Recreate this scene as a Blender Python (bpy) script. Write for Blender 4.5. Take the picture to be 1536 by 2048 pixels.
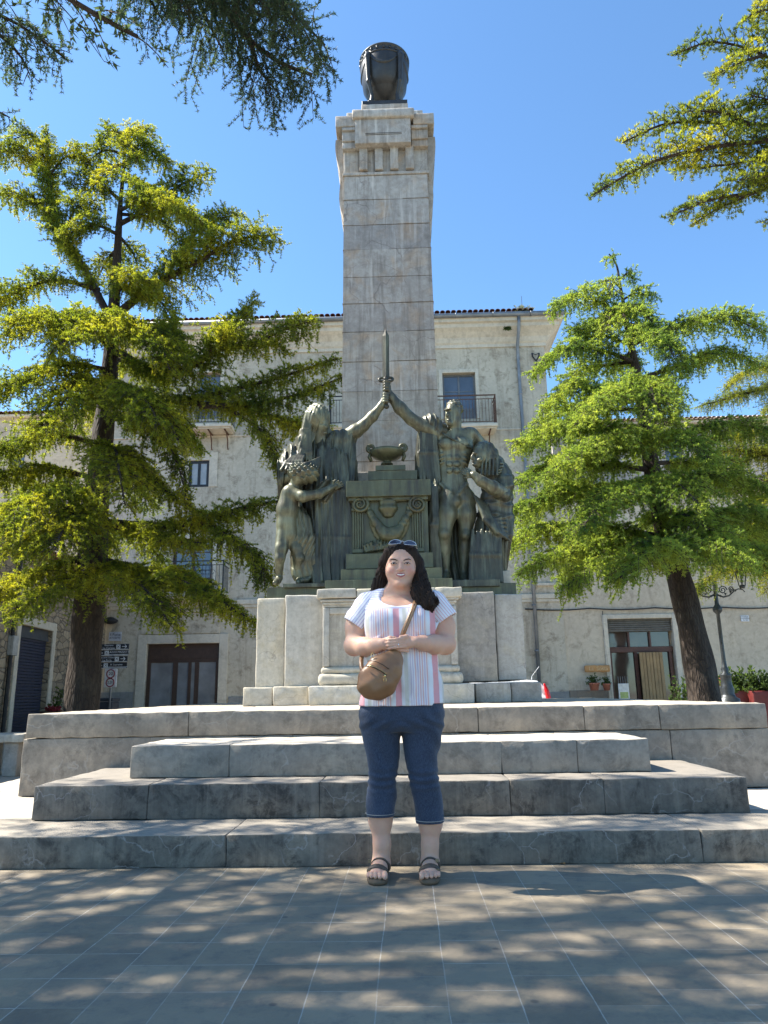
import bpy, bmesh, math, random
import numpy as np
from mathutils import Vector, Matrix
for _o in list(bpy.data.objects): bpy.data.objects.remove(_o)
scn = bpy.context.scene
COL = scn.collection
# ---------------------------------------------------------------- camera
PITCH, YAW, ROLL, FPX = math.radians(13.7), math.radians(1.5), 0.0157, 1479.0
CAM = np.array([0, 0, .907])
_r0 = np.array([math.cos(YAW), math.sin(YAW), 0]); _h = np.array([-math.sin(YAW), math.cos(YAW), 0])
_f = _h*math.cos(PITCH)+np.array([0, 0, 1])*math.sin(PITCH); _u0 = np.cross(_r0, _f)
_u = _u0*math.cos(ROLL)+_r0*math.sin(ROLL); _r = _r0*math.cos(ROLL)-_u0*math.sin(ROLL)
cam = bpy.data.cameras.new('camera'); camo = bpy.data.objects.new('camera', cam); COL.objects.link(camo)
cam.sensor_fit = 'VERTICAL'; cam.sensor_height = 36; cam.lens = 36*FPX/2048; cam.clip_end = 2000; cam.clip_start = .05
camo.matrix_world = Matrix(((_r[0], _u[0], -_f[0], CAM[0]), (_r[1], _u[1], -_f[1], CAM[1]), (_r[2], _u[2], -_f[2], CAM[2]), (0, 0, 0, 1)))
scn.camera = camo
def at(x, y, Y):
    "point of the scene at depth Y seen in direction x, y"
    d = _f+_r*(x-768)/FPX+_u*(1024-y)/FPX; t = Y/d[1]
    return np.array([d[0]*t, Y, CAM[2]+d[2]*t])
# ---------------------------------------------------------------- light
SUN = Vector((-.61, .09, .785)).normalized()
W = bpy.data.worlds.new('World'); scn.world = W; W.use_nodes = True
nt = W.node_tree; nt.nodes.clear()
sky = nt.nodes.new('ShaderNodeTexSky'); sky.sky_type = 'NISHITA'; sky.sun_disc = False
sky.sun_elevation = math.asin(SUN.z); sky.sun_rotation = math.atan2(SUN.x, SUN.y)
sky.air_density = 1.0; sky.dust_density = .4; sky.ozone_density = 4.0; sky.altitude = 900
bg = nt.nodes.new('ShaderNodeBackground'); bg.inputs[1].default_value = .145
wo = nt.nodes.new('ShaderNodeOutputWorld'); wm = nt.nodes.new('ShaderNodeMix'); wm.data_type = 'RGBA'; wm.blend_type = 'MULTIPLY'; wm.inputs[0].default_value = 1
wm.inputs[7].default_value = (.63, .775, .80, 1)   # the camera's warm white balance
nt.links.new(sky.outputs[0], wm.inputs[6]); nt.links.new(wm.outputs[2], bg.inputs[0]); nt.links.new(bg.outputs[0], wo.inputs[0])
sl = bpy.data.lights.new('sun', 'SUN'); sl.energy = 5.0; sl.angle = math.radians(.53); sl.color = (1, .94, .84)
so = bpy.data.objects.new('sun', sl); COL.objects.link(so); so.rotation_euler = (-SUN).to_track_quat('-Z', 'Y').to_euler()
so.location = (-20, 10, 30)
scn.view_settings.view_transform = 'Standard'; scn.view_settings.look = 'None'; scn.view_settings.exposure = 1.48; scn.view_settings.gamma = 1
scn.cycles.use_adaptive_sampling = True; scn.cycles.max_bounces = 8; scn.cycles.transparent_max_bounces = 8

# ---------------------------------------------------------------- helpers
def tag(o, label=None, cat=None, group=None, kind=None):
    if label: o['label'] = label
    if cat: o['category'] = cat
    if group: o['group'] = group
    if kind: o['kind'] = kind
    return o
def thing(name, label, cat, loc=(0, 0, 0), group=None, rz=0):
    o = bpy.data.objects.new(name, None); COL.objects.link(o); o.location = loc; o.rotation_euler = (0, 0, rz)
    o.empty_display_size = .1
    bpy.context.view_layer.update()
    return tag(o, label, cat, group)
def link(name, me, mat, parent=None, smooth=False, keep=True):
    o = bpy.data.objects.new(name, me); COL.objects.link(o)
    if mat is not None:
        for m in (mat if isinstance(mat, (list, tuple)) else [mat]): me.materials.append(m)
    if smooth: me.polygons.foreach_set('use_smooth', np.ones(len(me.polygons), bool))
    if parent is not None:
        o.parent = parent
        if keep: o.matrix_parent_inverse = world_of(parent).inverted()
    return o
def world_of(o):
    m = Matrix.LocRotScale(o.location, o.rotation_euler.to_quaternion(), o.scale)
    if o.parent is not None: m = world_of(o.parent) @ o.matrix_parent_inverse @ m
    return m
def done(name, bm, mat, parent=None, smooth=False, keep=True):
    bmesh.ops.recalc_face_normals(bm, faces=bm.faces[:])
    me = bpy.data.meshes.new(name); bm.to_mesh(me); bm.free()
    return link(name, me, mat, parent, smooth, keep)
def copytree(o, loc, rz=None, label=None):
    c = o.copy(); COL.objects.link(c); c.location = loc
    if rz is not None: c.rotation_euler = (0, 0, rz)
    if label: c['label'] = label
    def kids(src, dst):
        for ch in list(src.children):
            d = ch.copy(); COL.objects.link(d); d.parent = dst; kids(ch, d)
    kids(o, c); return c
def NB(): return bmesh.new()
def box(bm, x0, x1, y0, y1, z0, z1, bev=0, seg=1, mi=0):
    M = Matrix.Translation(((x0+x1)/2, (y0+y1)/2, (z0+z1)/2)) @ Matrix.Diagonal((abs(x1-x0), abs(y1-y0), abs(z1-z0), 1))
    r = bmesh.ops.create_cube(bm, size=1, matrix=M); vs = r['verts']
    if bev: 
        es = list({e for v in vs for e in v.link_edges})
        bmesh.ops.bevel(bm, geom=es, offset=bev, segments=seg, affect='EDGES', profile=.6)
    elif mi:
        for f in {f for v in vs for f in v.link_faces}: f.material_index = mi
    return vs
def orient(a, b):
    a = Vector(a); b = Vector(b); d = b-a
    return Matrix.Translation((a+b)/2) @ d.to_track_quat('Z', 'Y').to_matrix().to_4x4(), d.length
def rod(bm, a, b, r1, r2=None, n=8, caps=True):
    M, L = orient(a, b); r2 = r1 if r2 is None else r2
    return bmesh.ops.create_cone(bm, cap_ends=caps, segments=n, radius1=r1, radius2=r2, depth=L, matrix=M)['verts']
def tube(bm, pts, rad, n=8, closed=False):
    P = [Vector(p) for p in pts]; m = len(P)
    R = rad if hasattr(rad, '__len__') else [rad]*m
    rings = []; up = Vector((0, 0, 1)); prev = None
    for i in range(m):
        d = (P[(i+1) % m]-P[i-1]) if closed else (P[min(i+1, m-1)]-P[max(i-1, 0)])
        d.normalize()
        if prev is None:
            a = d.cross(up)
            if a.length < .1: a = d.cross(Vector((1, 0, 0)))
        else: a = prev-d*prev.dot(d)
        a.normalize(); prev = a; b = d.cross(a)
        rings.append([bm.verts.new(P[i]+(a*math.cos(t)+b*math.sin(t))*R[i]) for t in [2*math.pi*k/n for k in range(n)]])
    for i in range(m if closed else m-1):
        A, B = rings[i], rings[(i+1) % m]
        for k in range(n): bm.faces.new((A[k], A[(k+1) % n], B[(k+1) % n], B[k]))
    if not closed:
        bm.faces.new(rings[0]); bm.faces.new(rings[-1])
def lathe(bm, prof, c=(0, 0, 0), n=24, sq=None):
    c = Vector(c); rings = []
    for r, z in prof: rings.append([bm.verts.new(c+Vector((r*math.cos(2*math.pi*k/n), r*math.sin(2*math.pi*k/n), z))) for k in range(n)])
    for A, B in zip(rings, rings[1:]):
        for k in range(n): bm.faces.new((A[k], A[(k+1) % n], B[(k+1) % n], B[k]))
    if prof[0][0] > 1e-4: bm.faces.new(rings[0])
    if prof[-1][0] > 1e-4: bm.faces.new(rings[-1])
def quad(bm, *p, mi=0):
    f = bm.faces.new([bm.verts.new(q) for q in p]); f.material_index = mi; return f
def prism(bm, poly, y0, y1):
    "polygon in x,z extruded along y"
    A = [bm.verts.new((x, y0, z)) for x, z in poly]; B = [bm.verts.new((x, y1, z)) for x, z in poly]
    bm.faces.new(A); bm.faces.new(B[::-1])
    for i in range(len(A)): bm.faces.new((A[i], A[(i+1) % len(A)], B[(i+1) % len(A)], B[i]))
def hsh(*a): return (math.sin(sum(v*k for v, k in zip(a, (12.9898, 78.233, 37.719, 9.17))))*43758.5453) % 1
def sinnoise(x, y, z, f, seed=0, n=6):
    rs = np.random.RandomState(seed); o = 0
    for i in range(n):
        k = rs.normal(size=3); k /= np.linalg.norm(k); k *= f*(1+.8*rs.rand()); o = o+np.sin(k[0]*x+k[1]*y+k[2]*z+rs.rand()*6.28)
    return o/math.sqrt(n)*.9
def worn_block(bm, x0, x1, y0, y1, z0, z1, bev=.008, step=.07, amp=.0022, seed=0):
    "a dressed stone block with slightly worn, uneven edges"
    b = bmesh.new(); box(b, x0, x1, y0, y1, z0, z1)
    for ax, lo, hi in ((0, x0, x1), (1, y0, y1), (2, z0, z1)):
        n = min(int((hi-lo)/step), 40)
        for i in range(1, n):
            co = [0, 0, 0]; no = [0, 0, 0]; co[ax] = lo+(hi-lo)*i/n; no[ax] = 1
            bmesh.ops.bisect_plane(b, geom=b.verts[:]+b.edges[:]+b.faces[:], plane_co=co, plane_no=no)
    es = [e for e in b.edges if len(e.link_faces) == 2 and e.calc_face_angle(0) > 1]
    bmesh.ops.bevel(b, geom=es, offset=bev, segments=2, affect='EDGES', profile=.5)
    P = np.array([v.co[:] for v in b.verts]); 
    for k in range(3):
        d = sinnoise(P[:, 0], P[:, 1], P[:, 2], 23, seed*3+k+1)*amp+sinnoise(P[:, 0], P[:, 1], P[:, 2], 70, seed*3+k+77)*amp*.5
        P[:, k] += d
    for v, p in zip(b.verts, P): v.co = p
    me = bpy.data.meshes.new('tmp'); b.to_mesh(me); b.free(); bm.from_mesh(me); bpy.data.meshes.remove(me)

# ---- materials
class NT:
    def __init__(s, name):
        s.m = bpy.data.materials.new(name); s.m.use_nodes = True; s.t = s.m.node_tree; s.t.nodes.clear()
        s.out = s.n('ShaderNodeOutputMaterial'); s.b = s.n('ShaderNodeBsdfPrincipled'); s.l(s.b.outputs[0], s.out.inputs[0])
        s.tc = s.n('ShaderNodeTexCoord')
    def n(s, t, **k):
        q = s.t.nodes.new(t)
        for a, v in k.items(): setattr(q, a, v)
        return q
    def l(s, a, b): s.t.links.new(a, b)
    def set(s, **k):
        for a, v in k.items():
            i = s.b.inputs[a.replace('_', ' ')]
            if hasattr(v, 'bl_idname') or hasattr(v, 'links'): s.l(v, i)
            else: i.default_value = v
    def mapv(s, sc=(1, 1, 1), rot=(0, 0, 0), src=None):
        q = s.n('ShaderNodeMapping'); q.inputs['Scale'].default_value = sc; q.inputs['Rotation'].default_value = rot
        s.l(src or s.tc.outputs['Object'], q.inputs[0]); return q.outputs[0]
    def noise(s, sc, det=5, v=None, rough=.6, dist=0):
        q = s.n('ShaderNodeTexNoise'); q.inputs['Scale'].default_value = sc; q.inputs['Detail'].default_value = det
        q.inputs['Roughness'].default_value = rough; q.inputs['Distortion'].default_value = dist
        s.l(v or s.tc.outputs['Object'], q.inputs['Vector']); return q.outputs[0]
    def vor(s, sc, v=None, feat='F1', out=0):
        q = s.n('ShaderNodeTexVoronoi'); q.feature = feat; q.inputs['Scale'].default_value = sc
        s.l(v or s.tc.outputs['Object'], q.inputs['Vector']); return q.outputs[out]
    def ramp(s, f, stops, interp='LINEAR'):
        q = s.n('ShaderNodeValToRGB'); r = q.color_ramp; r.interpolation = interp
        while len(r.elements) > 1: r.elements.remove(r.elements[0])
        r.elements[0].position = stops[0][0]; r.elements[0].color = c4(stops[0][1])
        for p, c in stops[1:]: e = r.elements.new(p); e.color = c4(c)
        s.l(f, q.inputs[0]); return q.outputs[0]
    def mix(s, f, a, b, mode='MIX'):
        q = s.n('ShaderNodeMix', data_type='RGBA', blend_type=mode)
        for i, v in ((0, f), (6, a), (7, b)):
            if isinstance(v, (int, float)): q.inputs[i].default_value = v
            elif isinstance(v, tuple): q.inputs[i].default_value = c4(v)
            else: s.l(v, q.inputs[i])
        return q.outputs[2]
    def math(s, op, a, b=None, c=None):
        q = s.n('ShaderNodeMath', operation=op)
        for i, v in enumerate((a, b, c)):
            if v is None: continue
            if isinstance(v, (int, float)): q.inputs[i].default_value = v
            else: s.l(v, q.inputs[i])
        return q.outputs[0]
    def sep(s, v):
        q = s.n('ShaderNodeSeparateXYZ'); s.l(v, q.inputs[0]); return q.outputs
    def bump(s, h, st=.3, d=.01, nrm=None):
        q = s.n('ShaderNodeBump'); q.inputs['Strength'].default_value = st; q.inputs['Distance'].default_value = d
        s.l(h, q.inputs['Height'])
        if nrm: s.l(nrm, q.inputs['Normal'])
        s.l(q.outputs[0], s.b.inputs['Normal']); return q.outputs[0]
def c4(c): return (c[0], c[1], c[2], 1) if len(c) == 3 else c
def plain(name, col, rough=.6, metal=0, var=.25, sc=8, bump=.15):
    t = NT(name); n = t.noise(sc, 6)
    d = tuple(max(0, c*(1-var)) for c in col); e = tuple(min(1, c*(1+var)) for c in col)
    t.set(Base_Color=t.ramp(n, [(.3, d), (.7, e)]), Roughness=rough, Metallic=metal)
    if bump: t.bump(t.noise(sc*6, 4), bump, .004)
    return t.m
def stone(name, a, b, dark, tint=None, top=0, crack=1.0, stain=.5, sc=1.0, bump=.4, streak=0, vein=(.2, .2, .2)):
    "weathered limestone: mottling, veins, dark blotches, optional run-off streaks"
    t = NT(name); big = t.noise(1.6*sc, 8, rough=.65); fine = t.noise(14*sc, 8, rough=.7)
    c = t.ramp(big, [(.32, a), (.68, b)])
    if tint: c = t.mix(t.ramp(t.noise(2.6*sc, 4, dist=.6), [(.5, (0, 0, 0)), (.72, (1, 1, 1))]), c, tint)
    c = t.mix(t.ramp(fine, [(.38, (.8,)*3), (.7, (0,)*3)]), c, t.mix(.5, c, dark))
    bl = t.ramp(t.noise(4.5*sc, 10, rough=.75, dist=.4), [(.5, (0,)*3), (.63, (stain,)*3)])
    c = t.mix(bl, c, dark)
    w = t.n('ShaderNodeTexNoise'); w.inputs['Scale'].default_value = 2.2*sc; w.inputs['Detail'].default_value = 6
    t.l(t.tc.outputs['Object'], w.inputs['Vector'])
    vv = t.mix(.35, t.tc.outputs['Object'], w.outputs[1])
    e = t.vor(3.1*sc, vv, 'DISTANCE_TO_EDGE')
    em = t.ramp(e, [(0, (.75*crack,)*3), (.018, (0,)*3)])
    em = t.math('MULTIPLY', em, t.ramp(t.noise(1.9*sc, 3), [(.45, (0,)*3), (.6, (1,)*3)]))
    c = t.mix(em, c, vein)
    if streak:
        s = t.noise(5, 6, t.mapv((2.2, 2.2, .16)), .7)
        c = t.mix(t.ramp(s, [(.5, (0,)*3), (.68, (streak,)*3)]), c, dark)
        s2 = t.noise(7, 5, t.mapv((1.8, 1.8, .12)), .6)
        c = t.mix(t.ramp(s2, [(.56, (0,)*3), (.7, (streak*.7,)*3)]), c, tuple(min(1, v*1.35) for v in b))
    if top:   # upper faces lightened: sunlit look of treads put into the colour, plus foot-polish
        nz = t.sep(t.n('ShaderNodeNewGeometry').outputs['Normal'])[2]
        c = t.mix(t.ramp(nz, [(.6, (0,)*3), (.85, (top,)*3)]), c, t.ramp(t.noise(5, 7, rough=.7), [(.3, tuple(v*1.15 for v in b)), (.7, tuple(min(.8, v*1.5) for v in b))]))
    oi = t.n('ShaderNodeObjectInfo').outputs['Random']; c = t.mix(1.0, c, t.ramp(oi, [(0, (.74, .74, .76)), (.5, (1, .99, .97)), (1, (.88, .85, .80))]), 'MULTIPLY')
    t.set(Base_Color=c, Roughness=.82)
    t.bump(t.math('ADD', t.math('MULTIPLY', fine, .6), t.math('SUBTRACT', t.noise(60*sc, 4), t.math('MULTIPLY', em, .8))), bump, .006)
    return t.m

# ---- signed distance sculpting: one continuous skin per figure
class SDF:
    def __init__(s, lo, hi, h):
        s.lo = np.array(lo, float); s.h = h; n = np.ceil((np.array(hi)-s.lo)/h).astype(int)+1; s.n = n
        s.ax = [(s.lo[i]+h*np.arange(n[i])).astype(np.float32) for i in range(3)]
        s.D = np.full(n, .5, np.float32)
    def sub(s, lo, hi):
        a = [max(0, int((lo[i]-s.lo[i])/s.h)) for i in range(3)]; b = [min(s.n[i], int((hi[i]-s.lo[i])/s.h)+2) for i in range(3)]
        sl_ = tuple(slice(a[i], max(a[i], b[i])) for i in range(3))
        X = s.ax[0][sl_[0]][:, None, None]; Y = s.ax[1][sl_[1]][None, :, None]; Z = s.ax[2][sl_[2]][None, None, :]
        return sl_, X, Y, Z
    def comb(s, sl_, d, k, mode):
        A = s.D[sl_]
        if A.size == 0: return
        if mode == 'u':
            hh = np.maximum(k-np.abs(A-d), 0)/k if k > 0 else 0
            s.D[sl_] = np.minimum(A, d)-hh*hh*k*.25
        else:
            d = -d; hh = np.maximum(k-np.abs(A-d), 0)/k if k > 0 else 0
            s.D[sl_] = np.maximum(A, d)+hh*hh*k*.25
    def cone(s, a, b, ra, rb, k=.02, mode='u', flat=None):
        a = np.array(a, float); b = np.array(b, float); R = max(ra, rb)+k+3*s.h
        sl_, X, Y, Z = s.sub(np.minimum(a, b)-R, np.maximum(a, b)+R)
        d = b-a; L = d@d+1e-9
        t = np.clip(((X-a[0])*d[0]+(Y-a[1])*d[1]+(Z-a[2])*d[2])/L, 0, 1)
        dx, dy, dz = X-a[0]-t*d[0], Y-a[1]-t*d[1], Z-a[2]-t*d[2]
        if flat: dy = dy*flat
        s.comb(sl_, (np.sqrt(dx*dx+dy*dy+dz*dz)-(ra+(rb-ra)*t)).astype(np.float32), k, mode); return s
    def chain(s, P, R, k=.02, mode='u', flat=None):
        for i in range(len(P)-1): s.cone(P[i], P[i+1], R[i], R[i+1], k, mode, flat)
        return s
    def ell(s, c, r, k=.02, rot=None, mode='u'):
        c = np.array(c, float); r = np.array(r if hasattr(r, '__len__') else [r]*3, float); M = max(r)+k+3*s.h
        if rot is None: lo, hi = c-r-k-3*s.h, c+r+k+3*s.h
        else: lo, hi = c-M, c+M
        sl_, X, Y, Z = s.sub(lo, hi); x, y, z = X-c[0], Y-c[1], Z-c[2]
        if rot is not None:
            m = np.array(Matrix.Rotation(rot[2], 3, 'Z') @ Matrix.Rotation(rot[1], 3, 'Y') @ Matrix.Rotation(rot[0], 3, 'X'))
            x, y, z = m[0, 0]*x+m[1, 0]*y+m[2, 0]*z, m[0, 1]*x+m[1, 1]*y+m[2, 1]*z, m[0, 2]*x+m[1, 2]*y+m[2, 2]*z
        k0 = np.sqrt((x/r[0])**2+(y/r[1])**2+(z/r[2])**2)+1e-6; k1 = np.sqrt((x/r[0]**2)**2+(y/r[1]**2)**2+(z/r[2]**2)**2)+1e-6
        s.comb(sl_, (k0*(k0-1)/k1).astype(np.float32), k, mode); return s
    def bx(s, c, hf, rr=.01, k=.01, mode='u'):
        c = np.array(c, float); hf = np.array(hf, float); sl_, X, Y, Z = s.sub(c-hf-rr-k-3*s.h, c+hf+rr+k+3*s.h)
        qx, qy, qz = np.abs(X-c[0])-hf[0]+rr, np.abs(Y-c[1])-hf[1]+rr, np.abs(Z-c[2])-hf[2]+rr
        d = np.sqrt(np.maximum(qx, 0)**2+np.maximum(qy, 0)**2+np.maximum(qz, 0)**2)+np.minimum(np.maximum(np.maximum(qx, qy), qz), 0)-rr
        s.comb(sl_, d.astype(np.float32), k, mode); return s
    def loft(s, secs, k=.02, mode='u', pw=2.0):
        "stack of ellipse sections (x, y, z, rx, ry) along z"
        secs = sorted(secs, key=lambda q: q[2]); S = np.array(secs, float); R = max(S[:, 3].max(), S[:, 4].max())+k+3*s.h
        lo = (S[:, 0].min()-R, S[:, 1].min()-R, S[0, 2]-.001-k-2*s.h); hi = (S[:, 0].max()+R, S[:, 1].max()+R, S[-1, 2]+k+2*s.h)
        sl_, X, Y, Z = s.sub(lo, hi); z = Z[0, 0]
        zs = S[:, 2]; I = lambda j: smooth_interp(z, zs, S[:, j])[None, None, :].astype(np.float32)
        rx, ry = I(3), I(4); x, y = X-I(0), Y-I(1)
        if pw == 2.0: q = np.sqrt((x/rx)**2+(y/ry)**2)
        else: q = (np.abs(x/rx)**pw+np.abs(y/ry)**pw)**(1/pw)
        d = (q-1)*np.minimum(rx, ry)
        zz = np.maximum(zs[0]-Z, Z-zs[-1])
        d = np.maximum(d, zz)
        s.comb(sl_, d.astype(np.float32), k, mode); return s
    def warp(s, fn, lo=None, hi=None):
        "adds a displacement field, e.g. folds"
        sl_, X, Y, Z = s.sub(s.lo if lo is None else lo, s.lo+s.n*s.h if hi is None else hi)
        s.D[sl_] -= fn(X, Y, Z).astype(np.float32); return s
    def mesh(s, name, mat, parent=None, smooth=True):
        D = s.D; D[0] = D[-1] = .5; D[:, 0] = D[:, -1] = .5; D[:, :, 0] = D[:, :, -1] = .5
        ins = D < 0; nx, ny, nz = D.shape
        c = np.zeros((nx-1, ny-1, nz-1), np.uint8)
        for i in (0, 1):
            for j in (0, 1):
                for k in (0, 1): c += ins[i:nx-1+i, j:ny-1+j, k:nz-1+k]
        cell = np.argwhere((c > 0) & (c < 8)); N = len(cell)
        idx = np.full(c.shape, -1, np.int32); idx[tuple(cell.T)] = np.arange(N)
        cs = [(i, j, k) for i in (0, 1) for j in (0, 1) for k in (0, 1)]
        V = {q: D[cell[:, 0]+q[0], cell[:, 1]+q[1], cell[:, 2]+q[2]] for q in cs}
        acc = np.zeros((N, 3)); cnt = np.zeros(N)
        for a in cs:
            for ax in range(3):
                if a[ax]: continue
                b = list(a); b[ax] = 1; b = tuple(b); va, vb = V[a], V[b]; m = (va < 0) != (vb < 0)
                t = np.where(m, va/(va-vb+1e-12), 0); p = np.tile(np.array(a, float), (N, 1)); p[:, ax] += t
                acc[m] += p[m]; cnt[m] += 1
        P = s.lo+(cell+acc/np.maximum(cnt, 1)[:, None])*s.h
        F = []
        for ax in range(3):
            u, v = [(1, 2), (2, 0), (0, 1)][ax]
            A = np.moveaxis(ins, ax, 0); A0, A1 = A[:-1], A[1:]
            e = np.argwhere(np.moveaxis(A0 != A1, 0, ax)); s0 = ins[tuple(e.T)]
            ok = (e[:, u] > 0) & (e[:, v] > 0) & (e[:, u] < D.shape[u]-1) & (e[:, v] < D.shape[v]-1); e = e[ok]; s0 = s0[ok]
            def g(du, dv):
                q = e.copy(); q[:, u] += du; q[:, v] += dv; return idx[tuple(q.T)]
            Q = np.stack([g(-1, -1), g(0, -1), g(0, 0), g(-1, 0)], 1); Q[~s0] = Q[~s0][:, ::-1]; F.append(Q)
        F = np.concatenate(F)
        return meshq(name, P, F, mat, parent, smooth)
def smooth_interp(z, zs, v):
    # Catmull-Rom style interpolation of section values
    m = np.gradient(v, zs) if len(zs) > 2 else np.full(len(zs), (v[-1]-v[0])/(zs[-1]-zs[0]))
    z = np.clip(z, zs[0], zs[-1]); i = np.clip(np.searchsorted(zs, z)-1, 0, len(zs)-2); h = zs[i+1]-zs[i]; t = (z-zs[i])/h
    return (2*t**3-3*t**2+1)*v[i]+(t**3-2*t**2+t)*h*m[i]+(-2*t**3+3*t**2)*v[i+1]+(t**3-t**2)*h*m[i+1]
def meshq(name, P, F, mat, parent=None, smooth=False, fm=None):
    me = bpy.data.meshes.new(name); P = np.asarray(P, np.float32); F = np.asarray(F, np.int32); k = F.shape[1]
    me.vertices.add(len(P)); me.vertices.foreach_set('co', P.ravel())
    me.loops.add(F.size); me.loops.foreach_set('vertex_index', F.ravel())
    me.polygons.add(len(F)); me.polygons.foreach_set('loop_start', np.arange(0, F.size, k, dtype=np.int32))
    me.update(calc_edges=True)
    o = link(name, me, mat, parent, smooth)
    if fm is not None: me.polygons.foreach_set('material_index', fm)
    return o
def text(name, s, size, loc, mat, parent, depth=.002, align='CENTER', rot=(math.pi/2, 0, 0)):
    cu = bpy.data.curves.new(name, 'FONT'); cu.body = s; cu.size = size; cu.extrude = depth; cu.align_x = align; cu.align_y = 'CENTER'
    t = bpy.data.objects.new('tmp', cu); COL.objects.link(t)
    dg = bpy.context.evaluated_depsgraph_get(); me = bpy.data.meshes.new_from_object(t.evaluated_get(dg)); bpy.data.objects.remove(t)
    me.transform(Matrix.Translation(loc) @ Matrix.Rotation(rot[2], 4, 'Z') @ Matrix.Rotation(rot[0], 4, 'X'))
    me.materials.clear()
    return link(name, me, mat, parent)
# ================================================================ ground
XC = -.15
def mat_paving():
    t = NT('paving_stone'); P = t.sep(t.tc.outputs['Object']); x, y = P[0], P[1]
    wob = t.math('MULTIPLY', t.math('SUBTRACT', t.noise(1.3, 3), .5), .022)
    sx = t.math('DIVIDE', t.math('ADD', t.math('ADD', x, .112), wob), .217); ci = t.math('FLOOR', sx); fx = t.math('FRACT', sx)
    wn = t.n('ShaderNodeTexWhiteNoise', noise_dimensions='1D'); t.l(ci, wn.inputs['W'])
    step = t.math('FLOOR', t.math('MULTIPLY', wn.outputs[0], 2.0))
    sy = t.math('DIVIDE', t.math('ADD', y, t.math('ADD', t.math('MULTIPLY', step, .118), .02)), .238); ri = t.math('FLOOR', sy); fy = t.math('FRACT', sy)
    wn2 = t.n('ShaderNodeTexWhiteNoise', noise_dimensions='2D'); cv = t.n('ShaderNodeCombineXYZ'); t.l(ci, cv.inputs[0]); t.l(ri, cv.inputs[1]); t.l(cv.outputs[0], wn2.inputs['Vector'])
    def edge(f, w):
        a = t.math('MINIMUM', f, t.math('SUBTRACT', 1.0, f)); return t.math('LESS_THAN', a, w)
    nz = t.noise(26, 5)
    jw = t.math('MULTIPLY_ADD', nz, .026, -.004)
    ex = edge(fx, jw)
    jw2 = t.math('MULTIPLY_ADD', nz, .026, -.0045)
    ey = t.math('MULTIPLY', edge(fy, jw2), t.math('GREATER_THAN', wn2.outputs[0], .22))
    j = t.math('MAXIMUM', ex, ey)
    base = t.ramp(wn2.outputs[0], [(0, (.155, .125, .088)), (.35, (.24, .196, .138)), (.7, (.19, .158, .115)), (1, (.30, .245, .17))])
    base = t.mix(t.ramp(t.noise(3.2, 8, rough=.7), [(.4, (0,)*3), (.7, (.8,)*3)]), base, (.30, .24, .155))
    base = t.mix(t.ramp(t.noise(9, 8, rough=.75), [(.5, (0,)*3), (.68, (.6,)*3)]), base, (.10, .098, .092))
    base = t.mix(t.ramp(t.vor(3.7), [(.03, (.7,)*3), (.06, (0,)*3)]), base, (.07, .065, .06))
    c = t.mix(t.math('MULTIPLY', j, t.ramp(t.noise(2.1, 4), [(.3, (.15,)*3), (.6, (1,)*3)])), base, (.40, .37, .31))
    t.set(Base_Color=c, Roughness=.72)
    t.bump(t.math('SUBTRACT', t.math('MULTIPLY', t.noise(55, 6), .7), t.math('MULTIPLY', j, .9)), .5, .006)
    return t.m
def mat_street():
    t = NT('street_surface'); c = t.ramp(t.noise(.8, 8), [(.3, (.28, .25, .20)), (.7, (.37, .33, .26))])
    t.set(Base_Color=t.mix(t.ramp(t.noise(30, 4), [(.4, (0,)*3), (.8, (.4,)*3)]), c, (.25, .22, .18)), Roughness=.85)
    t.bump(t.noise(90, 4), .4, .01); return t.m
bm = NB(); n = 60
xs = np.linspace(-400, 400, 33); ys = np.linspace(-300, 500, 33)
V = [[bm.verts.new((x, y, -.03)) for y in ys] for x in xs]
for i in range(32):
    for j in range(32): bm.faces.new((V[i][j], V[i+1][j], V[i+1][j+1], V[i][j+1]))
tag(done('ground', bm, mat_street()), kind='structure')
bm = NB(); box(bm, -9, 9, -5, 7.5, -.028, 0)
tag(done('square_paving', bm, mat_paving()), kind='structure')
# wooded hill beyond the town
bm = NB(); rows = []
for j, (yy, s) in enumerate(((150, 0), (190, .6), (240, 1), (320, .7))):
    rows.append([bm.verts.new((x, yy, -.02+s*(20+6*math.sin(x*.021+1)+5*math.sin(x*.06)+3*hsh(x, j)))) for x in range(-260, 261, 10)])
for A, B in zip(rows, rows[1:]):
    for k in range(len(A)-1): bm.faces.new((A[k], A[k+1], B[k+1], B[k]))
tag(done('hill', bm, plain('hill_scrub', (.07, .10, .05), .95, sc=.2), smooth=True), kind='structure')

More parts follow.
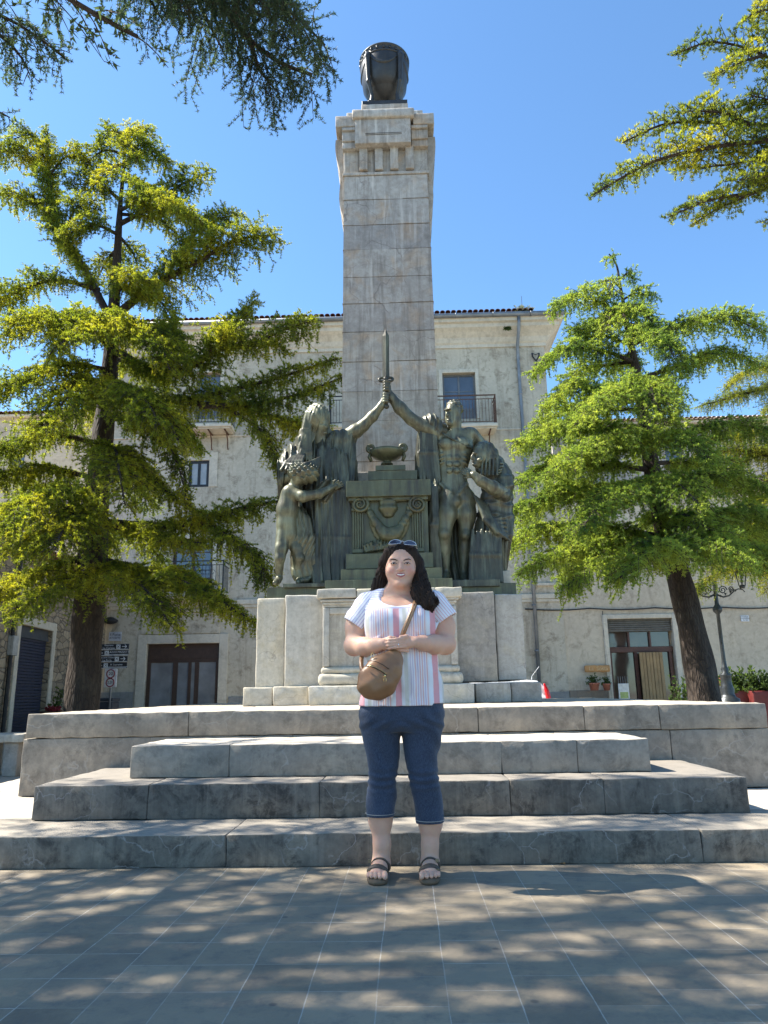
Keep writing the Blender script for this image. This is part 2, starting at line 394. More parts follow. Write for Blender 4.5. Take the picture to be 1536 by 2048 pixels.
# ================================================================ steps and terrace
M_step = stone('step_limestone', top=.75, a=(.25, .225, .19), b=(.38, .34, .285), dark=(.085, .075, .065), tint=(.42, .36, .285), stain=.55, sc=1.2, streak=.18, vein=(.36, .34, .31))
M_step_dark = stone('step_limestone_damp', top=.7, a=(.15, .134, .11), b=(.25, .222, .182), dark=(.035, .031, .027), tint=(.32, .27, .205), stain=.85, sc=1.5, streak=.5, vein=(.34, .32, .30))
M_core = plain('joint_mortar', (.10, .095, .09))
st = thing('stone_steps', 'broad grey limestone steps and terrace wall that the woman stands in front of', 'steps', (XC, 5.2, 0))
def course(name, xs, y0, y1, z0, z1, mat, parent, seed, gap=.0014, bev=.006):
    bm = NB()
    for i, (a, b) in enumerate(zip(xs, xs[1:])):
        o = .0025*(hsh(seed, i)-.5); worn_block(bm, a+gap, b-gap, y0+o, y1, z0, z1+.002*(hsh(i, seed)-.5), bev, seed=seed*7+i)
    o = done(name, bm, mat, parent, True)
    c = NB(); box(c, xs[0]+.02, xs[-1]-.02, y0+.02, y1-.02, z0+.005, z1-.012); j = done('mortar_core', c, M_core, o); return o
def mid(a, b, n, seed, jit=.25):
    return [a]+[a+(b-a)*(i+jit*(hsh(seed, i)-.5))/n for i in range(1, n)]+[b]
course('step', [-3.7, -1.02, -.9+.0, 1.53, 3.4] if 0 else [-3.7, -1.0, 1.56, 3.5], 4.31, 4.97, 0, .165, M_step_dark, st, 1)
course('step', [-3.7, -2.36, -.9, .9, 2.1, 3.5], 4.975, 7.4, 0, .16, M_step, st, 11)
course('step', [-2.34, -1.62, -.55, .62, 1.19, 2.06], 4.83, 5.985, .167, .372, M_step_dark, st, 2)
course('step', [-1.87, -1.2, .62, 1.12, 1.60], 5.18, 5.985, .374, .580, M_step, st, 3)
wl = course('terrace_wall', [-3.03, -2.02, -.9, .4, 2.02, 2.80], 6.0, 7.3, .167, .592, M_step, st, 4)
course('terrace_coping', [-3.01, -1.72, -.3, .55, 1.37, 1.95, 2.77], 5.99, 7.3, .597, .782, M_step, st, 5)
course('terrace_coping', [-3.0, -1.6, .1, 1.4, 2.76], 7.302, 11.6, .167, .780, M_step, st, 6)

# ================================================================ pedestal and column
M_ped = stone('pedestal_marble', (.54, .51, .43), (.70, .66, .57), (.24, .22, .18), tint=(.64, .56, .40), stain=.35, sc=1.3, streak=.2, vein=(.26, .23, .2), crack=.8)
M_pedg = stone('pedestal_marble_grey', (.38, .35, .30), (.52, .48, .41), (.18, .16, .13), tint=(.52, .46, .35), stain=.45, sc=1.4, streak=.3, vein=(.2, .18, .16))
M_col = stone('column_limestone', (.42, .395, .355), (.57, .54, .485), (.17, .145, .12), tint=(.54, .40, .27), stain=.35, sc=.9, streak=.65, vein=(.2, .17, .15))
pd = thing('stone_pedestal', 'pale marble pedestal of large blocks carrying the bronze figures', 'pedestal', (XC, 9, .78))
def X(px, Y, py=1280): return at(px, py, Y)[0]
def Z(py, Y, px=770): return at(px, py, Y)[2]
def pblock(name, px0, px1, py0, py1, Yf, Yb, mat, seed, parent=None, bev=.012, zb=None):
    bm = NB(); pm = (px0+px1)/2; z1 = Z(py0, Yf, pm); z0 = Z(py1, Yf, pm) if zb is None else zb
    py = (py0+(py1 or 1400))/2
    worn_block(bm, X(px0, Yf, py), X(px1, Yf, py), Yf, Yb, z0, z1, bev, .08, .003, seed); return done(name, bm, mat, parent or pd, True)
B0 = .782
pblock('base_block', 486, 545, 1375, 0, 8.30, 9.9, M_ped, 21, zb=B0); pblock('base_block', 546, 616, 1373, 0, 8.26, 9.5, M_ped, 22, zb=B0)
pblock('base_block', 617, 760, 1371, 0, 8.12, 9.0, M_ped, 23, zb=B0); pblock('base_block', 761, 949, 1368, 0, 8.12, 9.0, M_ped, 24, zb=B0)
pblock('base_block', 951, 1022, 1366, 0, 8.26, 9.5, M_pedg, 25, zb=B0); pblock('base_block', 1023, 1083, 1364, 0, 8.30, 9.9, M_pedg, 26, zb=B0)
zt = lambda py, Y: Z(py, Y)+.002
pblock('pedestal_block', 512, 569, 1196, 0, 8.46, 9.8, M_ped, 31, zb=zt(1374, 8.3)); pblock('pedestal_block', 569.5, 660, 1190, 0, 8.36, 9.6, M_ped, 32, zb=zt(1373, 8.26))
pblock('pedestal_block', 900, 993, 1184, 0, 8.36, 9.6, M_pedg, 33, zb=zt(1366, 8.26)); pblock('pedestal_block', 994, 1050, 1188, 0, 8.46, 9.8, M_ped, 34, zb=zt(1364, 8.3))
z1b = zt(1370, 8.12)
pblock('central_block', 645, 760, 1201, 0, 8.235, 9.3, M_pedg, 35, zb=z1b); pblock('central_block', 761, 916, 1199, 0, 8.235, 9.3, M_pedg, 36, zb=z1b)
pblock('central_cap', 633, 712, 1177, 1196, 8.15, 9.4, M_ped, 37); pblock('central_cap', 713, 870, 1176, 1195, 8.15, 9.4, M_ped, 38); pblock('central_cap', 870.5, 924, 1174, 1194, 8.15, 9.4, M_ped, 39)
bm = NB()   # moulding under the cap, panel rim and torus at the foot
xa, xb = X(640, 8.2), X(920, 8.2); zc = Z(1196, 8.15)
for k, (dz, dy) in enumerate(((0, 0), (.03, .022), (.055, .042))): box(bm, xa+dy, xb-dy, 8.175+dy, 8.3, zc-dz-.028, zc-dz-.001, .006, 2)
zf = Z(1370, 8.12); zp = Z(1335, 8.2)
for x0, x1 in ((xa+.03, xa+.10), (xb-.10, xb-.03)): box(bm, x0, x1, 8.205, 8.26, zp+.02, zc-.09, .008, 2)
box(bm, xa+.10, xb-.10, 8.208, 8.26, zc-.16, zc-.09, .008, 2)
done('panel_moulding', bm, M_ped, pd, True)
bm = NB(); worn_block(bm, xa-.02, xb+.02, 8.16, 8.26, zf+.004, zf+.13, .04, .06, .003, 5); worn_block(bm, xa+.01, xb-.01, 8.19, 8.25, zf+.13, zf+.20, .03, .06, .003, 6)
done('torus_moulding', bm, M_ped, pd, True)

cl = thing('stone_column', 'tall tapering limestone column with consoles at its top, rising behind the bronze figures', 'column', (XC, 10.45, .78))
def hw(z): return .700-.0084*(z-2.0)
CY = 10.47
def shaft_course(z0, z1, cuts, seed, mat, parent):
    bm = NB(); b = bmesh.new(); 
    h0, h1 = hw(z0), hw(z1)
    vs = [(-h0, -h0, z0+.002), (h0, -h0, z0+.002), (h0, h0, z0+.002), (-h0, h0, z0+.002), (-h1, -h1, z1-.002), (h1, -h1, z1-.002), (h1, h1, z1-.002), (-h1, h1, z1-.002)]
    V = [b.verts.new((XC+x, CY+y, z)) for x, y, z in vs]
    for f in ((0, 1, 2, 3), (4, 5, 6, 7), (0, 1, 5, 4), (1, 2, 6, 5), (2, 3, 7, 6), (3, 0, 4, 7)): b.faces.new([V[i] for i in f])
    for cx in cuts:
        r = bmesh.ops.bisect_plane(b, geom=b.verts[:]+b.edges[:]+b.faces[:], plane_co=(XC+cx, 0, 0), plane_no=(1, 0, 0))
        es = [e for e in r['geom_cut'] if isinstance(e, bmesh.types.BMEdge) and abs(e.verts[0].co.y-e.verts[1].co.y) < .05 and e.verts[0].co.y < CY]
        bmesh.ops.bevel(b, geom=es, offset=.003, segments=2, affect='EDGES', profile=0.0)
    es = [e for e in b.edges if len(e.link_faces) == 2 and e.calc_face_angle(0) > .9]
    bmesh.ops.bevel(b, geom=es, offset=.008, segments=2, affect='EDGES')
    o = (hsh(seed, 3)-.5)*.004
    for v in b.verts: v.co.y += o
    me = bpy.data.meshes.new('t'); b.to_mesh(me); b.free(); bm.from_mesh(me)
    return done('shaft_block', bm, mat, parent)
zs_ = [.79, 2.0, 2.75, 3.42, 4.02, 4.62]+[at(770, p, 9.8)[2] for p in (782, 722, 662, 605, 552, 497, 447, 396, 348)]
zs_[6:] = sorted(zs_[6:]); zs_ = sorted(zs_)
for i, (a, b) in enumerate(zip(zs_, zs_[1:])):
    if b-a < .1: continue
    shaft_course(a, b, [[], [.02], [-.3], [.25], []][i % 5] if i not in (7, 9) else [.02], i, M_col, cl)
# capital zone
zA = zs_[-1]; zB = Z(214, 9.6)
def cz(py, Y=9.75): return Z(py, Y)
bm = NB(); h = hw(zA)
box(bm, XC-h-.02, XC+h+.02, CY-h-.02, CY+h+.02, zA+.001, zA+.05, .008, 2)
done('string_moulding', bm, M_col, cl)
zt0 = zA+.05; ztm = cz(292); zpm = cz(232, 9.62)
bm = NB(); worn_block(bm, XC-h-.005, XC+h+.005, CY-h+.03, CY+h-.03, zt0+.001, cz(258), .01, .1, .002, 9); done('frieze_core', bm, M_col, cl, True)
bm = NB()
for k in range(4):
    x0 = XC-.40+k*.237; worn_block(bm, x0, x0+.125, CY-h-.045, CY-h+.06, zt0+.03, ztm+.02, .006, .06, .002, 40+k)
done('frieze_ribs', bm, M_col, cl, True)
bm = NB(); worn_block(bm, XC-.46, XC+.40, CY-h-.15, CY-h+.1, ztm, zpm, .006, .1, .0015, 50); o = done('tablet', bm, M_col, cl, True)
bm = NB(); box(bm, XC-.30, XC+.26, CY-h-.158, CY-h-.149, ztm+.17, ztm+.175); box(bm, XC-.30, XC+.26, CY-h-.158, CY-h-.149, ztm+.145, ztm+.149); done('incised_line', bm, M_core, o)
bm = NB(); worn_block(bm, XC-.50, XC+.46, CY-h-.20, CY-h+.2, zpm+.002, zpm+.15, .02, .1, .002, 51); done('tablet_cornice', bm, M_col, cl, True)
for sx in (-1, 1):
    bm = NB()
    for k, (z0, z1, pr) in enumerate(((cz(292), cz(280), .02), (cz(280)+.003, cz(262), .05), (cz(262)+.003, cz(256), .09))):
        a, b = sorted((XC+sx*.41, XC+sx*(h+.02))); worn_block(bm, a, b, CY-h-.03-pr, CY-h+.25, z0, z1, .006, .1, .001, 52+k)
    a, b = sorted((XC+sx*.44, XC+sx*(h+.12))); worn_block(bm, a, b, CY-h-.13, CY+h+.1, cz(255), cz(236)+.02, .012, .1, .002, 60+sx)
    done('capital_moulding', bm, M_col, cl, True)
    # S-shaped console on each flank
    z0, z1 = cz(412), cz(258); n = 14; bm = NB(); prof = []
    for i in range(n+1):
        t = i/n; pr = .03+.115*t**.7+.025*math.sin(t*9); prof.append((pr, z0+(z1-z0)*t))
    poly = [(0, z0)]+[(p, z) for p, z in prof]+[(0, z1)]
    for yy0, yy1 in ((CY-.52, CY-.30), (CY-.24, CY+.24), (CY+.30, CY+.52)):
        pp = [(XC+sx*(hw(zz)-.01+p), zz) for p, zz in poly]
        prism(bm, pp, yy0, yy1)
    done('console', bm, M_col, cl)
zU = Z(212, 9.75); zV = cz(236)+.022
bm = NB(); worn_block(bm, XC-.60, XC+.60, CY-h+.03, CY+h-.03, zV, zU, .012, .1, .002, 70); done('attic_block', bm, M_col, cl, True)
bm = NB(); worn_block(bm, XC-.45, XC+.45, CY-.45, CY+.45, zU+.002, zU+.12, .012, .1, .002, 71); worn_block(bm, XC-.38, XC+.38, CY-.38, CY+.38, zU+.121, zU+.36, .012, .1, .002, 72); done('top_block', bm, M_col, cl, True)
ZTOP = zU+.362
# stone ledge behind altar
bm = NB(); worn_block(bm, XC-.62, XC+.68, 9.35, 9.76, 2.1, at(720, 944, 9.35)[2], .01, .1, .002, 73); done('ledge_block', bm, M_pedg, cl, True)
# ================================================================ bronzes
def bronze(name, a, b, c, streak=.5, sc=1.0, spot=(.27, .29, .19)):
    t = NT(name); n = t.noise(3*sc, 8, rough=.65, dist=.3)
    col = t.ramp(n, [(.3, a), (.52, b), (.75, c)])
    s = t.noise(9, 6, t.mapv((1.6, 1.6, .13)), .65)
    col = t.mix(t.ramp(s, [(.48, (0,)*3), (.66, (streak,)*3)]), col, spot)
    col = t.mix(t.ramp(t.noise(7, 5, t.mapv((2, 2, .2)), .6), [(.52, (0,)*3), (.68, (.75,)*3)]), col, (.045, .04, .032))
    t.set(Base_Color=col, Roughness=t.math('MULTIPLY_ADD', t.noise(20, 4), .3, .27), Metallic=.25)
    t.bump(t.noise(70, 5), .25, .004); return t.m
M_bz = bronze('bronze_patina', (.055, .046, .030), (.115, .112, .068), (.21, .215, .135))
M_bzd = bronze('bronze_dark_drapery', (.026, .023, .016), (.050, .049, .033), (.095, .096, .062), .4)
M_bza = bronze('bronze_altar', (.05, .048, .027), (.085, .086, .046), (.125, .13, .068), .25, spot=(.2, .23, .14))
M_bzk = bronze('bronze_blackened', (.02, .02, .021), (.032, .032, .031), (.055, .055, .052), .12, spot=(.09, .09, .085))

def folds(amp, per, ax='x', seed=0, warp=.03, zf=2.2):
    "vertical cloth folds whose course wanders with height"
    def f(X, Y, Z):
        w = warp*(np.sin(Z*zf+seed)+.6*np.sin(Z*zf*2.3+seed*2))
        u = (X+.45*Y if ax == 'x' else X*.5+Y)+w
        a = np.sin(u*2*np.pi/per+seed)+.55*np.sin(u*2*np.pi/per*1.83+1.3*seed+np.sin(Z*3))
        a = np.sign(a)*np.abs(a)**.75
        return amp*a*(.65+.35*np.sin(Z*1.7+X*5+seed))
    return f
def curvefolds(cx, cz, per, amp, seed=0, sq=1.0):
    "folds that hang in arcs around a point"
    def f(X, Y, Z):
        r = np.sqrt((X-cx)**2+((Z-cz)*sq)**2+1e-6)+.012*np.sin(X*23+seed)
        a = np.sin(r*2*np.pi/per+seed)+.4*np.sin(r*2*np.pi/per*1.7+2)
        return amp*a*np.ones_like(Y)
    return f
H = .011
def P(px, py, Y): return at(px, py, Y)
m = .00645   # metres per pixel of the photograph at the figures
def chP(S, pts, rad, k=.03, mode='u', flat=None): S.chain([P(*p) for p in pts], [r*m for r in rad], k, mode, flat); return S
def hand(S, wrist, tip, width, up, n=4, curl=.4, rr=.011, thumb=1):
    "palm and fingers between wrist and tip"
    w = np.array(wrist); t = np.array(tip); d = t-w; L = np.linalg.norm(d); d /= L; up = np.array(up, float); up -= d*(up@d); up /= np.linalg.norm(up); nrm = np.cross(d, up)
    S.cone(w, w+d*L*.45, width*.34, width*.42, .02)
    for i in range(n):
        o = (i-(n-1)/2)/(n-1)*width; l = L*(1, 1.06, 1.0, .86)[i % 4]
        a = w+d*L*.4+up*o; b = w+d*l*.74+up*o*1.1+nrm*curl*.02; c = w+d*l*(1-.12*curl)+up*o*1.12+nrm*curl*.07
        S.chain([a, b, c], [rr*1.15, rr, rr*.8], .006)
    S.chain([w+d*L*.15+up*width*.4*thumb, w+d*L*.42+up*width*.85*thumb+nrm*.02, w+d*L*.62+up*width*.95*thumb+nrm*.035], [rr*1.2, rr*1.1, rr*.85], .008)

# ---- plinths
def plate(name, px0, px1, py0, py1, Yf, Yb, mat, parent, bev=.006):
    bm = NB(); pm = (px0+px1)/2; box(bm, X(px0, Yf, py0), X(px1, Yf, py0), Yf, Yb, Z(py1, Yf, pm), Z(py0, Yf, pm), bev, 2)
    return done(name, bm, mat, parent)
pl = thing('bronze_plinth', 'low stepped green bronze plinth under the figures, on the pale marble pedestal', 'plinth', (XC, 9, 2.1))
plate('lower_step', 534, 1032, 1170, 1200, 8.62, 10.2, M_bza, pl); plate('upper_step', 566, 880, 1164, 1172, 8.55, 10.1, M_bzd, pl)
plate('upper_step', 880.5, 1000, 1159, 1173, 8.57, 10.1, M_bzd, pl); plate('front_step', 650, 905, 1158.5, 1180, 8.40, 8.54, M_bza, pl)
bm = NB(); worn_block(bm, X(1000, 9.0), X(1026, 9.0), 8.9, 9.6, Z(1175, 8.9), Z(1146, 8.9), .01, .08, .002, 8); done('corner_stone', bm, M_ped, pl, True)
# ---- altar
AY = 8.62
al = thing('bronze_altar', 'green bronze altar with volutes, fluted corners and a hanging garland', 'altar', (XC, AY, Z(1158, AY)))
def apl(name, a, b, c, d, yf, yb=9.4, mat=M_bza, bev=.006): return plate(name, a, b, c, d, yf, yb, mat, al, bev)
apl('base_slab', 682, 884, 1137, 1160, AY-.18); apl('base_slab', 692, 866, 1106, 1136.6, AY-.08)
apl('body', 703, 855, 1000, 1108, AY+.10); 
apl('top_slab', 692, 861, 960, 992, AY-.03); apl('top_moulding', 697, 856, 992.4, 1000, AY+.02)
apl('upper_slab', 736, 834, 941, 959.5, AY+.10, 9.2); apl('upper_slab', 751, 811, 930, 940.6, AY+.16, 9.1)
for x0, x1 in ((705, 729), (829, 854)):
    bm = NB(); n = 5
    xa_, xb_ = X(x0, AY), X(x1, AY); za_, zb_ = Z(1106, AY+.1), Z(1022, AY+.1)
    box(bm, xa_, xb_, AY+.055, AY+.10, za_, za_+.05, .005); 
    for i in range(n):
        xm = xa_+(xb_-xa_)*(i+.5)/n; rod(bm, (xm, AY+.085, za_+.05), (xm, AY+.085, zb_), .013, .013, 8)
    box(bm, xa_-.01, xb_+.01, AY+.05, AY+.10, zb_, zb_+.03, .004); done('fluted_corner', bm, M_bza, al)
for cx, sg in ((720, 1), (835, -1)):
    bm = NB(); c = P(cx, 1009, AY+.05); pts = []; rr = []
    for i in range(46):
        t = i/45; a = math.pi/2+sg*(-t*4.6*math.pi) ; r = .098*(1-t)**.9+.006
        pts.append((c[0]+r*math.cos(a), c[1]-.01-.035*t, c[2]+r*math.sin(a))); rr.append(.019*(1-t)+.006)
    tube(bm, pts, rr, 8); M_, L_ = orient((c[0], c[1]-.02, c[2]), (c[0], c[1]+.12, c[2]))
    bmesh.ops.create_cone(bm, cap_ends=True, segments=28, radius1=.095, radius2=.1, depth=L_, matrix=M_)
    done('volute', bm, M_bza, al, True)
bm = NB(); ya = AY+.06
tube(bm, [P(720, 995, ya), P(745, 1000, ya), P(778, 1002, ya), P(810, 1000, ya), P(835, 995, ya)], [.018, .014, .012, .014, .018], 8); done('volute_band', bm, M_bza, al, True)
S = SDF(P(735, 1100, AY-.1)-np.array([.02, 0, .02]), P(822, 990, AY+.18)+np.array([.02, 0, .02]), .009)
for i in range(26):   # garland of leaves and fruit
    t = i/25; px = 738+82*t; py = 1016+50*math.sin(math.pi*t)**.8; r = (8+6*math.sin(math.pi*t))*m
    for j in range(4): S.ell(P(px+6*(hsh(i, j)-.5), py+9*(hsh(j, i)-.5)+3*math.sin(math.pi*t), AY+.06-.03*math.sin(math.pi*t)), [r*.62*(.6+.6*hsh(i+j, 2))]*3, .012)
for i in range(18):
    t = i/17; S.chain([P(742+74*t, 1045+25*math.sin(math.pi*t), AY+.06), P(746+66*t, 1062+30*math.sin(math.pi*t)+6*hsh(i, 1), AY+.075)], [.022, .012], .01)
S.mesh('garland', M_bza, al)
S = SDF(P(750, 1045, AY-.1)-np.array([.02, 0, .02]), P(806, 985, AY+.2)+np.array([.02, 0, .02]), .009)   # rounded boss between the volutes
S.ell(P(776, 1012, AY+.09), (.118, .085, .145), .02); S.warp(lambda X, Y, Z: .006*np.sin(Z*62)*np.ones_like(X)*np.ones_like(Y)); S.mesh('boss', M_bza, al)
S = SDF(P(724, 1110, AY-.05)-np.array([.05, 0, .03]), P(800, 1040, AY+.22), .009)   # laurel sprays at the foot
for i in range(9): S.chain([P(732+6*i, 1103-1*i, AY+.03), P(729+6.5*i, 1092-3*(i % 3), AY+.02), P(735+6*i, 1084-2*i, AY+.05)], [.02, .016, .006], .008)
for i in range(7): S.ell(P(790-2*i, 1060+6*i, AY+.09), (.03, .02, .018), .01, (0, .5, 0))
S.mesh('laurel_spray', M_bza, al)
# ---- oil bowl on the altar
bc = P(774, 930, AY+.42); bw = thing('bronze_bowl', 'small green bronze oil bowl with scrolled handles on top of the altar', 'bowl', bc)
bm = NB(); k = 34*m
lathe(bm, [(0, 0), (k*.36, 0), (k*.34, .02), (k*.22, .035), (k*.24, .05), (k*.5, .07), (k*.82, .105), (k*.97, .15), (k*1.0, .185), (k*.94, .19), (k*.9, .15), (k*.5, .1), (0, .09)], bc, 36); done('basin', bm, M_bza, bw, True)
for sg in (-1, 1):
    bm = NB(); c = bc+np.array([sg*k*.93, 0, .2]); pts = []
    for i in range(26):
        t = i/25; a = -math.pi/2+sg*t*3.3*math.pi*1; r = .055*(1-.75*t); pts.append((c[0]+r*math.cos(a)*1, c[1], c[2]+.03+r*math.sin(a)))
    tube(bm, pts, [.022*(1-.4*i/25) for i in range(26)], 8)
    tube(bm, [(c[0], c[1], c[2]-.02), (c[0]+sg*.02, c[1], c[2]-.09), (c[0]-sg*.005, c[1], c[2]-.15)], [.022, .026, .018], 8); done('handle', bm, M_bza, bw, True)
# ---- tripod cauldron on the column
tb = thing('bronze_cauldron', 'round dark bronze cauldron on legs at the very top of the column', 'cauldron', (XC, CY, ZTOP))
bm = NB(); box(bm, XC-.37, XC+.37, CY-.37, CY+.37, ZTOP, ZTOP+.075, .006); done('base_plate', bm, M_bzk, tb)
zr = at(769, 128, CY)[2]; z0 = ZTOP+.075; R0 = .405
bm = NB(); lathe(bm, [(0, z0+.30), (.10, z0+.305), (.21, z0+.345), (.30, z0+.42), (R0*.90, z0+.53), (R0*1.02, zr-.16), (R0*.98, zr-.05), (R0*.93, zr-.04), (R0*.9, zr-.12), (.28, z0+.35), (0, z0+.2)], (XC, CY, 0), 48); done('bowl', bm, M_bzk, tb, True)
bm = NB(); lathe(bm, [(R0*.94, zr-.12), (R0*1.01, zr-.12), (R0*1.04, zr-.1), (R0*1.01, zr-.08), (R0*1.01, zr-.01), (R0*1.06, zr), (R0*1.04, zr+.025), (R0*.92, zr+.025), (R0*.92, zr-.1)], (XC, CY, 0), 48)
for i in range(24): a = i*math.pi/12; box(bm, XC+math.cos(a)*R0*1.0-.02, XC+math.cos(a)*R0*1.0+.02, CY+math.sin(a)*R0-.02, CY+math.sin(a)*R0+.02, zr-.075, zr-.02, .006)
done('rim', bm, M_bzk, tb, True)
for a in (-2.25, -.89, .89, 2.25):
    S = SDF((XC+math.cos(a)*.4-.2, CY+math.sin(a)*.4-.2, z0-.02), (XC+math.cos(a)*.4+.2, CY+math.sin(a)*.4+.2, zr+.02), .009)
    q = lambda r, z: (XC+math.cos(a)*r, CY+math.sin(a)*r, z)
    S.chain([q(.36, zr-.07), q(.435, zr-.18), q(.415, z0+.42), q(.33, z0+.20), q(.345, z0+.05)], [.045, .05, .036, .028, .038], .02); S.ell(q(.37, z0+.03), (.06, .06, .03), .02)
    S.ell(q(.42, zr-.14), (.05, .05, .07), .02); S.mesh('leg', M_bzk, tb)
bm = NB()
for a0, a1 in ((-2.25, -.89), (.89, 2.25), (-.89, .89), (2.25, 4.03)):
    pts = []; rr = []
    for i in range(13):
        t = i/12; a = a0+(a1-a0)*t; s = math.sin(math.pi*t); r = .40-.03*s; pts.append((XC+math.cos(a)*r, CY+math.sin(a)*r, zr-.13-.20*s)); rr.append(.018+.024*s)
    tube(bm, pts, rr, 8)
done('swag', bm, M_bzk, tb, True)

# ---- sword held aloft
sw = thing('bronze_sword', 'bronze sword held upright by the two raised hands', 'sword', P(772, 790, 8.85))
SY = 8.85; a = P(772, 754, SY); b = P(771.5, 672, SY); tp = P(771, 657, SY); bm = NB(); hwid = 7*m
for s in (1,):
    ring0 = [bm.verts.new(a+np.array(o)) for o in ((-hwid, 0, 0), (0, -.022, 0), (hwid, 0, 0), (0, .022, 0))]
    ring1 = [bm.verts.new(b+np.array(o)) for o in ((-hwid*.95, 0, 0), (0, -.02, 0), (hwid*.95, 0, 0), (0, .02, 0))]; t_ = bm.verts.new(tp)
    for i in range(4): bm.faces.new((ring0[i], ring0[(i+1) % 4], ring1[(i+1) % 4], ring1[i])); bm.faces.new((ring1[i], ring1[(i+1) % 4], t_))
    bm.faces.new(ring0)
done('blade', bm, M_bzd, sw)
bm = NB(); g = P(772, 759, SY)
for dx in (-.048, .048): tube(bm, [(g[0]+dx+.042*math.cos(t), g[1]+.012*math.sin(t), g[2]+.03*math.sin(t)) for t in [i*math.pi/8 for i in range(16)]], .017, 8, True)
box(bm, g[0]-.03, g[0]+.03, g[1]-.03, g[1]+.03, g[2]-.03, g[2]+.03, .01); done('guard', bm, M_bzd, sw, True)
bm = NB(); rod(bm, P(772, 760, SY), P(773, 812, SY), .022, .02, 12); bmesh.ops.create_uvsphere(bm, u_segments=12, v_segments=8, radius=.034, matrix=Matrix.Translation(P(773, 813, SY))); done('hilt', bm, M_bzd, sw, True)

# ---- veiled woman
vw = thing('veiled_woman_statue', 'bronze statue of a veiled woman in long robes raising her arm to the sword', 'statue', P(645, 1165, 9.0))
Y0 = 9.0
S = SDF(P(545, 1175, 8.5)-np.array([0, 0, .02]), P(790, 785, 9.45)+np.array([.02, 0, .02]), H)
chP(S, [(684, 880, 9.0), (712, 862, 8.95), (726, 852, 8.93), (745, 833, 8.9), (762, 812, 8.87), (768, 800, 8.86)], [17, 14, 11.5, 10.5, 7, 6.5], .03)
for i in range(4):   # fingers closed on the lower grip
    c = P(773, 790+5.2*i, 8.85); S.chain([c+np.array([-.04, .0, 0]), c+np.array([-.03, -.035, .004]), c+np.array([.012, -.046, .002]), c+np.array([.035, -.02, 0])], [.016, .017, .016, .013], .006)
S.chain([P(766, 808, 8.86), P(770, 798, 8.83), P(776, 787, 8.83)], [.025, .022, .016], .012)
S.ell(P(770, 800, 8.88), (.038, .035, .05), .015)
S.ell(P(640, 842, 8.93), (.115, .135, .155), .02, (.25, 0, .5)); S.ell(P(646, 852, 8.87), (.07, .06, .105), .03, (.3, 0, .6)); S.ell(P(643, 846, 8.80), (.022, .02, .014), .008, mode='s'); S.ell(P(656, 848, 8.80), (.02, .02, .014), .008, mode='s')   # head bowed to the right
S.ell(P(652, 853, 8.805), (.014, .022, .03), .012); S.ell(P(651, 866, 8.80), (.03, .02, .012), .008)
chP(S, [(640, 870, 8.95), (642, 895, 9.0)], [15, 18], .04)
chP(S, [(563, 960, 8.8), (590, 950, 8.72), (612, 944, 8.7)], [11, 9, 7], .03)
hand(S, P(612, 944, 8.70), P(636, 936, 8.68), .075, (0, 0, 1))
S.mesh('body', M_bz, vw)
S = SDF(P(540, 1175, 8.35)-np.array([.02, 0, .04]), P(722, 850, 9.55)+np.array([.02, 0, .02]), H)
c = lambda px, py, Y: P(px, py, Y)
secs = []
for px, py, rx, ry in ((652, 884, 34, 24), (650, 910, 50, 34), (648, 940, 50, 38), (648, 975, 50, 40), (650, 1020, 48, 42), (652, 1070, 48, 46), (654, 1120, 50, 50), (654, 1168, 52, 54)):
    q = P(px, py, 9.05); secs.append((q[0], 9.05, q[2], rx*m, ry*m))
S.loft(secs, .03, pw=2.3)
chP(S, [(610, 892, 9.0), (590, 915, 8.95), (568, 940, 8.85), (562, 958, 8.8)], [20, 22, 20, 17], .06)     # wrapped right sleeve
chP(S, [(562, 935, 8.82), (556, 960, 8.82), (560, 990, 8.85)], [15, 16, 8], .04)
chP(S, [(675, 880, 8.98), (700, 872, 8.97)], [20, 15], .05)
S.bx((P(686, 920, 8.95)[0], 8.97, P(686, 925, 9)[2]), (17*m, .09, 48*m), .04, .05)      # panel hanging from the raised arm
chP(S, [(700, 880, 8.97), (703, 925, 8.97), (703, 962, 8.97)], [9, 11, 13], .04)
S.warp(folds(.024, .095, seed=1.3))
for i in range(9): chP(S, [(636+7*i, 900+4*(i % 3), 8.83), (634+8*i, 980, 8.79), (632+9*i, 1075, 8.76), (630+9.5*i, 1166, 8.73)], [2.6, 4.6, 4.4, 5.6], .016)
for i in range(6): chP(S, [(592+4*i, 903, 8.82), (574+6*i, 924, 8.72), (562+10*i, 940, 8.66)], [2, 3.6, 3], .014)
for i in range(4): chP(S, [(560+3*i, 925+5*i, 8.74), (585, 930+9*i, 8.66), (612+4*i, 928+6*i, 8.66), (640, 915+5*i, 8.75)], [2.5, 3.5, 3.5, 2], .02)   # swathe across the waist
chP(S, [(645, 895, 8.86), (655, 960, 8.76), (628, 990, 8.76)], [4, 5, 4], .03); chP(S, [(668, 900, 8.84), (672, 965, 8.76), (650, 1000, 8.74)], [4, 5, 4], .03)
S.mesh('robe', M_bzd, vw)
S = SDF(P(588, 1000, 8.5)-np.array([.02, 0, .02]), P(672, 788, 9.35)+np.array([0, 0, .02]), H)      # veil
S.ell(P(634, 838, 8.95), (.165, .195, .20), .03, (.2, 0, .4)); S.ell(P(632, 870, 9.02), (.15, .14, .22), .06)
chP(S, [(618, 845, 8.93), (610, 880, 8.9), (602, 915, 8.88), (598, 940, 8.86)], [11, 15, 15, 8], .05)
chP(S, [(650, 870, 9.02), (662, 890, 9.02)], [16, 14], .05)
S.ell(P(655, 860, 8.76), (.078, .115, .125), .02, (.3, 0, .6), mode='s')
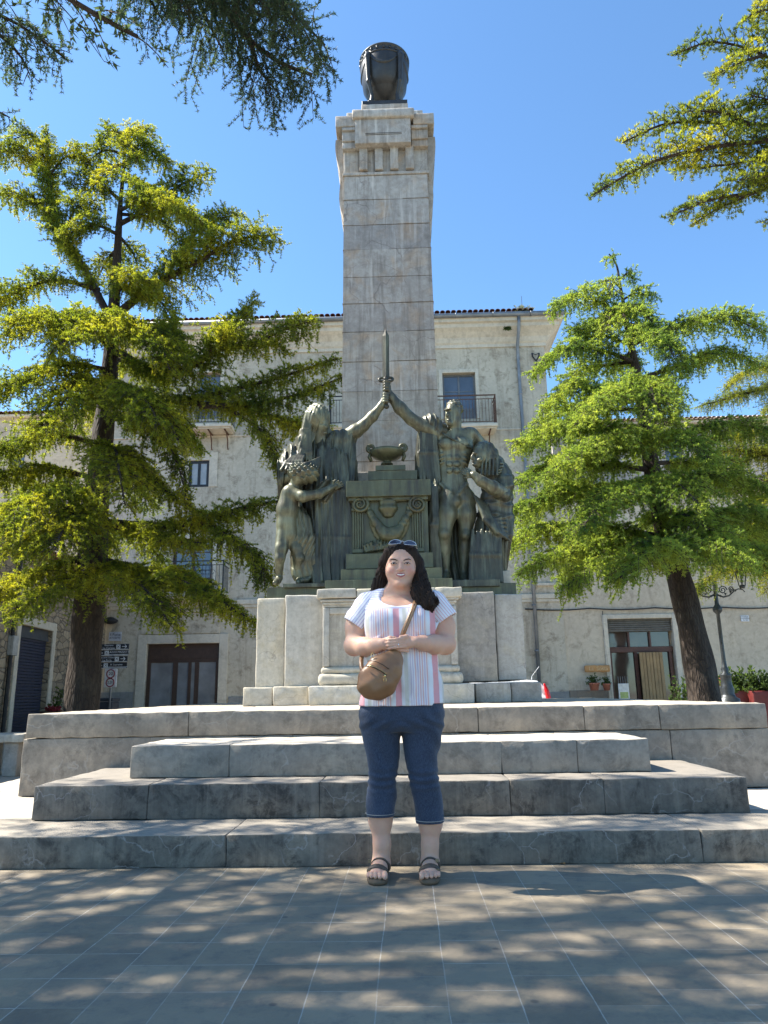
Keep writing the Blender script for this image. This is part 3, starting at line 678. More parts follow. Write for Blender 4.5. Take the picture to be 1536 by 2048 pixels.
S.warp(lambda X, Y, Z: .008*(np.sin((X*.8+Y*.7+.15*Z)*88+np.sin(Z*7))+.5*np.sin((X-.3*Z)*140))*np.clip((Z-2.9)*2, .5, 1))
for i in range(5): chP(S, [(630+3*i, 806, 8.90), (613+3*i, 825, 8.84), (606+3.5*i, 860, 8.82), (603+5*i, 905, 8.80), (600+6*i, 925+4*i, 8.80)], [1.5, 2.6, 3, 2.6, 1.2], .015)
S.mesh('veil', M_bz, vw)

# ---- nude youth leaning into her robe
yo = thing('bowed_youth_statue', 'bronze statue of a nude youth bowing his head into the robed woman', 'statue', P(585, 1165, 8.75))
S = SDF(P(540, 1178, 8.3)-np.array([.02, 0, .02]), P(690, 905, 9.1)+np.array([.02, 0, .02]), H)
chP(S, [(580, 992, 8.66), (574, 1020, 8.68), (573, 1048, 8.70), (575, 1070, 8.72)], [18, 19, 17.5, 19], .05)     # child's back
S.ell(P(600, 955, 8.60), (.11, .11, .10), .03); chP(S, [(592, 968, 8.63), (583, 985, 8.66)], [11, 13], .04)
S.ell(P(576, 1068, 8.76), (.12, .13, .10), .05)
chP(S, [(567, 1072, 8.70), (562, 1098, 8.66), (560, 1116, 8.64)], [15, 12.5, 9.5], .03); chP(S, [(560, 1116, 8.64), (556, 1136, 8.70), (559, 1156, 8.72)], [9.5, 9.5, 5.5], .025)
chP(S, [(559, 1156, 8.72), (556, 1161, 8.68), (552, 1164, 8.60), (549, 1166, 8.54)], [6, 6, 5.5, 4.5], .02)
chP(S, [(586, 1072, 8.76), (594, 1098, 8.72), (599, 1116, 8.70)], [15, 12, 9], .03); chP(S, [(599, 1116, 8.70), (597, 1136, 8.76), (600, 1154, 8.78)], [9, 9, 5.5], .025); chP(S, [(600, 1155, 8.78), (598, 1161, 8.72), (596, 1164, 8.66)], [5.5, 5.5, 4.5], .02)
chP(S, [(600, 1163, 8.72), (612, 1160, 8.70), (620, 1155, 8.72)], [4.5, 5, 4], .02)
chP(S, [(580, 984, 8.62), (606, 993, 8.55), (638, 988, 8.6), (662, 976, 8.68)], [12, 10.5, 8.5, 6.5], .03); S.ell(P(580, 984, 8.63), (.085, .08, .075), .04)
hand(S, P(660, 977, 8.68), P(684, 966, 8.74), .07, (0, 0, 1))
S.mesh('body', M_bz, yo)
S = SDF(P(560, 985, 8.3)-np.array([.02, 0, .02]), P(650, 905, 8.9), .009)
S.ell(P(606, 948, 8.585), (.185, .13, .115), .02, (0, .15, 0))
S.warp(lambda X, Y, Z: .011*(np.sin(X*75+Z*60)+np.sin(Z*95-X*30+Y*40)))
S.mesh('hair', M_bz, yo)
S = SDF(P(560, 1172, 8.45)-np.array([.02, 0, .02]), P(640, 1010, 9.1), H)
for i in range(7): chP(S, [(594+4*i, 1020+3*i, 8.72), (588+6*i, 1075+6*(i % 2), 8.70), (596+5*i, 1120, 8.74), (590+7*i, 1150+3*(i % 3), 8.76)], [4, 6, 6, 5], .03)
S.ell(P(606, 1120, 8.82), (.16, .10, .32), .06); S.ell(P(600, 1050, 8.83), (.12, .09, .24), .06); S.warp(folds(.008, .06, seed=2.2, warp=.05, zf=5)); S.mesh('drapery', M_bz, yo)

# ---- nude warrior
wa = thing('warrior_statue', 'bronze statue of a standing nude young man with a cloak, raising the sword', 'statue', P(910, 1160, 9.0))
S = SDF(P(755, 1175, 8.5)-np.array([.02, 0, .02]), P(1035, 780, 9.5)+np.array([.02, 0, .03]), H)
S.ell(P(907, 824, 8.95), (.10, .125, .13), .02, (0, 0, -.5)); S.ell(P(901, 838, 8.90), (.07, .085, .10), .04, (0, 0, -.5))
S.ell(P(899, 846, 8.84), (.035, .04, .04), .03); S.ell(P(893.5, 829, 8.80), (.018, .03, .035), .012); S.ell(P(895, 819, 8.83), (.055, .025, .012), .02, (0, 0, -.5))
S.ell(P(895.5, 840, 8.815), (.026, .014, .006), .006); S.ell(P(896, 843.5, 8.82), (.022, .014, .007), .006); S.ell(P(920, 832, 8.93), (.012, .025, .032), .008)
S.ell(P(889.5, 823.5, 8.845), (.018, .02, .010), .006, mode='s'); S.ell(P(900, 823.5, 8.815), (.02, .02, .010), .006, mode='s')
chP(S, [(911, 845, 8.97), (908, 866, 9.0)], [12, 13.5], .05)
for px, py, rx, ry, Y in ((0,)*5,): pass
secs = []
for px, py, rx, ry in ((905, 866, 26, 16), (907, 880, 36, 20), (909, 900, 37, 21), (908, 920, 32, 19), (906, 942, 28, 17), (907, 965, 28, 17), (911, 985, 31, 19), (914, 1003, 33, 19)):
    q = P(px, py, 9.0); secs.append((q[0], 9.02, q[2], rx*m, ry*m))
S.loft(secs, .05, pw=2.4)
S.ell(P(893, 887, 8.90), (.105, .05, .075), .03, (0, .1, 0)); S.ell(P(922, 887, 8.90), (.105, .05, .075), .03, (0, -.1, 0))   # chest
for r_ in range(3):
    for s_ in (-1, 1): S.ell(P(906.5+s_*7.5, 915+13*r_, 8.905-.004*r_), (.042, .022, .036), .012)
for s_ in (-1, 1):
    for r_ in range(3): S.ell(P(906.5+s_*23, 908+9*r_, 8.93), (.04, .03, .014), .015, (0, s_*.5, 0))
    S.cone(P(907+s_*27, 968, 8.93), P(909+s_*8, 988, 8.88), .022, .014, .03)
S.ell(P(878, 868, 9.0), (.10, .09, .09), .05); S.ell(P(938, 868, 9.03), (.11, .10, .09), .06)
chP(S, [(878, 868, 9.0), (850, 855, 8.97), (822, 838, 8.93), (800, 816, 8.9), (783, 795, 8.88), (778, 786, 8.87)], [15, 15.5, 12, 12.5, 8.5, 7.5], .03)
for i in range(4):
    c_ = P(772, 766+5.4*i, 8.85); S.chain([c_+np.array([.045, .01, 0]), c_+np.array([.03, -.035, .004]), c_+np.array([-.012, -.048, .002]), c_+np.array([-.036, -.018, 0])], [.017, .018, .017, .013], .006)
S.chain([P(779, 786, 8.86), P(775, 774, 8.82), P(768, 764, 8.82)], [.026, .022, .016], .012); S.ell(P(777, 777, 8.88), (.035, .035, .055), .015)
chP(S, [(943, 870, 9.08), (968, 900, 9.22), (996, 925, 9.16), (1008, 936, 9.0)], [15, 14, 12, 8], .03); hand(S, P(1008, 934, 9.0), P(1001, 944, 8.78), .085, (.3, 0, 1))
# legs
chP(S, [(897, 1000, 8.98), (893, 1030, 8.92), (889, 1065, 8.88)], [20, 18.5, 13], .05); S.ell(P(888, 1068, 8.83), (.06, .05, .065), .03)
chP(S, [(889, 1068, 8.88), (888, 1100, 8.95), (892, 1145, 8.97)], [12.5, 12.5, 7], .03); S.ell(P(884, 1092, 8.98), (.06, .06, .11), .04)
chP(S, [(892, 1147, 8.97), (890, 1157, 8.88), (888, 1160, 8.80)], [8, 7, 5], .02)
chP(S, [(931, 1000, 9.02), (933, 1030, 9.0), (931, 1068, 9.0)], [20, 18, 13], .05); S.ell(P(931, 1070, 8.94), (.06, .055, .065), .03)
chP(S, [(931, 1070, 9.0), (930, 1100, 9.04), (927, 1147, 9.04)], [12.5, 12.5, 7], .03); S.ell(P(936, 1094, 9.05), (.06, .06, .11), .04)
chP(S, [(927, 1149, 9.04), (929, 1158, 8.96), (931, 1161, 8.88)], [8, 7, 5], .02)
S.ell(P(914, 1003, 8.90), (.05, .05, .06), .04)
S.mesh('body', M_bz, wa)
S = SDF(P(885, 850, 8.5)-np.array([.02, 0, .02]), P(935, 788, 9.3)+np.array([.02, 0, .03]), .009)
S.ell(P(909, 817, 8.975), (.108, .125, .115), .02, (0, 0, -.5)); S.ell(P(893, 836, 8.80), (.09, .10, .115), .02, mode='s')
S.warp(lambda X, Y, Z: .005*(np.sin(X*110+Z*50)+np.sin(Z*120-X*40))); S.mesh('hair', M_bz, wa)
S = SDF(P(826, 1172, 8.6)-np.array([.02, 0, .02]), P(960, 845, 9.6)+np.array([.02, 0, .02]), H)      # cloak
S.bx((P(862, 900, 9.1)[0], 9.06, P(862, 905, 9.1)[2]), (20*m, .10, 62*m), .05, .05)
chP(S, [(846, 850, 9.0), (862, 847, 9.0), (882, 862, 8.98)], [12, 18, 16], .05)
chP(S, [(843, 870, 9.02), (841, 915, 9.04), (838, 958, 9.06)], [7, 8, 8.5], .04)
S.bx((P(885, 1060, 9.25)[0], 9.28, P(885, 1050, 9.25)[2]), (38*m, .10, 125*m), .06, .06)
chP(S, [(866, 925, 9.06), (867, 975, 8.97), (868, 1040, 8.92), (872, 1090, 8.95)], [9, 11, 12, 9], .05); chP(S, [(872, 1090, 9.0), (878, 1160, 9.0)], [11, 16], .05)
S.warp(folds(.017, .075, seed=.4))
for i in range(6): chP(S, [(842+6*i, 858, 8.92), (840+7*i, 905, 8.94), (840+8*i, 960, 8.96)], [2, 3, 3.2], .025)
for i in range(4): chP(S, [(862+4*i, 975, 8.88), (860+5*i, 1050, 8.86), (866+6*i, 1155, 8.92)], [2.5, 3.5, 4], .03)
S.mesh('cloak', M_bzd, wa)
bm = NB(); tube(bm, [P(884, 866, 8.87), P(905, 878, 8.86), (P(925, 888, 8.86)), P(942, 897, 8.9)], [.012]*4, 8); done('strap', bm, M_bzd, wa, True)

# ---- old woman
ow = thing('hooded_old_woman_statue', 'bronze statue of a hooded old woman leaning on the nude man, hand on his side', 'statue', P(980, 1160, 9.0))
S = SDF(P(915, 1000, 8.4)-np.array([.02, 0, .02]), P(1035, 870, 9.4), .010)
S.ell(P(962, 912, 8.86), (.10, .12, .14), .03, (0, 0, -.9)); S.ell(P(954, 925, 8.80), (.055, .06, .075), .03, (0, 0, -.9))
S.ell(P(945.5, 915, 8.76), (.028, .02, .042), .012); S.ell(P(948, 929, 8.76), (.026, .02, .022), .015); S.ell(P(949, 907, 8.76), (.03, .03, .012), .015); S.ell(P(953, 913, 8.735), (.022, .02, .012), .006, mode='s')
S.ell(P(946, 923, 8.755), (.024, .016, .007), .006); S.ell(P(960, 920, 8.745), (.03, .03, .03), .03)
chP(S, [(1003, 985, 8.85), (985, 975, 8.72), (962, 962, 8.66), (948, 950, 8.66)], [14, 13, 10, 7.5], .03); hand(S, P(950, 952, 8.66), P(921, 937, 8.72), .075, (.3, 0, 1), thumb=-1)
S.mesh('body', M_bz, ow)
S = SDF(P(915, 1175, 8.3)-np.array([.02, 0, .02]), P(1045, 870, 9.7)+np.array([.03, 0, .02]), H)
S.ell(P(969, 908, 8.93), (.155, .165, .165), .03, (0, 0, -.5)); S.ell(P(976, 930, 8.98), (.16, .16, .22), .08)
S.ell(P(950, 922, 8.72), (.085, .10, .125), .03, (0, 0, -.6), mode='s')
secs = []
for px, py, rx, ry in ((985, 930, 26, 22), (995, 950, 30, 26), (994, 985, 31, 28), (990, 1030, 35, 30), (984, 1075, 38, 32), (976, 1120, 37, 32), (972, 1168, 38, 34)):
    q = P(px, py, 9.05); secs.append((q[0], 9.05, q[2], rx*m, ry*m))
S.loft(secs, .06, pw=2.2)
chP(S, [(998, 940, 8.98), (1008, 965, 8.92), (1004, 990, 8.86)], [17, 17, 15], .05)
zA_, zB_ = P(980, 1045, 9)[2], P(980, 938, 9)[2]; sg_m = lambda v: 1/(1+np.exp(-v/.03)); fa_, fb_ = folds(.012, .10, seed=3.1), curvefolds(P(1000, 885, 9)[0], P(1000, 885, 9)[2], .12, .0065, .6)
S.warp(lambda X, Y, Z: fa_(X, Y, Z)*sg_m(zA_-Z)+fb_(X, Y, Z)*sg_m(Z-zA_)*sg_m(zB_-Z)+.006*np.sin((X*.9-Z*.35)*75+2)*sg_m(Z-zB_)*np.ones_like(Y))
for i in range(6): chP(S, [(948+5*i, 990+4*i, 8.84), (970+5*i, 1040+5*i, 8.76), (1008+2*i, 1035+9*i, 8.86)], [2, 4, 2.5], .03)
for i in range(7): chP(S, [(946+9*i, 1060+4*(i % 2), 8.80), (942+9.5*i, 1110, 8.78), (940+10.5*i, 1164, 8.78)], [3, 4, 4.5], .03)
for i in range(5): chP(S, [(957+6*i, 893-2*i, 8.80), (966+7*i, 915, 8.80), (962+8*i, 950, 8.78)], [1.5, 2.6, 2.2], .015)
chP(S, [(1018, 1070, 8.95), (1022, 1035, 9.0)], [8, 6], .04)
S.mesh('cloak', M_bzd, ow)
# ================================================================ cedars
def mat_needles(name, a, b, c, tr):
    t = NT(name); n = t.noise(1.7, 4, rough=.6); n2 = t.noise(9, 3)
    col = t.ramp(n, [(.34, a), (.5, b), (.66, c)]); col = t.mix(t.ramp(n2, [(.42, (0,)*3), (.68, (.65,)*3)]), col, a)
    t.set(Base_Color=col, Roughness=.55)
    t.b.inputs['Specular IOR Level'].default_value = .35
    tl = t.n('ShaderNodeBsdfTranslucent'); t.l(t.mix(1.0, col, tr, 'MULTIPLY'), tl.inputs[0])
    mx = t.n('ShaderNodeMixShader'); mx.inputs[0].default_value = .6; t.l(t.b.outputs[0], mx.inputs[1]); t.l(tl.outputs[0], mx.inputs[2]); t.l(mx.outputs[0], t.out.inputs[0])
    return t.m
def mat_bark():
    t = NT('cedar_bark'); v = t.mapv((1, 1, .22)); e = t.vor(22, t.mix(.3, v, t.mapv((1, 1, .3))), 'DISTANCE_TO_EDGE'); n = t.noise(12, 8, v, .7)
    c = t.ramp(n, [(.3, (.022, .016, .012)), (.7, (.07, .05, .037))]); c = t.mix(t.ramp(e, [(0, (.8,)*3), (.1, (0,)*3)]), c, (.02, .014, .012))
    c = t.mix(t.ramp(t.noise(2.2, 4), [(.55, (0,)*3), (.7, (.4,)*3)]), c, (.10, .09, .07))
    t.set(Base_Color=c, Roughness=.95); t.bump(t.math('ADD', e, t.math('MULTIPLY', n, .4)), 1.0, .03); return t.m
M_bark = mat_bark()
M_ndl = mat_needles('cedar_needles', (.06, .10, .02), (.20, .24, .032), (.34, .34, .04), (2.3, 2.1, .8))
M_ndr = mat_needles('cedar_needles_fresh', (.08, .14, .035), (.22, .29, .065), (.30, .35, .08), (2.2, 2.1, 1.0))
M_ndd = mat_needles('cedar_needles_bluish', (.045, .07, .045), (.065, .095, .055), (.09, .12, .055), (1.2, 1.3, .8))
rng = np.random.RandomState(5)
def unit(v): return v/(np.linalg.norm(v, axis=-1, keepdims=True)+1e-9)
def resample(P_, n):
    P_ = np.asarray(P_, float); d = np.r_[0, np.cumsum(np.linalg.norm(np.diff(P_, axis=0), axis=1))]
    t = np.linspace(0, d[-1], n); Q = np.stack([smooth_interp(t, d, P_[:, k]) for k in range(3)], 1); return Q, d[-1]
def limb_foliage(pts, W, droop=.5, lift=.25, sp=.042, hang=.25, start=.14, nl=.040, nw=.0062, K=10, seed=0, subsp=.06, sublen=.2, prof=None, up=.25, clump=0):
    r = np.random.RandomState(seed); Q, L = resample(pts, 60); T = unit(np.gradient(Q, axis=0))
    n = max(6, int(L*(1-start)/sp)*2); s = start+(1-start)*(np.arange(n)+r.rand(n)*.8)/n; i = np.clip(s*59, 0, 58.99); i0 = i.astype(int); f = (i-i0)[:, None]
    p = Q[i0]*(1-f)+Q[i0+1]*f; t = T[i0]; side = np.where(np.arange(n) % 2 == 0, 1, -1)[:, None]
    h = unit(np.cross(t, [0, 0, 1])); a = np.radians(r.uniform(15, 60, n))[:, None]
    d = unit(h*side*np.cos(a)+t*np.sin(a)+np.array([0, 0, 1])*r.normal(.05, .22, n)[:, None])
    pr = np.interp(s, [start, .4, .75, 1], prof or [.45, 1, .8, .25])
    l = W*pr*r.uniform(.5, 1.15, n)
    if clump: l = l*np.where(np.sin(s*L*2*np.pi/clump+r.rand()*6+1.5*np.sin(s*L*3.1)) > .0, 1.15, .12)
    m2 = np.maximum(2, (l/subsp).astype(int)); rep = np.repeat(np.arange(n), m2); N2 = len(rep)
    k = np.concatenate([np.arange(q) for q in m2]); u = np.clip((k+r.rand(N2)*.9+.3)/m2[rep], 0, 1)
    Z_ = np.array([0, 0, 1.])
    def lat(u, rep): return p[rep]+d[rep]*(l[rep]*u)[:, None]+Z_*((lift*u-droop*u*u)*l[rep])[:, None]
    q0 = lat(u, rep); perp = unit(np.cross(d[rep], Z_)); sd = np.where(k % 2 == 0, 1, -1)[:, None]
    d2 = unit(d[rep]*.55+perp*sd*r.uniform(.4, 1, N2)[:, None]+Z_*r.normal(.02, .35, N2)[:, None])
    hg = r.rand(N2) < hang; d2[hg] = unit(Z_*-1+r.normal(0, .3, (hg.sum(), 3)))
    l2 = sublen*r.uniform(.4, 1.1, N2)*(1-.35*u); l2[hg] *= r.uniform(.8, 1.9, hg.sum())
    l2 = np.minimum(l2, l[rep]*.8+.05)
    # twig segments: laterals as 3 pieces, sub-twigs as one
    segA = [lat(np.full(n, x), np.arange(n)) for x in (0, .34, .67, 1)]
    A = np.concatenate(segA[:-1]+[q0]); sag = d2*l2[:, None]-Z_*(l2*.25)[:, None]
    B = np.concatenate(segA[1:]+[q0+sag]); R_ = np.concatenate([np.full(n, .0075), np.full(n, .006), np.full(n, .0045), np.full(N2, .003)])
    # tufts
    m3 = np.maximum(2, (l2/.034).astype(int)); r3 = np.repeat(np.arange(N2), m3); k3 = np.concatenate([np.arange(q) for q in m3]); v = ((k3+.6)/m3[r3])[:, None]
    c = q0[r3]+d2[r3]*l2[r3][:, None]*v-Z_*(l2[r3][:, None]*.25*v*v)
    r4 = np.repeat(np.arange(len(c)), K); nd = unit(d2[r3][r4]*.45+unit(r.normal(size=(len(r4), 3)))*.8+Z_*up)
    b0 = c[r4]+r.normal(0, .006, (len(r4), 3)); ln = nl*r.uniform(.7, 1.25, len(r4))[:, None]; w = unit(np.cross(nd, r.normal(size=(len(r4), 3))))*nw
    tri = np.stack([b0-w, b0+w, b0+nd*ln], 1)
    return tri, (A, B, R_)
def twig_tris(A, B, R_):
    d = unit(B-A); a = unit(np.cross(d, np.array([.3, .5, .8]))); b = np.cross(d, a); R_ = R_[:, None]; out = []
    k = [(a*math.cos(x)+b*math.sin(x))*R_ for x in (0, 2.094, 4.189)]
    for i in range(3): out.append(np.stack([A+k[i], A+k[(i+1) % 3], B+k[(i+1) % 3]*.5], 1)); out.append(np.stack([A+k[i], B+k[(i+1) % 3]*.5, B+k[i]*.5], 1))
    return np.concatenate(out)
def bark_tube(name, pts, rr, parent, n=12, amp=.12, seed=0, dens=14):
    Q, L = resample(pts, max(6, int(L_of(pts)*dens))); m_ = len(Q); R_ = np.interp(np.linspace(0, 1, m_), np.linspace(0, 1, len(rr)), rr)
    T = unit(np.gradient(Q, axis=0)); a = unit(np.cross(T, [.13, .95, .2])); b = np.cross(T, a); V = []
    th = np.linspace(0, 2*np.pi, n, endpoint=False)
    for i in range(m_):
        w = 1+amp*(np.sin(th*3+seed+Q[i, 2]*1.3)*.5+np.sin(th*5+Q[i, 2]*2.2+seed)*.35+np.sin(Q[i, 2]*6+th*2)*.3)
        V.append(Q[i]+(a[i]*np.cos(th)[:, None]+b[i]*np.sin(th)[:, None])*(R_[i]*w)[:, None])
    V = np.concatenate(V); F = []
    for i in range(m_-1):
        for k in range(n): F.append((i*n+k, i*n+(k+1) % n, (i+1)*n+(k+1) % n, (i+1)*n+k))
    return meshq(name, V, F, M_bark, parent, True)
def L_of(p): p = np.asarray(p, float); return np.linalg.norm(np.diff(p, axis=0), axis=1).sum()
NT_TRI = [0]
def cedar(name, label, cat, trunk, limbs, mat, group=None, opts=None, seed=0):
    "trunk: points and radii; limbs: (points, base radius, foliage reach, options)"
    opts = opts or {}
    tp, tr_ = trunk; t = thing(name, label, cat, tuple(tp[0]), group)
    bark_tube('trunk', tp, tr_, t, 18, .12, seed)
    tris = []; sg = []
    for i, (pts, r0_, W_, o) in enumerate(limbs):
        bark_tube('limb', pts, [r0_, r0_*.55, r0_*.18], t, 8, .1, i, 9)
        k = dict(opts); k.update(o); tri, s_ = limb_foliage(pts, W_, seed=seed*97+i, **k); tris.append(tri); sg.append(s_)
    A = np.concatenate([s_[0] for s_ in sg]); B = np.concatenate([s_[1] for s_ in sg]); R_ = np.concatenate([s_[2] for s_ in sg])
    tw = twig_tris(A, B, R_); V = np.concatenate(tris+[tw]); nn = len(V)-len(tw); NT_TRI[0] += len(V)
    fm = np.zeros(len(V), np.int32); fm[nn:] = 1
    meshq('crown', V.reshape(-1, 3), np.arange(len(V)*3).reshape(-1, 3), [mat, M_bark], t, False, fm)
    return t
def px(*p): return [at(*q) for q in p]
def wiggle_limbs(seed, trunk_fn, n, z0, z1, L0, L1, az=(0, 360), r0_=.05, W_=.7, rise=.1, sag=.25, **o):
    r = np.random.RandomState(seed); out = []
    for i in range(n):
        u = (i+r.rand()*.8)/n; z = z0+(z1-z0)*u; a = math.radians(az[0]+(az[1]-az[0])*((i*.618+r.rand()*.15) % 1)); L = (L0+(L1-L0)*u)*r.uniform(.75, 1.15); b = np.array(trunk_fn(z))
        d = np.array([math.cos(a), math.sin(a), 0]); s = np.array([-d[1], d[0], 0])*r.normal(0, .12)
        pts = [b, b+d*L*.3+s*L*.3+np.array([0, 0, rise*L*.5]), b+d*L*.65+s*L*.8+np.array([0, 0, rise*L*.8]), b+d*L+s*L+np.array([0, 0, (rise-sag)*L])]
        out.append((pts, r0_*(.6+.4*L/max(L0, L1)), W_*(.5+.5*L/max(L0, L1)), dict(o)))
    return out
# ---- cedar on the left
YL = 12.0
lt = px((160, 1432, YL), (176, 1230, YL), (190, 1060, YL), (205, 880, YL), (220, 720, YL), (232, 560, YL), (240, 420, YL), (250, 300, YL), (252, 262, YL)); lt[0][2] = -.02
lr = [.30, .25, .24, .19, .16, .12, .08, .04, .015]
def ltf(z): q = np.array(lt); return [np.interp(z, q[:, 2], q[:, 0]), YL, z]
LL = [
 (px((220, 640, 12), (300, 578, 11.9), (400, 520, 11.8), (480, 478, 11.7), (550, 470, 11.6)), .085, .95, {}),
 (px((330, 560, 11.9), (380, 480, 11.9), (430, 440, 12.0), (480, 430, 12.2)), .04, .6, {}),
 (px((236, 450, 12), (300, 415, 12), (360, 370, 12), (418, 345, 12)), .05, .65, {}),
 (px((240, 420, 12), (290, 400, 11.4), (350, 410, 11), (400, 440, 10.8)), .04, .6, {}),
 (px((246, 330, 12), (290, 300, 12), (340, 325, 12)), .03, .5, {}), (px((248, 310, 12), (215, 300, 12), (165, 330, 12)), .03, .5, {}),
 (px((250, 275, 12), (275, 262, 12.2), (310, 275, 12.3)), .02, .35, {}), (px((250, 270, 12), (225, 262, 11.9), (195, 285, 11.8)), .02, .35, {}),
 (px((240, 400, 12), (200, 370, 12), (140, 370, 12)), .04, .6, {}), (px((238, 470, 12), (190, 450, 11.6), (130, 470, 11.4)), .04, .6, {}),
 (px((222, 640, 12), (170, 540, 12), (115, 450, 12), (98, 350, 12), (95, 262, 12)), .075, .75, dict(droop=.7)),
 (px((115, 440, 12), (60, 400, 12), (0, 390, 12)), .04, .6, {}), (px((100, 350, 12), (50, 310, 12), (-20, 300, 12)), .035, .6, {}), (px((98, 350, 12), (140, 310, 12), (175, 320, 12)), .03, .5, {}), (px((96, 300, 12), (60, 270, 12), (20, 280, 12)), .03, .45, {}), (px((130, 470, 12), (150, 420, 11.6), (190, 400, 11.4)), .03, .5, {}),
 (px((200, 580, 12), (110, 560, 11.6), (20, 590, 11.3), (-60, 620, 11)), .05, .7, {}), (px((224, 600, 12), (260, 560, 11.3), (300, 560, 10.9)), .04, .6, {}),
 (px((225, 700, 12), (330, 742, 11.6), (405, 722, 11.4), (465, 650, 11.4), (510, 600, 11.4)), .07, .75, {}), (px((420, 700, 11.4), (500, 690, 11.2), (580, 655, 11.1), (632, 640, 11)), .04, .65, {}), (px((330, 742, 11.6), (340, 690, 11.5), (350, 640, 11.5)), .04, .6, {}), (px((405, 722, 11.4), (440, 680, 11), (480, 660, 10.7)), .04, .6, {}),
 (px((222, 760, 12), (340, 800, 11.6), (480, 775, 11.3), (600, 742, 11.1), (675, 716, 11)), .07, .5, dict(hang=.4)), (px((400, 812, 11.4), (530, 805, 11.2), (620, 780, 11), (690, 752, 10.9)), .05, .42, dict(hang=.4)),
 (px((380, 805, 11.5), (500, 820, 11.4), (590, 845, 11.2), (655, 850, 11.1)), .05, .5, dict(hang=.4)), (px((470, 825, 11.3), (530, 870, 11.1), (560, 940, 11)), .03, .4, dict(hang=.5)),
 (px((215, 790, 12), (270, 790, 11), (330, 825, 10.4), (355, 880, 10.1)), .05, .7, dict(droop=.8)), (px((215, 800, 12), (240, 780, 10.8), (290, 800, 10.2), (320, 850, 9.9)), .04, .8, dict(droop=.8)), (px((212, 820, 12), (290, 850, 11.2), (345, 905, 10.9), (375, 1000, 10.8)), .05, .42, dict(droop=.8)), (px((208, 880, 12), (280, 930, 11.4), (335, 985, 11), (400, 1025, 10.9)), .05, .4, {}),
 (px((193, 1046, 12), (290, 1052, 11.7), (400, 1042, 11.3), (490, 1015, 11), (570, 1000, 10.9)), .10, .62, dict(hang=.4)), (px((400, 1042, 11.3), (450, 1070, 11), (500, 1100, 10.8), (535, 1150, 10.7)), .05, .6, dict(hang=.5, droop=.8)), (px((300, 1052, 11.7), (340, 1080, 11.2), (400, 1085, 10.8)), .04, .5, {}),
 (px((185, 1120, 12), (290, 1140, 11.4), (400, 1180, 10.9), (510, 1245, 10.6)), .08, .62, dict(hang=.45)), (px((185, 1130, 12), (250, 1150, 11), (310, 1200, 10.4), (340, 1250, 10.1)), .05, .7, dict(hang=.45)),
 (px((190, 1110, 12), (110, 1130, 11.6), (20, 1170, 11.2), (-80, 1200, 11)), .07, .8, dict(hang=.45)), (px((188, 1130, 12), (140, 1160, 11), (70, 1200, 10.3), (20, 1220, 10)), .05, .7, dict(hang=.45)),
 (px((205, 890, 12), (110, 870, 11.8), (0, 900, 11.6), (-90, 920, 11.4)), .06, .8, dict(hang=.4)), (px((200, 960, 12), (110, 940, 12), (20, 950, 12), (-60, 970, 12)), .05, .7, dict(hang=.4)),
 (px((195, 1000, 12), (130, 985, 11), (60, 1000, 10.3), (0, 1050, 9.9)), .05, .95, dict(droop=.8)), (px((193, 1030, 12), (160, 1020, 10.9), (130, 1050, 10.2), (110, 1100, 9.8)), .05, .85, dict(droop=.8)), (px((193, 1040, 12), (100, 1060, 10.8), (30, 1090, 10.2)), .05, .8, {}),
 (px((225, 700, 12), (160, 650, 11), (80, 630, 10.2), (10, 650, 9.9)), .05, .95, dict(droop=.7)), (px((225, 690, 12), (200, 640, 10.8), (160, 650, 10.1), (120, 690, 9.8)), .05, .85, dict(droop=.7)), (px((220, 740, 12), (130, 730, 11.2), (40, 760, 10.7), (-40, 790, 10.5)), .05, .85, {}), (px((225, 690, 12), (270, 650, 11.2), (320, 690, 10.8), (340, 740, 10.6)), .04, .65, {}),
 (px((218, 780, 12), (180, 760, 11), (130, 800, 10.3), (90, 860, 10)), .05, .8, {}), (px((200, 920, 12), (230, 900, 10.8), (240, 950, 10.1), (250, 1010, 9.9)), .05, .7, {}),
]
LL += wiggle_limbs(3, ltf, 14, 2.6, 10.2, 3.0, 1.0, (20, 160), .05, .65)
LL += [(px((252, 268, 12), (262, 262, 11.8), (280, 280, 11.6)), .015, .3, {}), (px((252, 268, 12), (240, 268, 12.2), (222, 285, 12.3)), .015, .3, {}), (px((250, 285, 12), (262, 295, 11.6), (275, 325, 11.4)), .02, .4, {}), (px((248, 330, 12), (225, 335, 11.6), (205, 365, 11.4)), .02, .4, {}), (px((246, 360, 12), (280, 365, 11.5), (310, 385, 11.2)), .02, .45, {})]
cedar('cedar_tree', 'tall yellow-green cedar with a thick brown trunk left of the monument', 'tree', (lt, lr), LL, M_ndl, 'cedars around the monument', dict(droop=.5, hang=.3), 1)
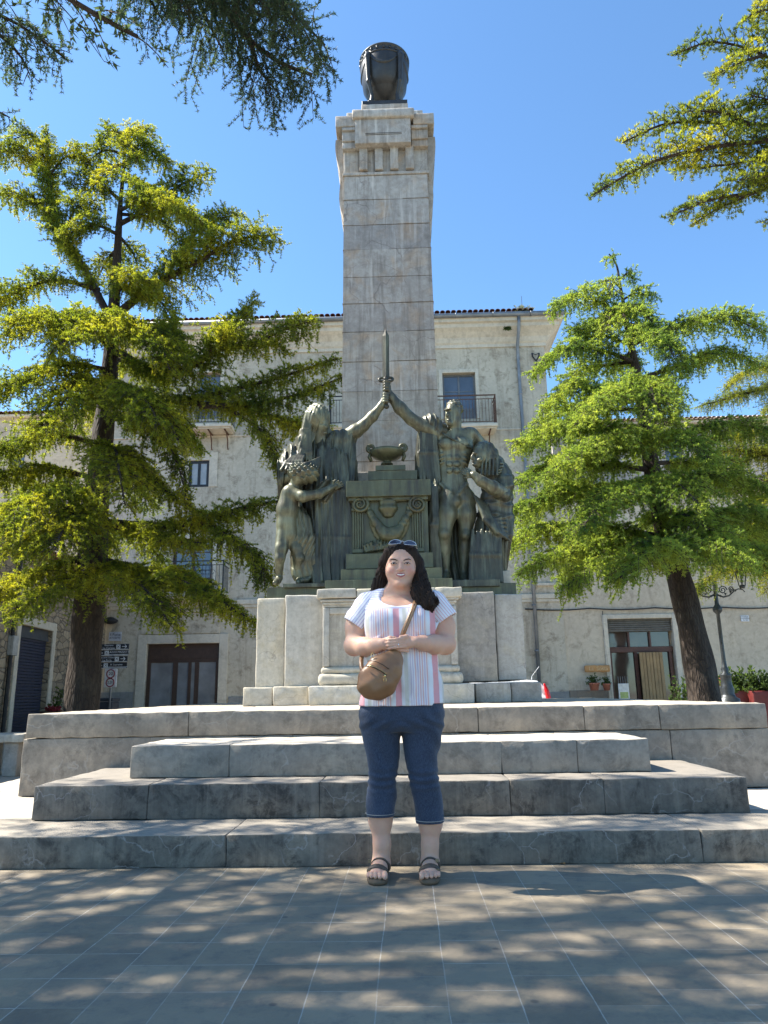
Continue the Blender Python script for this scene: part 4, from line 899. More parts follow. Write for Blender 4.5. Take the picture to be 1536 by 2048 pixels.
# ---- cedar on the right
YR = 13.0
rt = px((1418, 1412, YR), (1398, 1330, YR), (1378, 1240, YR), (1358, 1160, YR), (1335, 1080, YR), (1312, 980, YR), (1292, 860, YR), (1272, 740, YR), (1252, 640, YR), (1240, 570, YR), (1228, 520, YR), (1218, 508, YR)); rt[0][2] = -.02
rr_ = [.30, .26, .235, .21, .185, .165, .14, .11, .08, .05, .028, .012]
def rtf(z): q = np.array(rt); return [np.interp(z, q[:, 2], q[:, 0]), YR, z]
RL = [
 (px((1252, 640, 13), (1200, 605, 13), (1150, 592, 12.9), (1108, 612, 12.8)), .04, .6, {}), (px((1245, 600, 13), (1275, 585, 13), (1302, 592, 13)), .025, .45, {}), (px((1240, 575, 13), (1225, 560, 12.9), (1222, 590, 12.6)), .02, .35, {}), (px((1240, 560, 13), (1258, 545, 13), (1268, 560, 13)), .02, .3, {}), (px((1232, 530, 13), (1222, 512, 13), (1212, 520, 13)), .012, .22, {}), (px((1248, 610, 13), (1265, 610, 12.5), (1300, 640, 12.2)), .03, .45, {}), (px((1248, 610, 13), (1225, 620, 12.5), (1215, 660, 12.2)), .03, .45, {}),
 (px((1270, 725, 13), (1200, 700, 12.8), (1120, 700, 12.6), (1066, 742, 12.5)), .045, .6, {}), (px((1262, 690, 13), (1190, 665, 12.9), (1140, 655, 12.8)), .035, .6, {}), (px((1262, 690, 13), (1330, 660, 13), (1400, 640, 13), (1470, 640, 13), (1530, 668, 13)), .05, .7, {}), (px((1260, 680, 13), (1290, 660, 12.2), (1330, 680, 11.8), (1350, 720, 11.6)), .04, .7, {}),
 (px((1275, 760, 13), (1360, 730, 13.2), (1440, 705, 13.4), (1510, 725, 13.5)), .05, .6, dict(hang=.4)), (px((1280, 780, 13), (1210, 780, 12.7), (1140, 775, 12.5), (1088, 815, 12.4)), .05, .7, {}), (px((1280, 790, 13), (1240, 770, 12.1), (1190, 800, 11.6), (1150, 850, 11.4)), .045, .75, {}), (px((1285, 800, 13), (1300, 770, 12), (1310, 800, 11.4), (1330, 850, 11.2)), .045, .75, {}),
 (px((1295, 880, 13), (1200, 855, 12.6), (1110, 860, 12.4), (1030, 885, 12.3)), .055, .75, {}), (px((1300, 900, 13), (1240, 880, 12), (1160, 900, 11.4), (1090, 950, 11.2)), .05, .8, {}), (px((1300, 900, 13), (1330, 870, 12), (1380, 880, 11.4), (1420, 920, 11.2)), .05, .75, {}), (px((1300, 880, 13), (1390, 860, 13.2), (1480, 850, 13.3), (1560, 870, 13.3)), .05, .6, dict(hang=.4)),
 (px((1305, 940, 13), (1200, 930, 12.7), (1110, 925, 12.5), (1035, 960, 12.4)), .055, .75, {}), (px((1310, 960, 13), (1400, 950, 13.1), (1480, 960, 13.2), (1560, 990, 13.2)), .05, .6, dict(hang=.4)), (px((1315, 990, 13), (1210, 990, 12.6), (1110, 990, 12.4), (1022, 1020, 12.3)), .06, .75, {}), (px((1318, 1000, 13), (1270, 970, 11.8), (1210, 1000, 11.1), (1160, 1060, 10.8)), .055, .85, {}), (px((1318, 1000, 13), (1330, 960, 11.9), (1360, 970, 11.2), (1400, 1010, 10.9)), .055, .8, {}),
 (px((1332, 1075, 13), (1220, 1060, 12.6), (1110, 1055, 12.3), (1015, 1085, 12.2)), .065, .8, {}), (px((1335, 1085, 13), (1230, 1085, 12.3), (1130, 1095, 11.9), (1045, 1140, 11.7)), .065, .8, dict(hang=.4)), (px((1340, 1100, 13), (1270, 1100, 12), (1190, 1130, 11.4), (1130, 1175, 11.2)), .06, .75, dict(hang=.45)),
 (px((1345, 1105, 13), (1340, 1090, 11.6), (1300, 1100, 10.8), (1240, 1155, 10.5)), .06, .85, dict(droop=.7)), (px((1345, 1105, 13), (1380, 1080, 11.8), (1430, 1085, 11), (1500, 1120, 10.7)), .06, .85, dict(droop=.7)), (px((1345, 1110, 13), (1430, 1090, 12.4), (1500, 1095, 12), (1580, 1120, 11.8)), .06, .85, {}), (px((1330, 1060, 13), (1420, 1030, 12.6), (1500, 1025, 12.3), (1580, 1050, 12.2)), .055, .75, {}), (px((1325, 1040, 13), (1370, 1030, 12), (1420, 1060, 11.3)), .05, .75, {}),
]
RL += wiggle_limbs(8, rtf, 16, 3.2, 8.4, 3.2, 1.0, (10, 170), .05, .7)
cedar('cedar_tree', 'bright green layered cedar with a dark leaning trunk right of the monument', 'tree', (rt, rr_), RL, M_ndr, 'cedars around the monument', dict(droop=.6, hang=.3), 2)
# ---- darker cedar farther right
dt = px((1660, 1400, 17), (1650, 1100, 17), (1640, 800, 17), (1630, 560, 17)); dt[0][2] = -.02
DL = [(px((1645, 760, 17), (1560, 770, 16.8), (1480, 790, 16.6), (1400, 812, 16.5)), .06, .7, {}), (px((1645, 700, 17), (1560, 730, 16.8), (1500, 740, 16.6), (1450, 780, 16.5)), .06, .7, {}), (px((1645, 860, 17), (1560, 860, 16.6), (1480, 870, 16.4), (1400, 880, 16.2)), .07, .7, {}), (px((1648, 900, 17), (1560, 915, 16.6), (1480, 900, 16.4), (1390, 915, 16.2)), .07, .8, {}),
      (px((1648, 980, 17), (1560, 990, 16.6), (1500, 1010, 16), (1440, 1040, 15.6)), .07, .8, {}), (px((1650, 1050, 17), (1560, 1040, 16), (1500, 1060, 15.4), (1430, 1100, 15)), .07, .8, {}), (px((1650, 820, 17), (1590, 800, 16.2), (1540, 820, 15.6)), .06, .8, {}), (px((1650, 960, 17), (1590, 930, 16.2), (1540, 960, 15.6)), .06, .8, {}), (px((1640, 660, 17), (1590, 680, 16.6), (1550, 720, 16.3)), .05, .6, {})]
DL += wiggle_limbs(41, lambda z: [np.interp(z, [q[2] for q in dt], [q[0] for q in dt]), 17, z], 22, 3.2, float(dt[-1][2])-.1, 3.2, .5, (-175, 175), .05, .8)
cedar('cedar_tree', 'dark cedar at the right edge reaching in behind the bright one', 'tree', (dt, [.3, .25, .16, .05]), DL, M_ndl, 'cedars around the monument', dict(droop=.3, hang=.35, K=4), 3)
# ---- near cedar whose boughs hang in from the upper left and shade the square
near = dict(nl=.036, nw=.0046, K=10, sp=.095, subsp=.055, droop=.45, lift=.1, hang=.42, up=.1, sublen=.26)
nb = [np.array([-8.2, 3.2, -.02]), np.array([-8.1, 3.2, 3]), np.array([-8.0, 3.3, 6.5]), np.array([-7.9, 3.4, 10]), np.array([-7.9, 3.4, 13])]
def nf(z): return [-8.0, 3.3, z]
NL = [
 ([nf(7.2)]+px((150, -260, 5.4), (330, -110, 5.6), (440, 0, 5.7), (500, 80, 5.8), (560, 125, 5.9), (625, 150, 6.0)), .10, .95, dict(prof=[.3, .5, 1, .5], hang=.5)), (px((400, -60, 5.65), (520, -20, 5.3), (600, 40, 5.2), (650, 90, 5.2)), .04, .7, {}), (px((380, -80, 5.6), (400, 10, 6.1), (430, 70, 6.4), (450, 110, 6.6)), .04, .75, {}), (px((500, 80, 5.8), (520, 140, 6.1), (560, 190, 6.3)), .03, .5, {}),
 (px((150, -160, 5.4), (250, -60, 5.8), (300, 0, 6), (330, 50, 6.2)), .04, .6, dict(hang=.5)), (px((250, -110, 5.4), (330, -40, 5.3), (360, 0, 5.2)), .03, .5, {}), (px((300, -100, 5.4), (450, -50, 5.0), (560, -20, 4.8)), .04, .7, {}),
 ([nf(6.6)]+px((-200, -60, 5.2), (-50, 10, 5.3), (30, 45, 5.4), (90, 85, 5.5), (130, 115, 5.6)), .06, .5, dict(prof=[.5, .8, 1, .4], hang=.45)), (px((-60, 60, 5.3), (0, 70, 5.5), (40, 110, 5.6), (60, 150, 5.7)), .03, .35, {}), (px((-80, 180, 5.5), (-20, 215, 5.6), (20, 235, 5.7)), .03, .25, {}), (px((60, -90, 5.4), (90, -40, 5.5), (120, 0, 5.6)), .03, .35, {}),
]
NL2 = wiggle_limbs(26, nf, 10, 5.2, 8.4, 4.3, 3.7, (17, 50), .07, .85, rise=.05, sag=.18)+wiggle_limbs(21, nf, 15, 5.0, 9.0, 5.6, 5.2, (-38, 17), .07, .85, rise=.05, sag=.18)+wiggle_limbs(22, nf, 8, 4.6, 10.5, 4.4, 2.0, (60, 330), .08, .9)
for q in NL2: q[3].update(nl=.05, nw=.012, K=4, sp=.12, subsp=.085, hang=.15, sublen=.18, clump=.6)
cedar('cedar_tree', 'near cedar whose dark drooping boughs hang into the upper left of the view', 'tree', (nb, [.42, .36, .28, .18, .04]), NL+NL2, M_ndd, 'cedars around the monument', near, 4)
# ---- near cedar on the right, lit from behind
fb = [np.array([9.5, 6.5, -.02]), np.array([9.4, 6.6, 4]), np.array([9.3, 6.7, 8]), np.array([9.3, 6.7, 13])]
nr_ = dict(nl=.036, nw=.0046, K=12, sp=.055, subsp=.045, droop=.25, lift=.45, hang=.12, up=.75, sublen=.17)
FL = [
 (px((2050, 320, 6.9), (1750, 190, 6.9), (1560, 125, 6.9), (1480, 92, 6.9), (1420, 84, 6.9), (1352, 108, 6.9)), .04, .34, {}), (px((1800, 200, 6.9), (1600, 60, 6.6), (1540, 20, 6.5), (1500, 30, 6.4)), .035, .45, {}), (px((1530, 110, 6.9), (1480, 125, 6.7), (1430, 150, 6.6)), .02, .25, {}),
 (px((2050, 330, 7), (1750, 280, 7), (1600, 256, 7), (1450, 246, 7), (1330, 248, 7), (1245, 285, 7)), .05, .36, {}), (px((2050, 360, 6.8), (1750, 290, 6.8), (1580, 280, 6.8), (1440, 292, 6.8), (1310, 322, 6.8), (1188, 388, 6.8)), .055, .42, {}), (px((1900, 360, 6.9), (1600, 305, 7), (1450, 330, 7.1), (1345, 338, 7.2)), .03, .32, {}), (px((1500, 250, 7), (1440, 225, 6.8), (1380, 222, 6.7)), .025, .3, {}), (px((1600, 230, 6.9), (1540, 200, 6.7), (1500, 190, 6.6)), .02, .3, {}),
 (px((2050, 370, 6.9), (1750, 330, 6.9), (1600, 350, 6.9), (1500, 390, 6.9), (1430, 420, 6.9), (1392, 445, 6.9)), .045, .36, {}), (px((1500, 388, 6.9), (1420, 400, 6.7), (1342, 432, 6.6)), .025, .22, {}), (px((1600, 350, 6.9), (1540, 350, 6.6), (1480, 360, 6.5)), .03, .32, {}), (px((1700, 420, 7), (1600, 420, 7), (1535, 440, 7)), .03, .25, {}),
]
FL += wiggle_limbs(31, lambda z: [9.35, 6.65, z], 10, 4, 11, 4.0, 2.2, (-60, 120), .08, .8, nl=.05, nw=.01, K=4, sp=.12, subsp=.08, up=.25)
cedar('cedar_tree', 'near cedar whose bright level boughs reach in from the upper right', 'tree', (fb, [.4, .34, .26, .04]), FL, M_ndl, 'cedars around the monument', nr_, 5)
print('needle faces', NT_TRI[0])
# ================================================================ the woman
YB = 4.09; q4 = .00272
def B(px_, py_, dy=0): return at(px_, py_, YB+dy)
def chB(S, pts, rad, k=.02, mode='u', flat=None): S.chain([B(*p) for p in pts], [r*q4 for r in rad], k, mode, flat); return S
def mat_skin(name, c, red):
    t = NT(name); n = t.noise(14, 6); n2 = t.noise(60, 5)
    col = t.mix(t.ramp(n, [(.35, (0,)*3), (.7, (.6,)*3)]), c, red); col = t.mix(t.ramp(n2, [(.5, (0,)*3), (.75, (.3,)*3)]), col, tuple(v*.8 for v in c))
    if name == 'skin':
        for cc_, r_ in ((B(784, 1141, -.09), .034), (B(819, 1141, -.09), .034), (B(801.5, 1139, -.11), .02), (B(709, 1300, -.02), .05), (B(891, 1298, -.02), .05)):
            vd = t.n('ShaderNodeVectorMath', operation='DISTANCE'); t.l(t.tc.outputs['Object'], vd.inputs[0]); vd.inputs[1].default_value = tuple(cc_)
            col = t.mix(t.ramp(t.math('DIVIDE', vd.outputs['Value'], r_), [(.2, (.55,)*3), (1, (0,)*3)]), col, (.56, .22, .17))
        col = t.mix(t.ramp(t.vor(170), [(.05, (.35,)*3), (.16, (0,)*3)]), col, (.40, .20, .13))
    t.set(Base_Color=col, Roughness=.6); t.b.inputs['Subsurface Weight'].default_value = .3; t.b.inputs['Subsurface Radius'].default_value = (.02, .008, .004)
    t.b.inputs['Subsurface Scale'].default_value = .5; t.bump(n2, .12, .002); return t.m
M_skin = mat_skin('skin', (.62, .37, .255), (.57, .29, .20)); M_lip = mat_skin('lips', (.42, .12, .11), (.38, .10, .09))
M_teeth = plain('teeth', (.8, .76, .7), .3, bump=0); M_eyew = plain('eye_white', (.62, .57, .53), .3, bump=0); M_iris = plain('iris', (.05, .032, .02), .2, bump=0)
def mat_hair():
    t = NT('dark_hair'); n = t.noise(8, 6, t.mapv((14, 14, .9)), .6)
    t.set(Base_Color=t.ramp(n, [(.3, (.016, .010, .007)), (.7, (.036, .022, .015))]), Roughness=.5); t.b.inputs['Specular IOR Level'].default_value = .10; t.bump(n, .5, .005); return t.m
M_hair = mat_hair()
wo_ = thing('person', 'smiling woman with long dark hair in a striped pastel blouse, cropped jeans and brown sandals', 'person', (B(800, 1700)[0], YB, 0))
SK = SDF((B(672, 1300)[0], YB-.30, -.01), (B(930, 1300)[0], YB+.16, B(800, 1068)[2]), .004)
S = SK
# head
S.ell(B(803, 1126, .02), (.088, .100, .108), .01); S.ell(B(801.5, 1144, -.015), (.0815, .082, .078), .04); S.ell(B(802, 1160, -.035), (.052, .052, .040), .03)
S.ell(B(802, 1167, -.072), (.030, .026, .021), .022)
for s in (-1, 1):
    S.ell(B(801.5+s*15.5, 1141, -.062), (.033, .027, .026), .02)                                   # cheek
    S.ell(B(801+s*13.5, 1126.5, -.098), (.022, .012, .0115), .014, mode='s')                       # eye socket
    S.ell(B(801+s*13.5, 1127, -.083), (.0175, .014, .0115), .006)
    S.cone(B(801+s*7, 1120.2, -.082), B(801+s*20, 1119.5, -.068), .010, .008, .014)                # brow
    S.ell(B(801.5+s*5.2, 1139.5, -.094), (.0095, .012, .0085), .006)                               # nostril wing
    S.ell(B(802+s*33.5, 1133, .015), (.010, .018, .030), .006)                                     # ear
S.cone(B(801, 1123, -.086), B(801.5, 1137.5, -.107), .0075, .0115, .010); S.ell(B(801.5, 1138.5, -.106), (.0125, .012, .0105), .008)
S.ell(B(801.5, 1149, -.086), (.036, .014, .011), .014); S.ell(B(801.5, 1149.3, -.099), (.031, .010, .0055), .004, mode='s')   # mouth
for s in (-1, 1): S.cone(B(801.5+s*9, 1140, -.104), B(801.5+s*15, 1149, -.094), .0028, .0022, .006, mode='s')
S.ell(B(801.5, 1154.5, -.092), (.02, .008, .006), .008)
# neck and chest
chB(S, [(803, 1158, .03), (803, 1182, .03), (801, 1200, .035)], [20, 20.5, 29], .04); S.ell(B(802, 1171, -.02), (.052, .045, .022), .03)
for s in (-1, 1): S.cone(B(802+s*14, 1186, .03), B(801+s*58, 1206, .03), .048, .048, .05)
secs = [(B(x, y)[0], YB+o, B(x, y)[2], rx*q4, ry) for x, y, rx, ry, o in ((801, 1196, 56, .075, .02), (801, 1212, 66, .105, .0), (801, 1245, 66, .135, 0), (802, 1290, 66, .135, 0), (803, 1340, 70, .135, 0), (803, 1400, 78, .14, 0), (803, 1440, 79, .14, 0))]
S.loft(secs, .03, pw=2.3)
# arms
chB(S, [(730, 1216, .02), (713, 1252, .02), (709, 1287, -.01)], [20.5, 20.5, 18.5], .04); S.ell(B(708, 1294, -.01), (.050, .05, .045), .03)
chB(S, [(709, 1291, -.02), (730, 1294, -.10), (752, 1291, -.17), (766, 1288, -.205)], [19, 18, 13.5, 10.5], .02)
chB(S, [(875, 1216, .02), (887, 1252, .02), (890, 1285, -.01)], [20.5, 21, 19], .04); S.ell(B(891, 1291, -.01), (.050, .05, .045), .03)
chB(S, [(890, 1288, -.02), (868, 1289, -.11), (846, 1286, -.18), (831, 1284, -.215)], [19.5, 18, 14, 11], .02)
# hands: her left lies over her right
S.ell(B(774, 1289, -.208), (.034, .017, .028), .015); S.ell(B(818, 1285, -.222), (.038, .018, .029), .015)
for i, (dy, l) in enumerate(((-8.4, 0), (-2.8, -2.5), (2.8, -1.5), (8.2, 3))):
    S.chain([B(812, 1286+dy*.9, -.228), B(794, 1286.5+dy, -.246), B(779+l, 1288+dy, -.240), B(772+l, 1289+dy, -.222)], [.0090, .0082, .0076, .0066], .0015)
for i, dy in enumerate((-8, -3, 2.6, 7.4)):
    S.chain([B(782, 1292+dy, -.213), B(800, 1293+dy*1.05, -.222), B(816, 1295+dy, -.217)], [.009, .0085, .007], .003)
S.chain([B(822, 1277, -.222), B(812, 1273, -.232), B(801, 1273.5, -.236)], [.0115, .010, .008], .006); S.chain([B(770, 1280, -.214), B(780, 1275.5, -.224), B(790, 1275.5, -.222)], [.0115, .010, .008], .006)
# legs
chB(S, [(764, 1560, .02), (760, 1610, .03), (761, 1640, .03), (764, 1690, .02), (763, 1722, .02)], [22, 23.5, 20, 15, 14.5], .03); S.ell(B(761, 1630, .045), (.046, .045, .09), .04)
chB(S, [(845, 1560, .02), (858, 1610, .03), (861, 1645, .03), (860, 1690, .02), (860, 1722, .02)], [22, 23.5, 20, 14.5, 14.5], .03); S.ell(B(860, 1635, .045), (.045, .045, .09), .04)
FT = []
for cx, tx, sgn in ((762, 755, 1), (860, 860, -1)):
    an = B(cx, 1722, .02); xt = B(tx, 1768, -.12)[0]; z = .028
    heel = np.array([an[0], YB+.055, z+.026]); ball = np.array([xt, YB-.115, z+.020]); 
    S.chain([an, heel+np.array([0, -.03, .03])], [.040, .036], .03); S.ell(heel, (.034, .04, .03), .03)
    S.chain([an+np.array([0, -.01, -.02]), (an+ball)/2+np.array([0, -.02, -.008]), ball], [.038, .036, .026], .03)
    S.ell(ball, (.047, .05, .022), .02)
    for i, (o, l, r_) in enumerate(((.036, .052, .0135), (.014, .054, .0105), (-.006, .049, .010), (-.024, .041, .0095), (-.039, .030, .009))):
        b = ball+np.array([sgn*o, -.028, -.004]); S.chain([b, b+np.array([sgn*o*.08, -l*.6, .002]), b+np.array([sgn*o*.1, -l, -.006])], [r_, r_, r_*.95], .004)
    FT.append((an, heel, ball, sgn))
footD = S.D.copy(); body = S.mesh('body', M_skin, wo_)
# face details
def small(name, fn, lo, hi, mat, h=.0016, par=None):
    s_ = SDF(lo, hi, h); fn(s_); return s_.mesh(name, mat, par or body)
for s in (-1, 1):
    e = B(801+s*13.5, 1127.2, -.0885)
    small('eye', lambda q: q.ell(e, (.0125, .011, .0048), .001), e-.03, e+.03, M_eyew)
    small('iris', lambda q: q.ell(e+np.array([0, -.0085, .0002]), (.0066, .0042, .0054), .001), e-.03, e+.03, M_iris)
    bm = NB(); tube(bm, [B(801+s*(13.5+d), 1126.3-o, -.0985+abs(d)*.0012+(.002 if abs(d) > 5 else 0)) for d, o in ((-6, -1.2), (-3, .6), (0, 1.1), (3, .7), (6.2, -1.4))], [.0014, .0024, .0026, .0024, .0014], 6); done('eyelash', bm, M_hair, body, True)
    bm = NB(); tube(bm, [B(801+s*d, y, o) for d, y, o in ((6, 1121.2, -.0925), (11, 1118.8, -.0905), (17, 1118.0, -.0835), (22, 1120.2, -.073))], [.0024, .0033, .0030, .0014], 6); done('eyebrow', bm, M_hair, body, True)
c = B(801.5, 1149.2, -.094); small('teeth', lambda q: q.chain([B(801.5+d, y, o) for d, y, o in ((-9, 1147.6, -.089), (-5, 1149.0, -.0955), (0, 1149.8, -.0985), (5, 1149.0, -.0955), (9, 1147.6, -.089))], [.0022, .0040, .0046, .0040, .0022], .002), c-.04, c+.04, M_teeth)
def lips(q):
    q.chain([B(801.5+d, y, o) for d, y, o in ((-12, 1145.6, -.086), (-6, 1146.4, -.0985), (-1.5, 1147.0, -.1015), (1.5, 1147.0, -.1015), (6, 1146.4, -.0985), (12, 1145.6, -.086))], [.0016, .0028, .0030, .0030, .0028, .0016], .002)
    q.chain([B(801.5+d, y, o) for d, y, o in ((-12, 1146.0, -.086), (-6.5, 1151.2, -.0965), (0, 1153.4, -.1005), (6.5, 1151.2, -.0965), (12, 1146.0, -.086))], [.0016, .0034, .0044, .0034, .0016], .002)
small('lips', lips, c-.05, c+.05, M_lip)
bm = NB(); e = B(797, 1290, -.243); tube(bm, [e+np.array([.0, .0095*math.cos(t), .0095*math.sin(t)]) for t in [i*math.pi/8 for i in range(16)]], .0016, 6, True)
bmesh.ops.create_icosphere(bm, subdivisions=1, radius=.0042, matrix=Matrix.Translation(e+np.array([0, -.0125, 0]))); done('ring', bm, plain('silver', (.8, .8, .8), .12, 1, bump=0), body, True)
# hair
S = SDF((B(735, 1240)[0], YB-.18, B(800, 1232)[2]), (B(880, 1100)[0], YB+.19, B(800, 1076)[2]), .004)
S.ell(B(803, 1122, .04), (.098, .116, .109), .01); S.ell(B(803, 1140, .07), (.098, .09, .14), .05)
S.ell(B(801, 1140, -.085), (.0755, .11, .118), .012, mode='s'); 
chB(S, [(776, 1104, -.02), (768, 1125, .0), (764, 1148, .03), (760, 1172, .05), (756, 1188, .06)], [9, 8.5, 10, 14, 12], .03)
chB(S, [(827, 1104, -.02), (838, 1125, -.01), (841, 1150, -.02), (846, 1175, -.05), (852, 1198, -.085), (857, 1208, -.115)], [9, 8, 10.5, 13.5, 15.5, 12], .03)
chB(S, [(838, 1160, -.03), (836, 1185, -.08), (838, 1205, -.11)], [10, 13, 7], .03); chB(S, [(846, 1180, -.06), (864, 1205, -.085), (861, 1222, -.095)], [12, 11, 4], .02); chB(S, [(843, 1190, -.08), (850, 1212, -.11), (846, 1222, -.115)], [10, 8, 3], .02)
chB(S, [(759, 1170, .04), (749, 1186, .05), (741, 1190, .05)], [12, 8, 3], .02)
X0 = B(803, 1100)[0]; Zp = B(803, 1100)[2]
S.warp(lambda X, Y, Z: (.0009+.0026*np.clip((B(803, 1128)[2]-Z)*16, 0, 1))*(np.sin((X+.12*np.sin(Z*18)*.2+Y*.5)*430)+.7*np.sin((X*.8-Y+.05*Z)*260+Z*14)+.6*np.sin(X*150+Z*22)))
S.cone((X0, YB-.12, Zp+.05), (X0, YB+.04, Zp+.053), .004, .003, .008, mode='s')
for i in range(26):     # separate locks
    t = i/25; s = 1 if i % 2 else -1
    if s > 0: pts = [(822+14*t, 1106+4*t, -.04+.04*t), (833+10*t, 1130, -.03), (834+14*t, 1160, -.055), (838+20*t, 1188, -.11+.03*t), (834+32*t, 1212+8*math.sin(i*2.1), -.125+.03*t)]
    else: pts = [(783-13*t, 1106+4*t, -.04+.04*t), (771-5*t, 1130, -.01), (767-6*t, 1152, .015), (762-8*t, 1174, .03), (756-14*t, 1186+4*math.sin(i), .04)]
    chB(S, pts, [1.6, 2.2, 2.6, 2.4, .8], .005)
S.mesh('hair', M_hair, wo_)
# blouse
def mat_blouse(mode):
    t = NT('striped_cotton_'+mode); v = t.tc.outputs['Object']; P_ = t.sep(v); wob = t.math('MULTIPLY', t.math('SUBTRACT', t.noise(6, 3), .5), .012)
    if mode == 'front':
        xo = B(770, 1300)[0]; w = t.math('ADD', t.math('SUBTRACT', P_[0], xo), wob); lean = t.math('MULTIPLY', t.math('SUBTRACT', P_[2], 1.1), .02); w = t.math('ADD', w, lean)
        f = t.math('FRACT', t.math('DIVIDE', t.math('ADD', w, 2.0), .196))
        white = (.70, .67, .67); pk = (.68, .33, .35); lav = (.52, .42, .54); be = (.60, .57, .50); rd = (.66, .40, .39)
        st = []
        for i in range(6): st += [(i*.062, rd if i % 3 != 1 else lav), (i*.062+.030, white)]
        st += [(.385, (.70, .71, .74)), (.47, pk), (.63, white), (.72, be), (.82, white), (.88, lav), (.90, white), (.94, lav), (.96, white)]
        col = t.ramp(f, st[:31], 'CONSTANT')
        zy = B(800, 1221)[2]; hs = t.math('FRACT', t.math('DIVIDE', P_[2], .0135))
        yoke = t.ramp(hs, [(0, (.78, .77, .80)), (.55, (.50, .46, .62)), (.9, (.78, .77, .80))], 'CONSTANT')
        col = t.mix(t.math('GREATER_THAN', P_[2], zy), col, yoke)
        col = t.mix(t.math('LESS_THAN', t.math('ABSOLUTE', t.math('SUBTRACT', P_[2], zy)), .004), col, (.55, .5, .62))
    else:
        m_ = t.mapv((1, 1, 1), (0, math.radians(-38 if mode == 'sleeve_a' else 38), 0)); q = t.sep(m_); f = t.math('FRACT', t.math('DIVIDE', t.math('ADD', q[0], 5), .0145))
        col = t.ramp(f, [(0, (.78, .77, .79)), (.55, (.52, .44, .60) if mode == 'sleeve_a' else (.70, .44, .47)), (.85, (.78, .77, .79))], 'CONSTANT')
    t.set(Base_Color=col, Roughness=.85); wv = t.n('ShaderNodeTexWave'); wv.inputs['Scale'].default_value = 150; t.l(v, wv.inputs[0])
    t.bump(t.math('ADD', t.noise(200, 2), t.math('MULTIPLY', t.noise(11, 4), 1.5)), .25, .004); return t.m
S = SDF((B(700, 1430)[0], YB-.24, B(800, 1424)[2]), (B(905, 1300)[0], YB+.22, B(800, 1176)[2]), .004)
secs = [(B(x, y)[0], YB+o, B(x, y)[2], rx*q4, ry) for x, y, rx, ry, o in ((801, 1193, 62, .088, .02), (801, 1210, 70, .118, 0), (800, 1235, 71, .146, 0), (800, 1262, 70, .153, 0), (801, 1295, 71, .152, 0), (802, 1335, 75, .158, 0), (803, 1375, 80, .166, 0), (803, 1411, 84, .172, 0))]
S.loft(secs, .02, pw=2.3)
for s in (-1, 1): S.ell(B(800+s*31, 1247, -.085), (.088, .085, .082), .06); S.cone(B(802+s*30, 1194, .03), B(801+s*70, 1213, .02), .060, .067, .03)
S.ell(B(802, 1330, -.08), (.15, .10, .14), .08)
S.ell(B(798, 1178, -.10), (.128, .12, .098), .008, mode='s'); S.cone(B(801, 1165, .04), B(800, 1196, .03), .095, .082, .008, mode='s')
S.bx(B(876, 1414, 0), (11.5*q4, .3, 7.5*q4), .004, .002, 's')
S.warp(lambda X, Y, Z: (.0045*np.sin(X*62+3*np.sin(Z*9)+Y*20)+.003*np.sin(X*121+Z*17)+.002*np.sin(Z*48+X*30))*np.clip((1.22-Z)*3.2, .15, 1.25)*np.clip((Z-B(803, 1411)[2])*14, .08, 1))
for (a, b, r_) in (((770, 1262, -.165), (735, 1300, -.12), 5), ((775, 1300, -.165), (735, 1335, -.13), 5), ((835, 1262, -.165), (868, 1300, -.12), 5), ((815, 1310, -.168), (872, 1345, -.11), 4), ((850, 1330, -.15), (820, 1400, -.17), 4), ((880, 1240, -.04), (866, 1262, -.09), 5)): S.cone(B(*a), B(*b), .003, r_*q4*.5, .018)
bl = S.mesh('blouse', mat_blouse('front'), wo_)
for nm, (a, b, ra, rb) in (('sleeve_a', ((738, 1209, .02), (712, 1247, .015), 27, 27.5)), ('sleeve_b', ((868, 1207, .02), (889, 1237, .015), 27, 28))):
    S = SDF((B(675, 1280)[0], YB-.13, B(800, 1270)[2]), (B(930, 1300)[0], YB+.14, B(800, 1176)[2]), .004); A_, B_ = B(*a), B(*b)
    S.cone(A_, B_, ra*q4, rb*q4, 0); d_ = unit(B_-A_); S.cone(A_, B_+d_*.2, ra*q4-.006, rb*q4+.014, .003, mode='s') if 0 else None
    S.cone(A_+d_*.03, B_+d_*.12, ra*q4-.012, rb*q4-.006, .002, mode='s')
    S.warp(lambda X, Y, Z: .0014*np.sin(X*90+Z*60)+.0010*np.sin(Y*80+Z*40+X*50)); S.D = np.maximum(S.D, ((S.ax[0][:, None, None]-B_[0])*d_[0]+(S.ax[1][None, :, None]-B_[1])*d_[1]+(S.ax[2][None, None, :]-B_[2])*d_[2]-.012).astype(np.float32)); S.mesh('sleeve', mat_blouse(nm), bl)
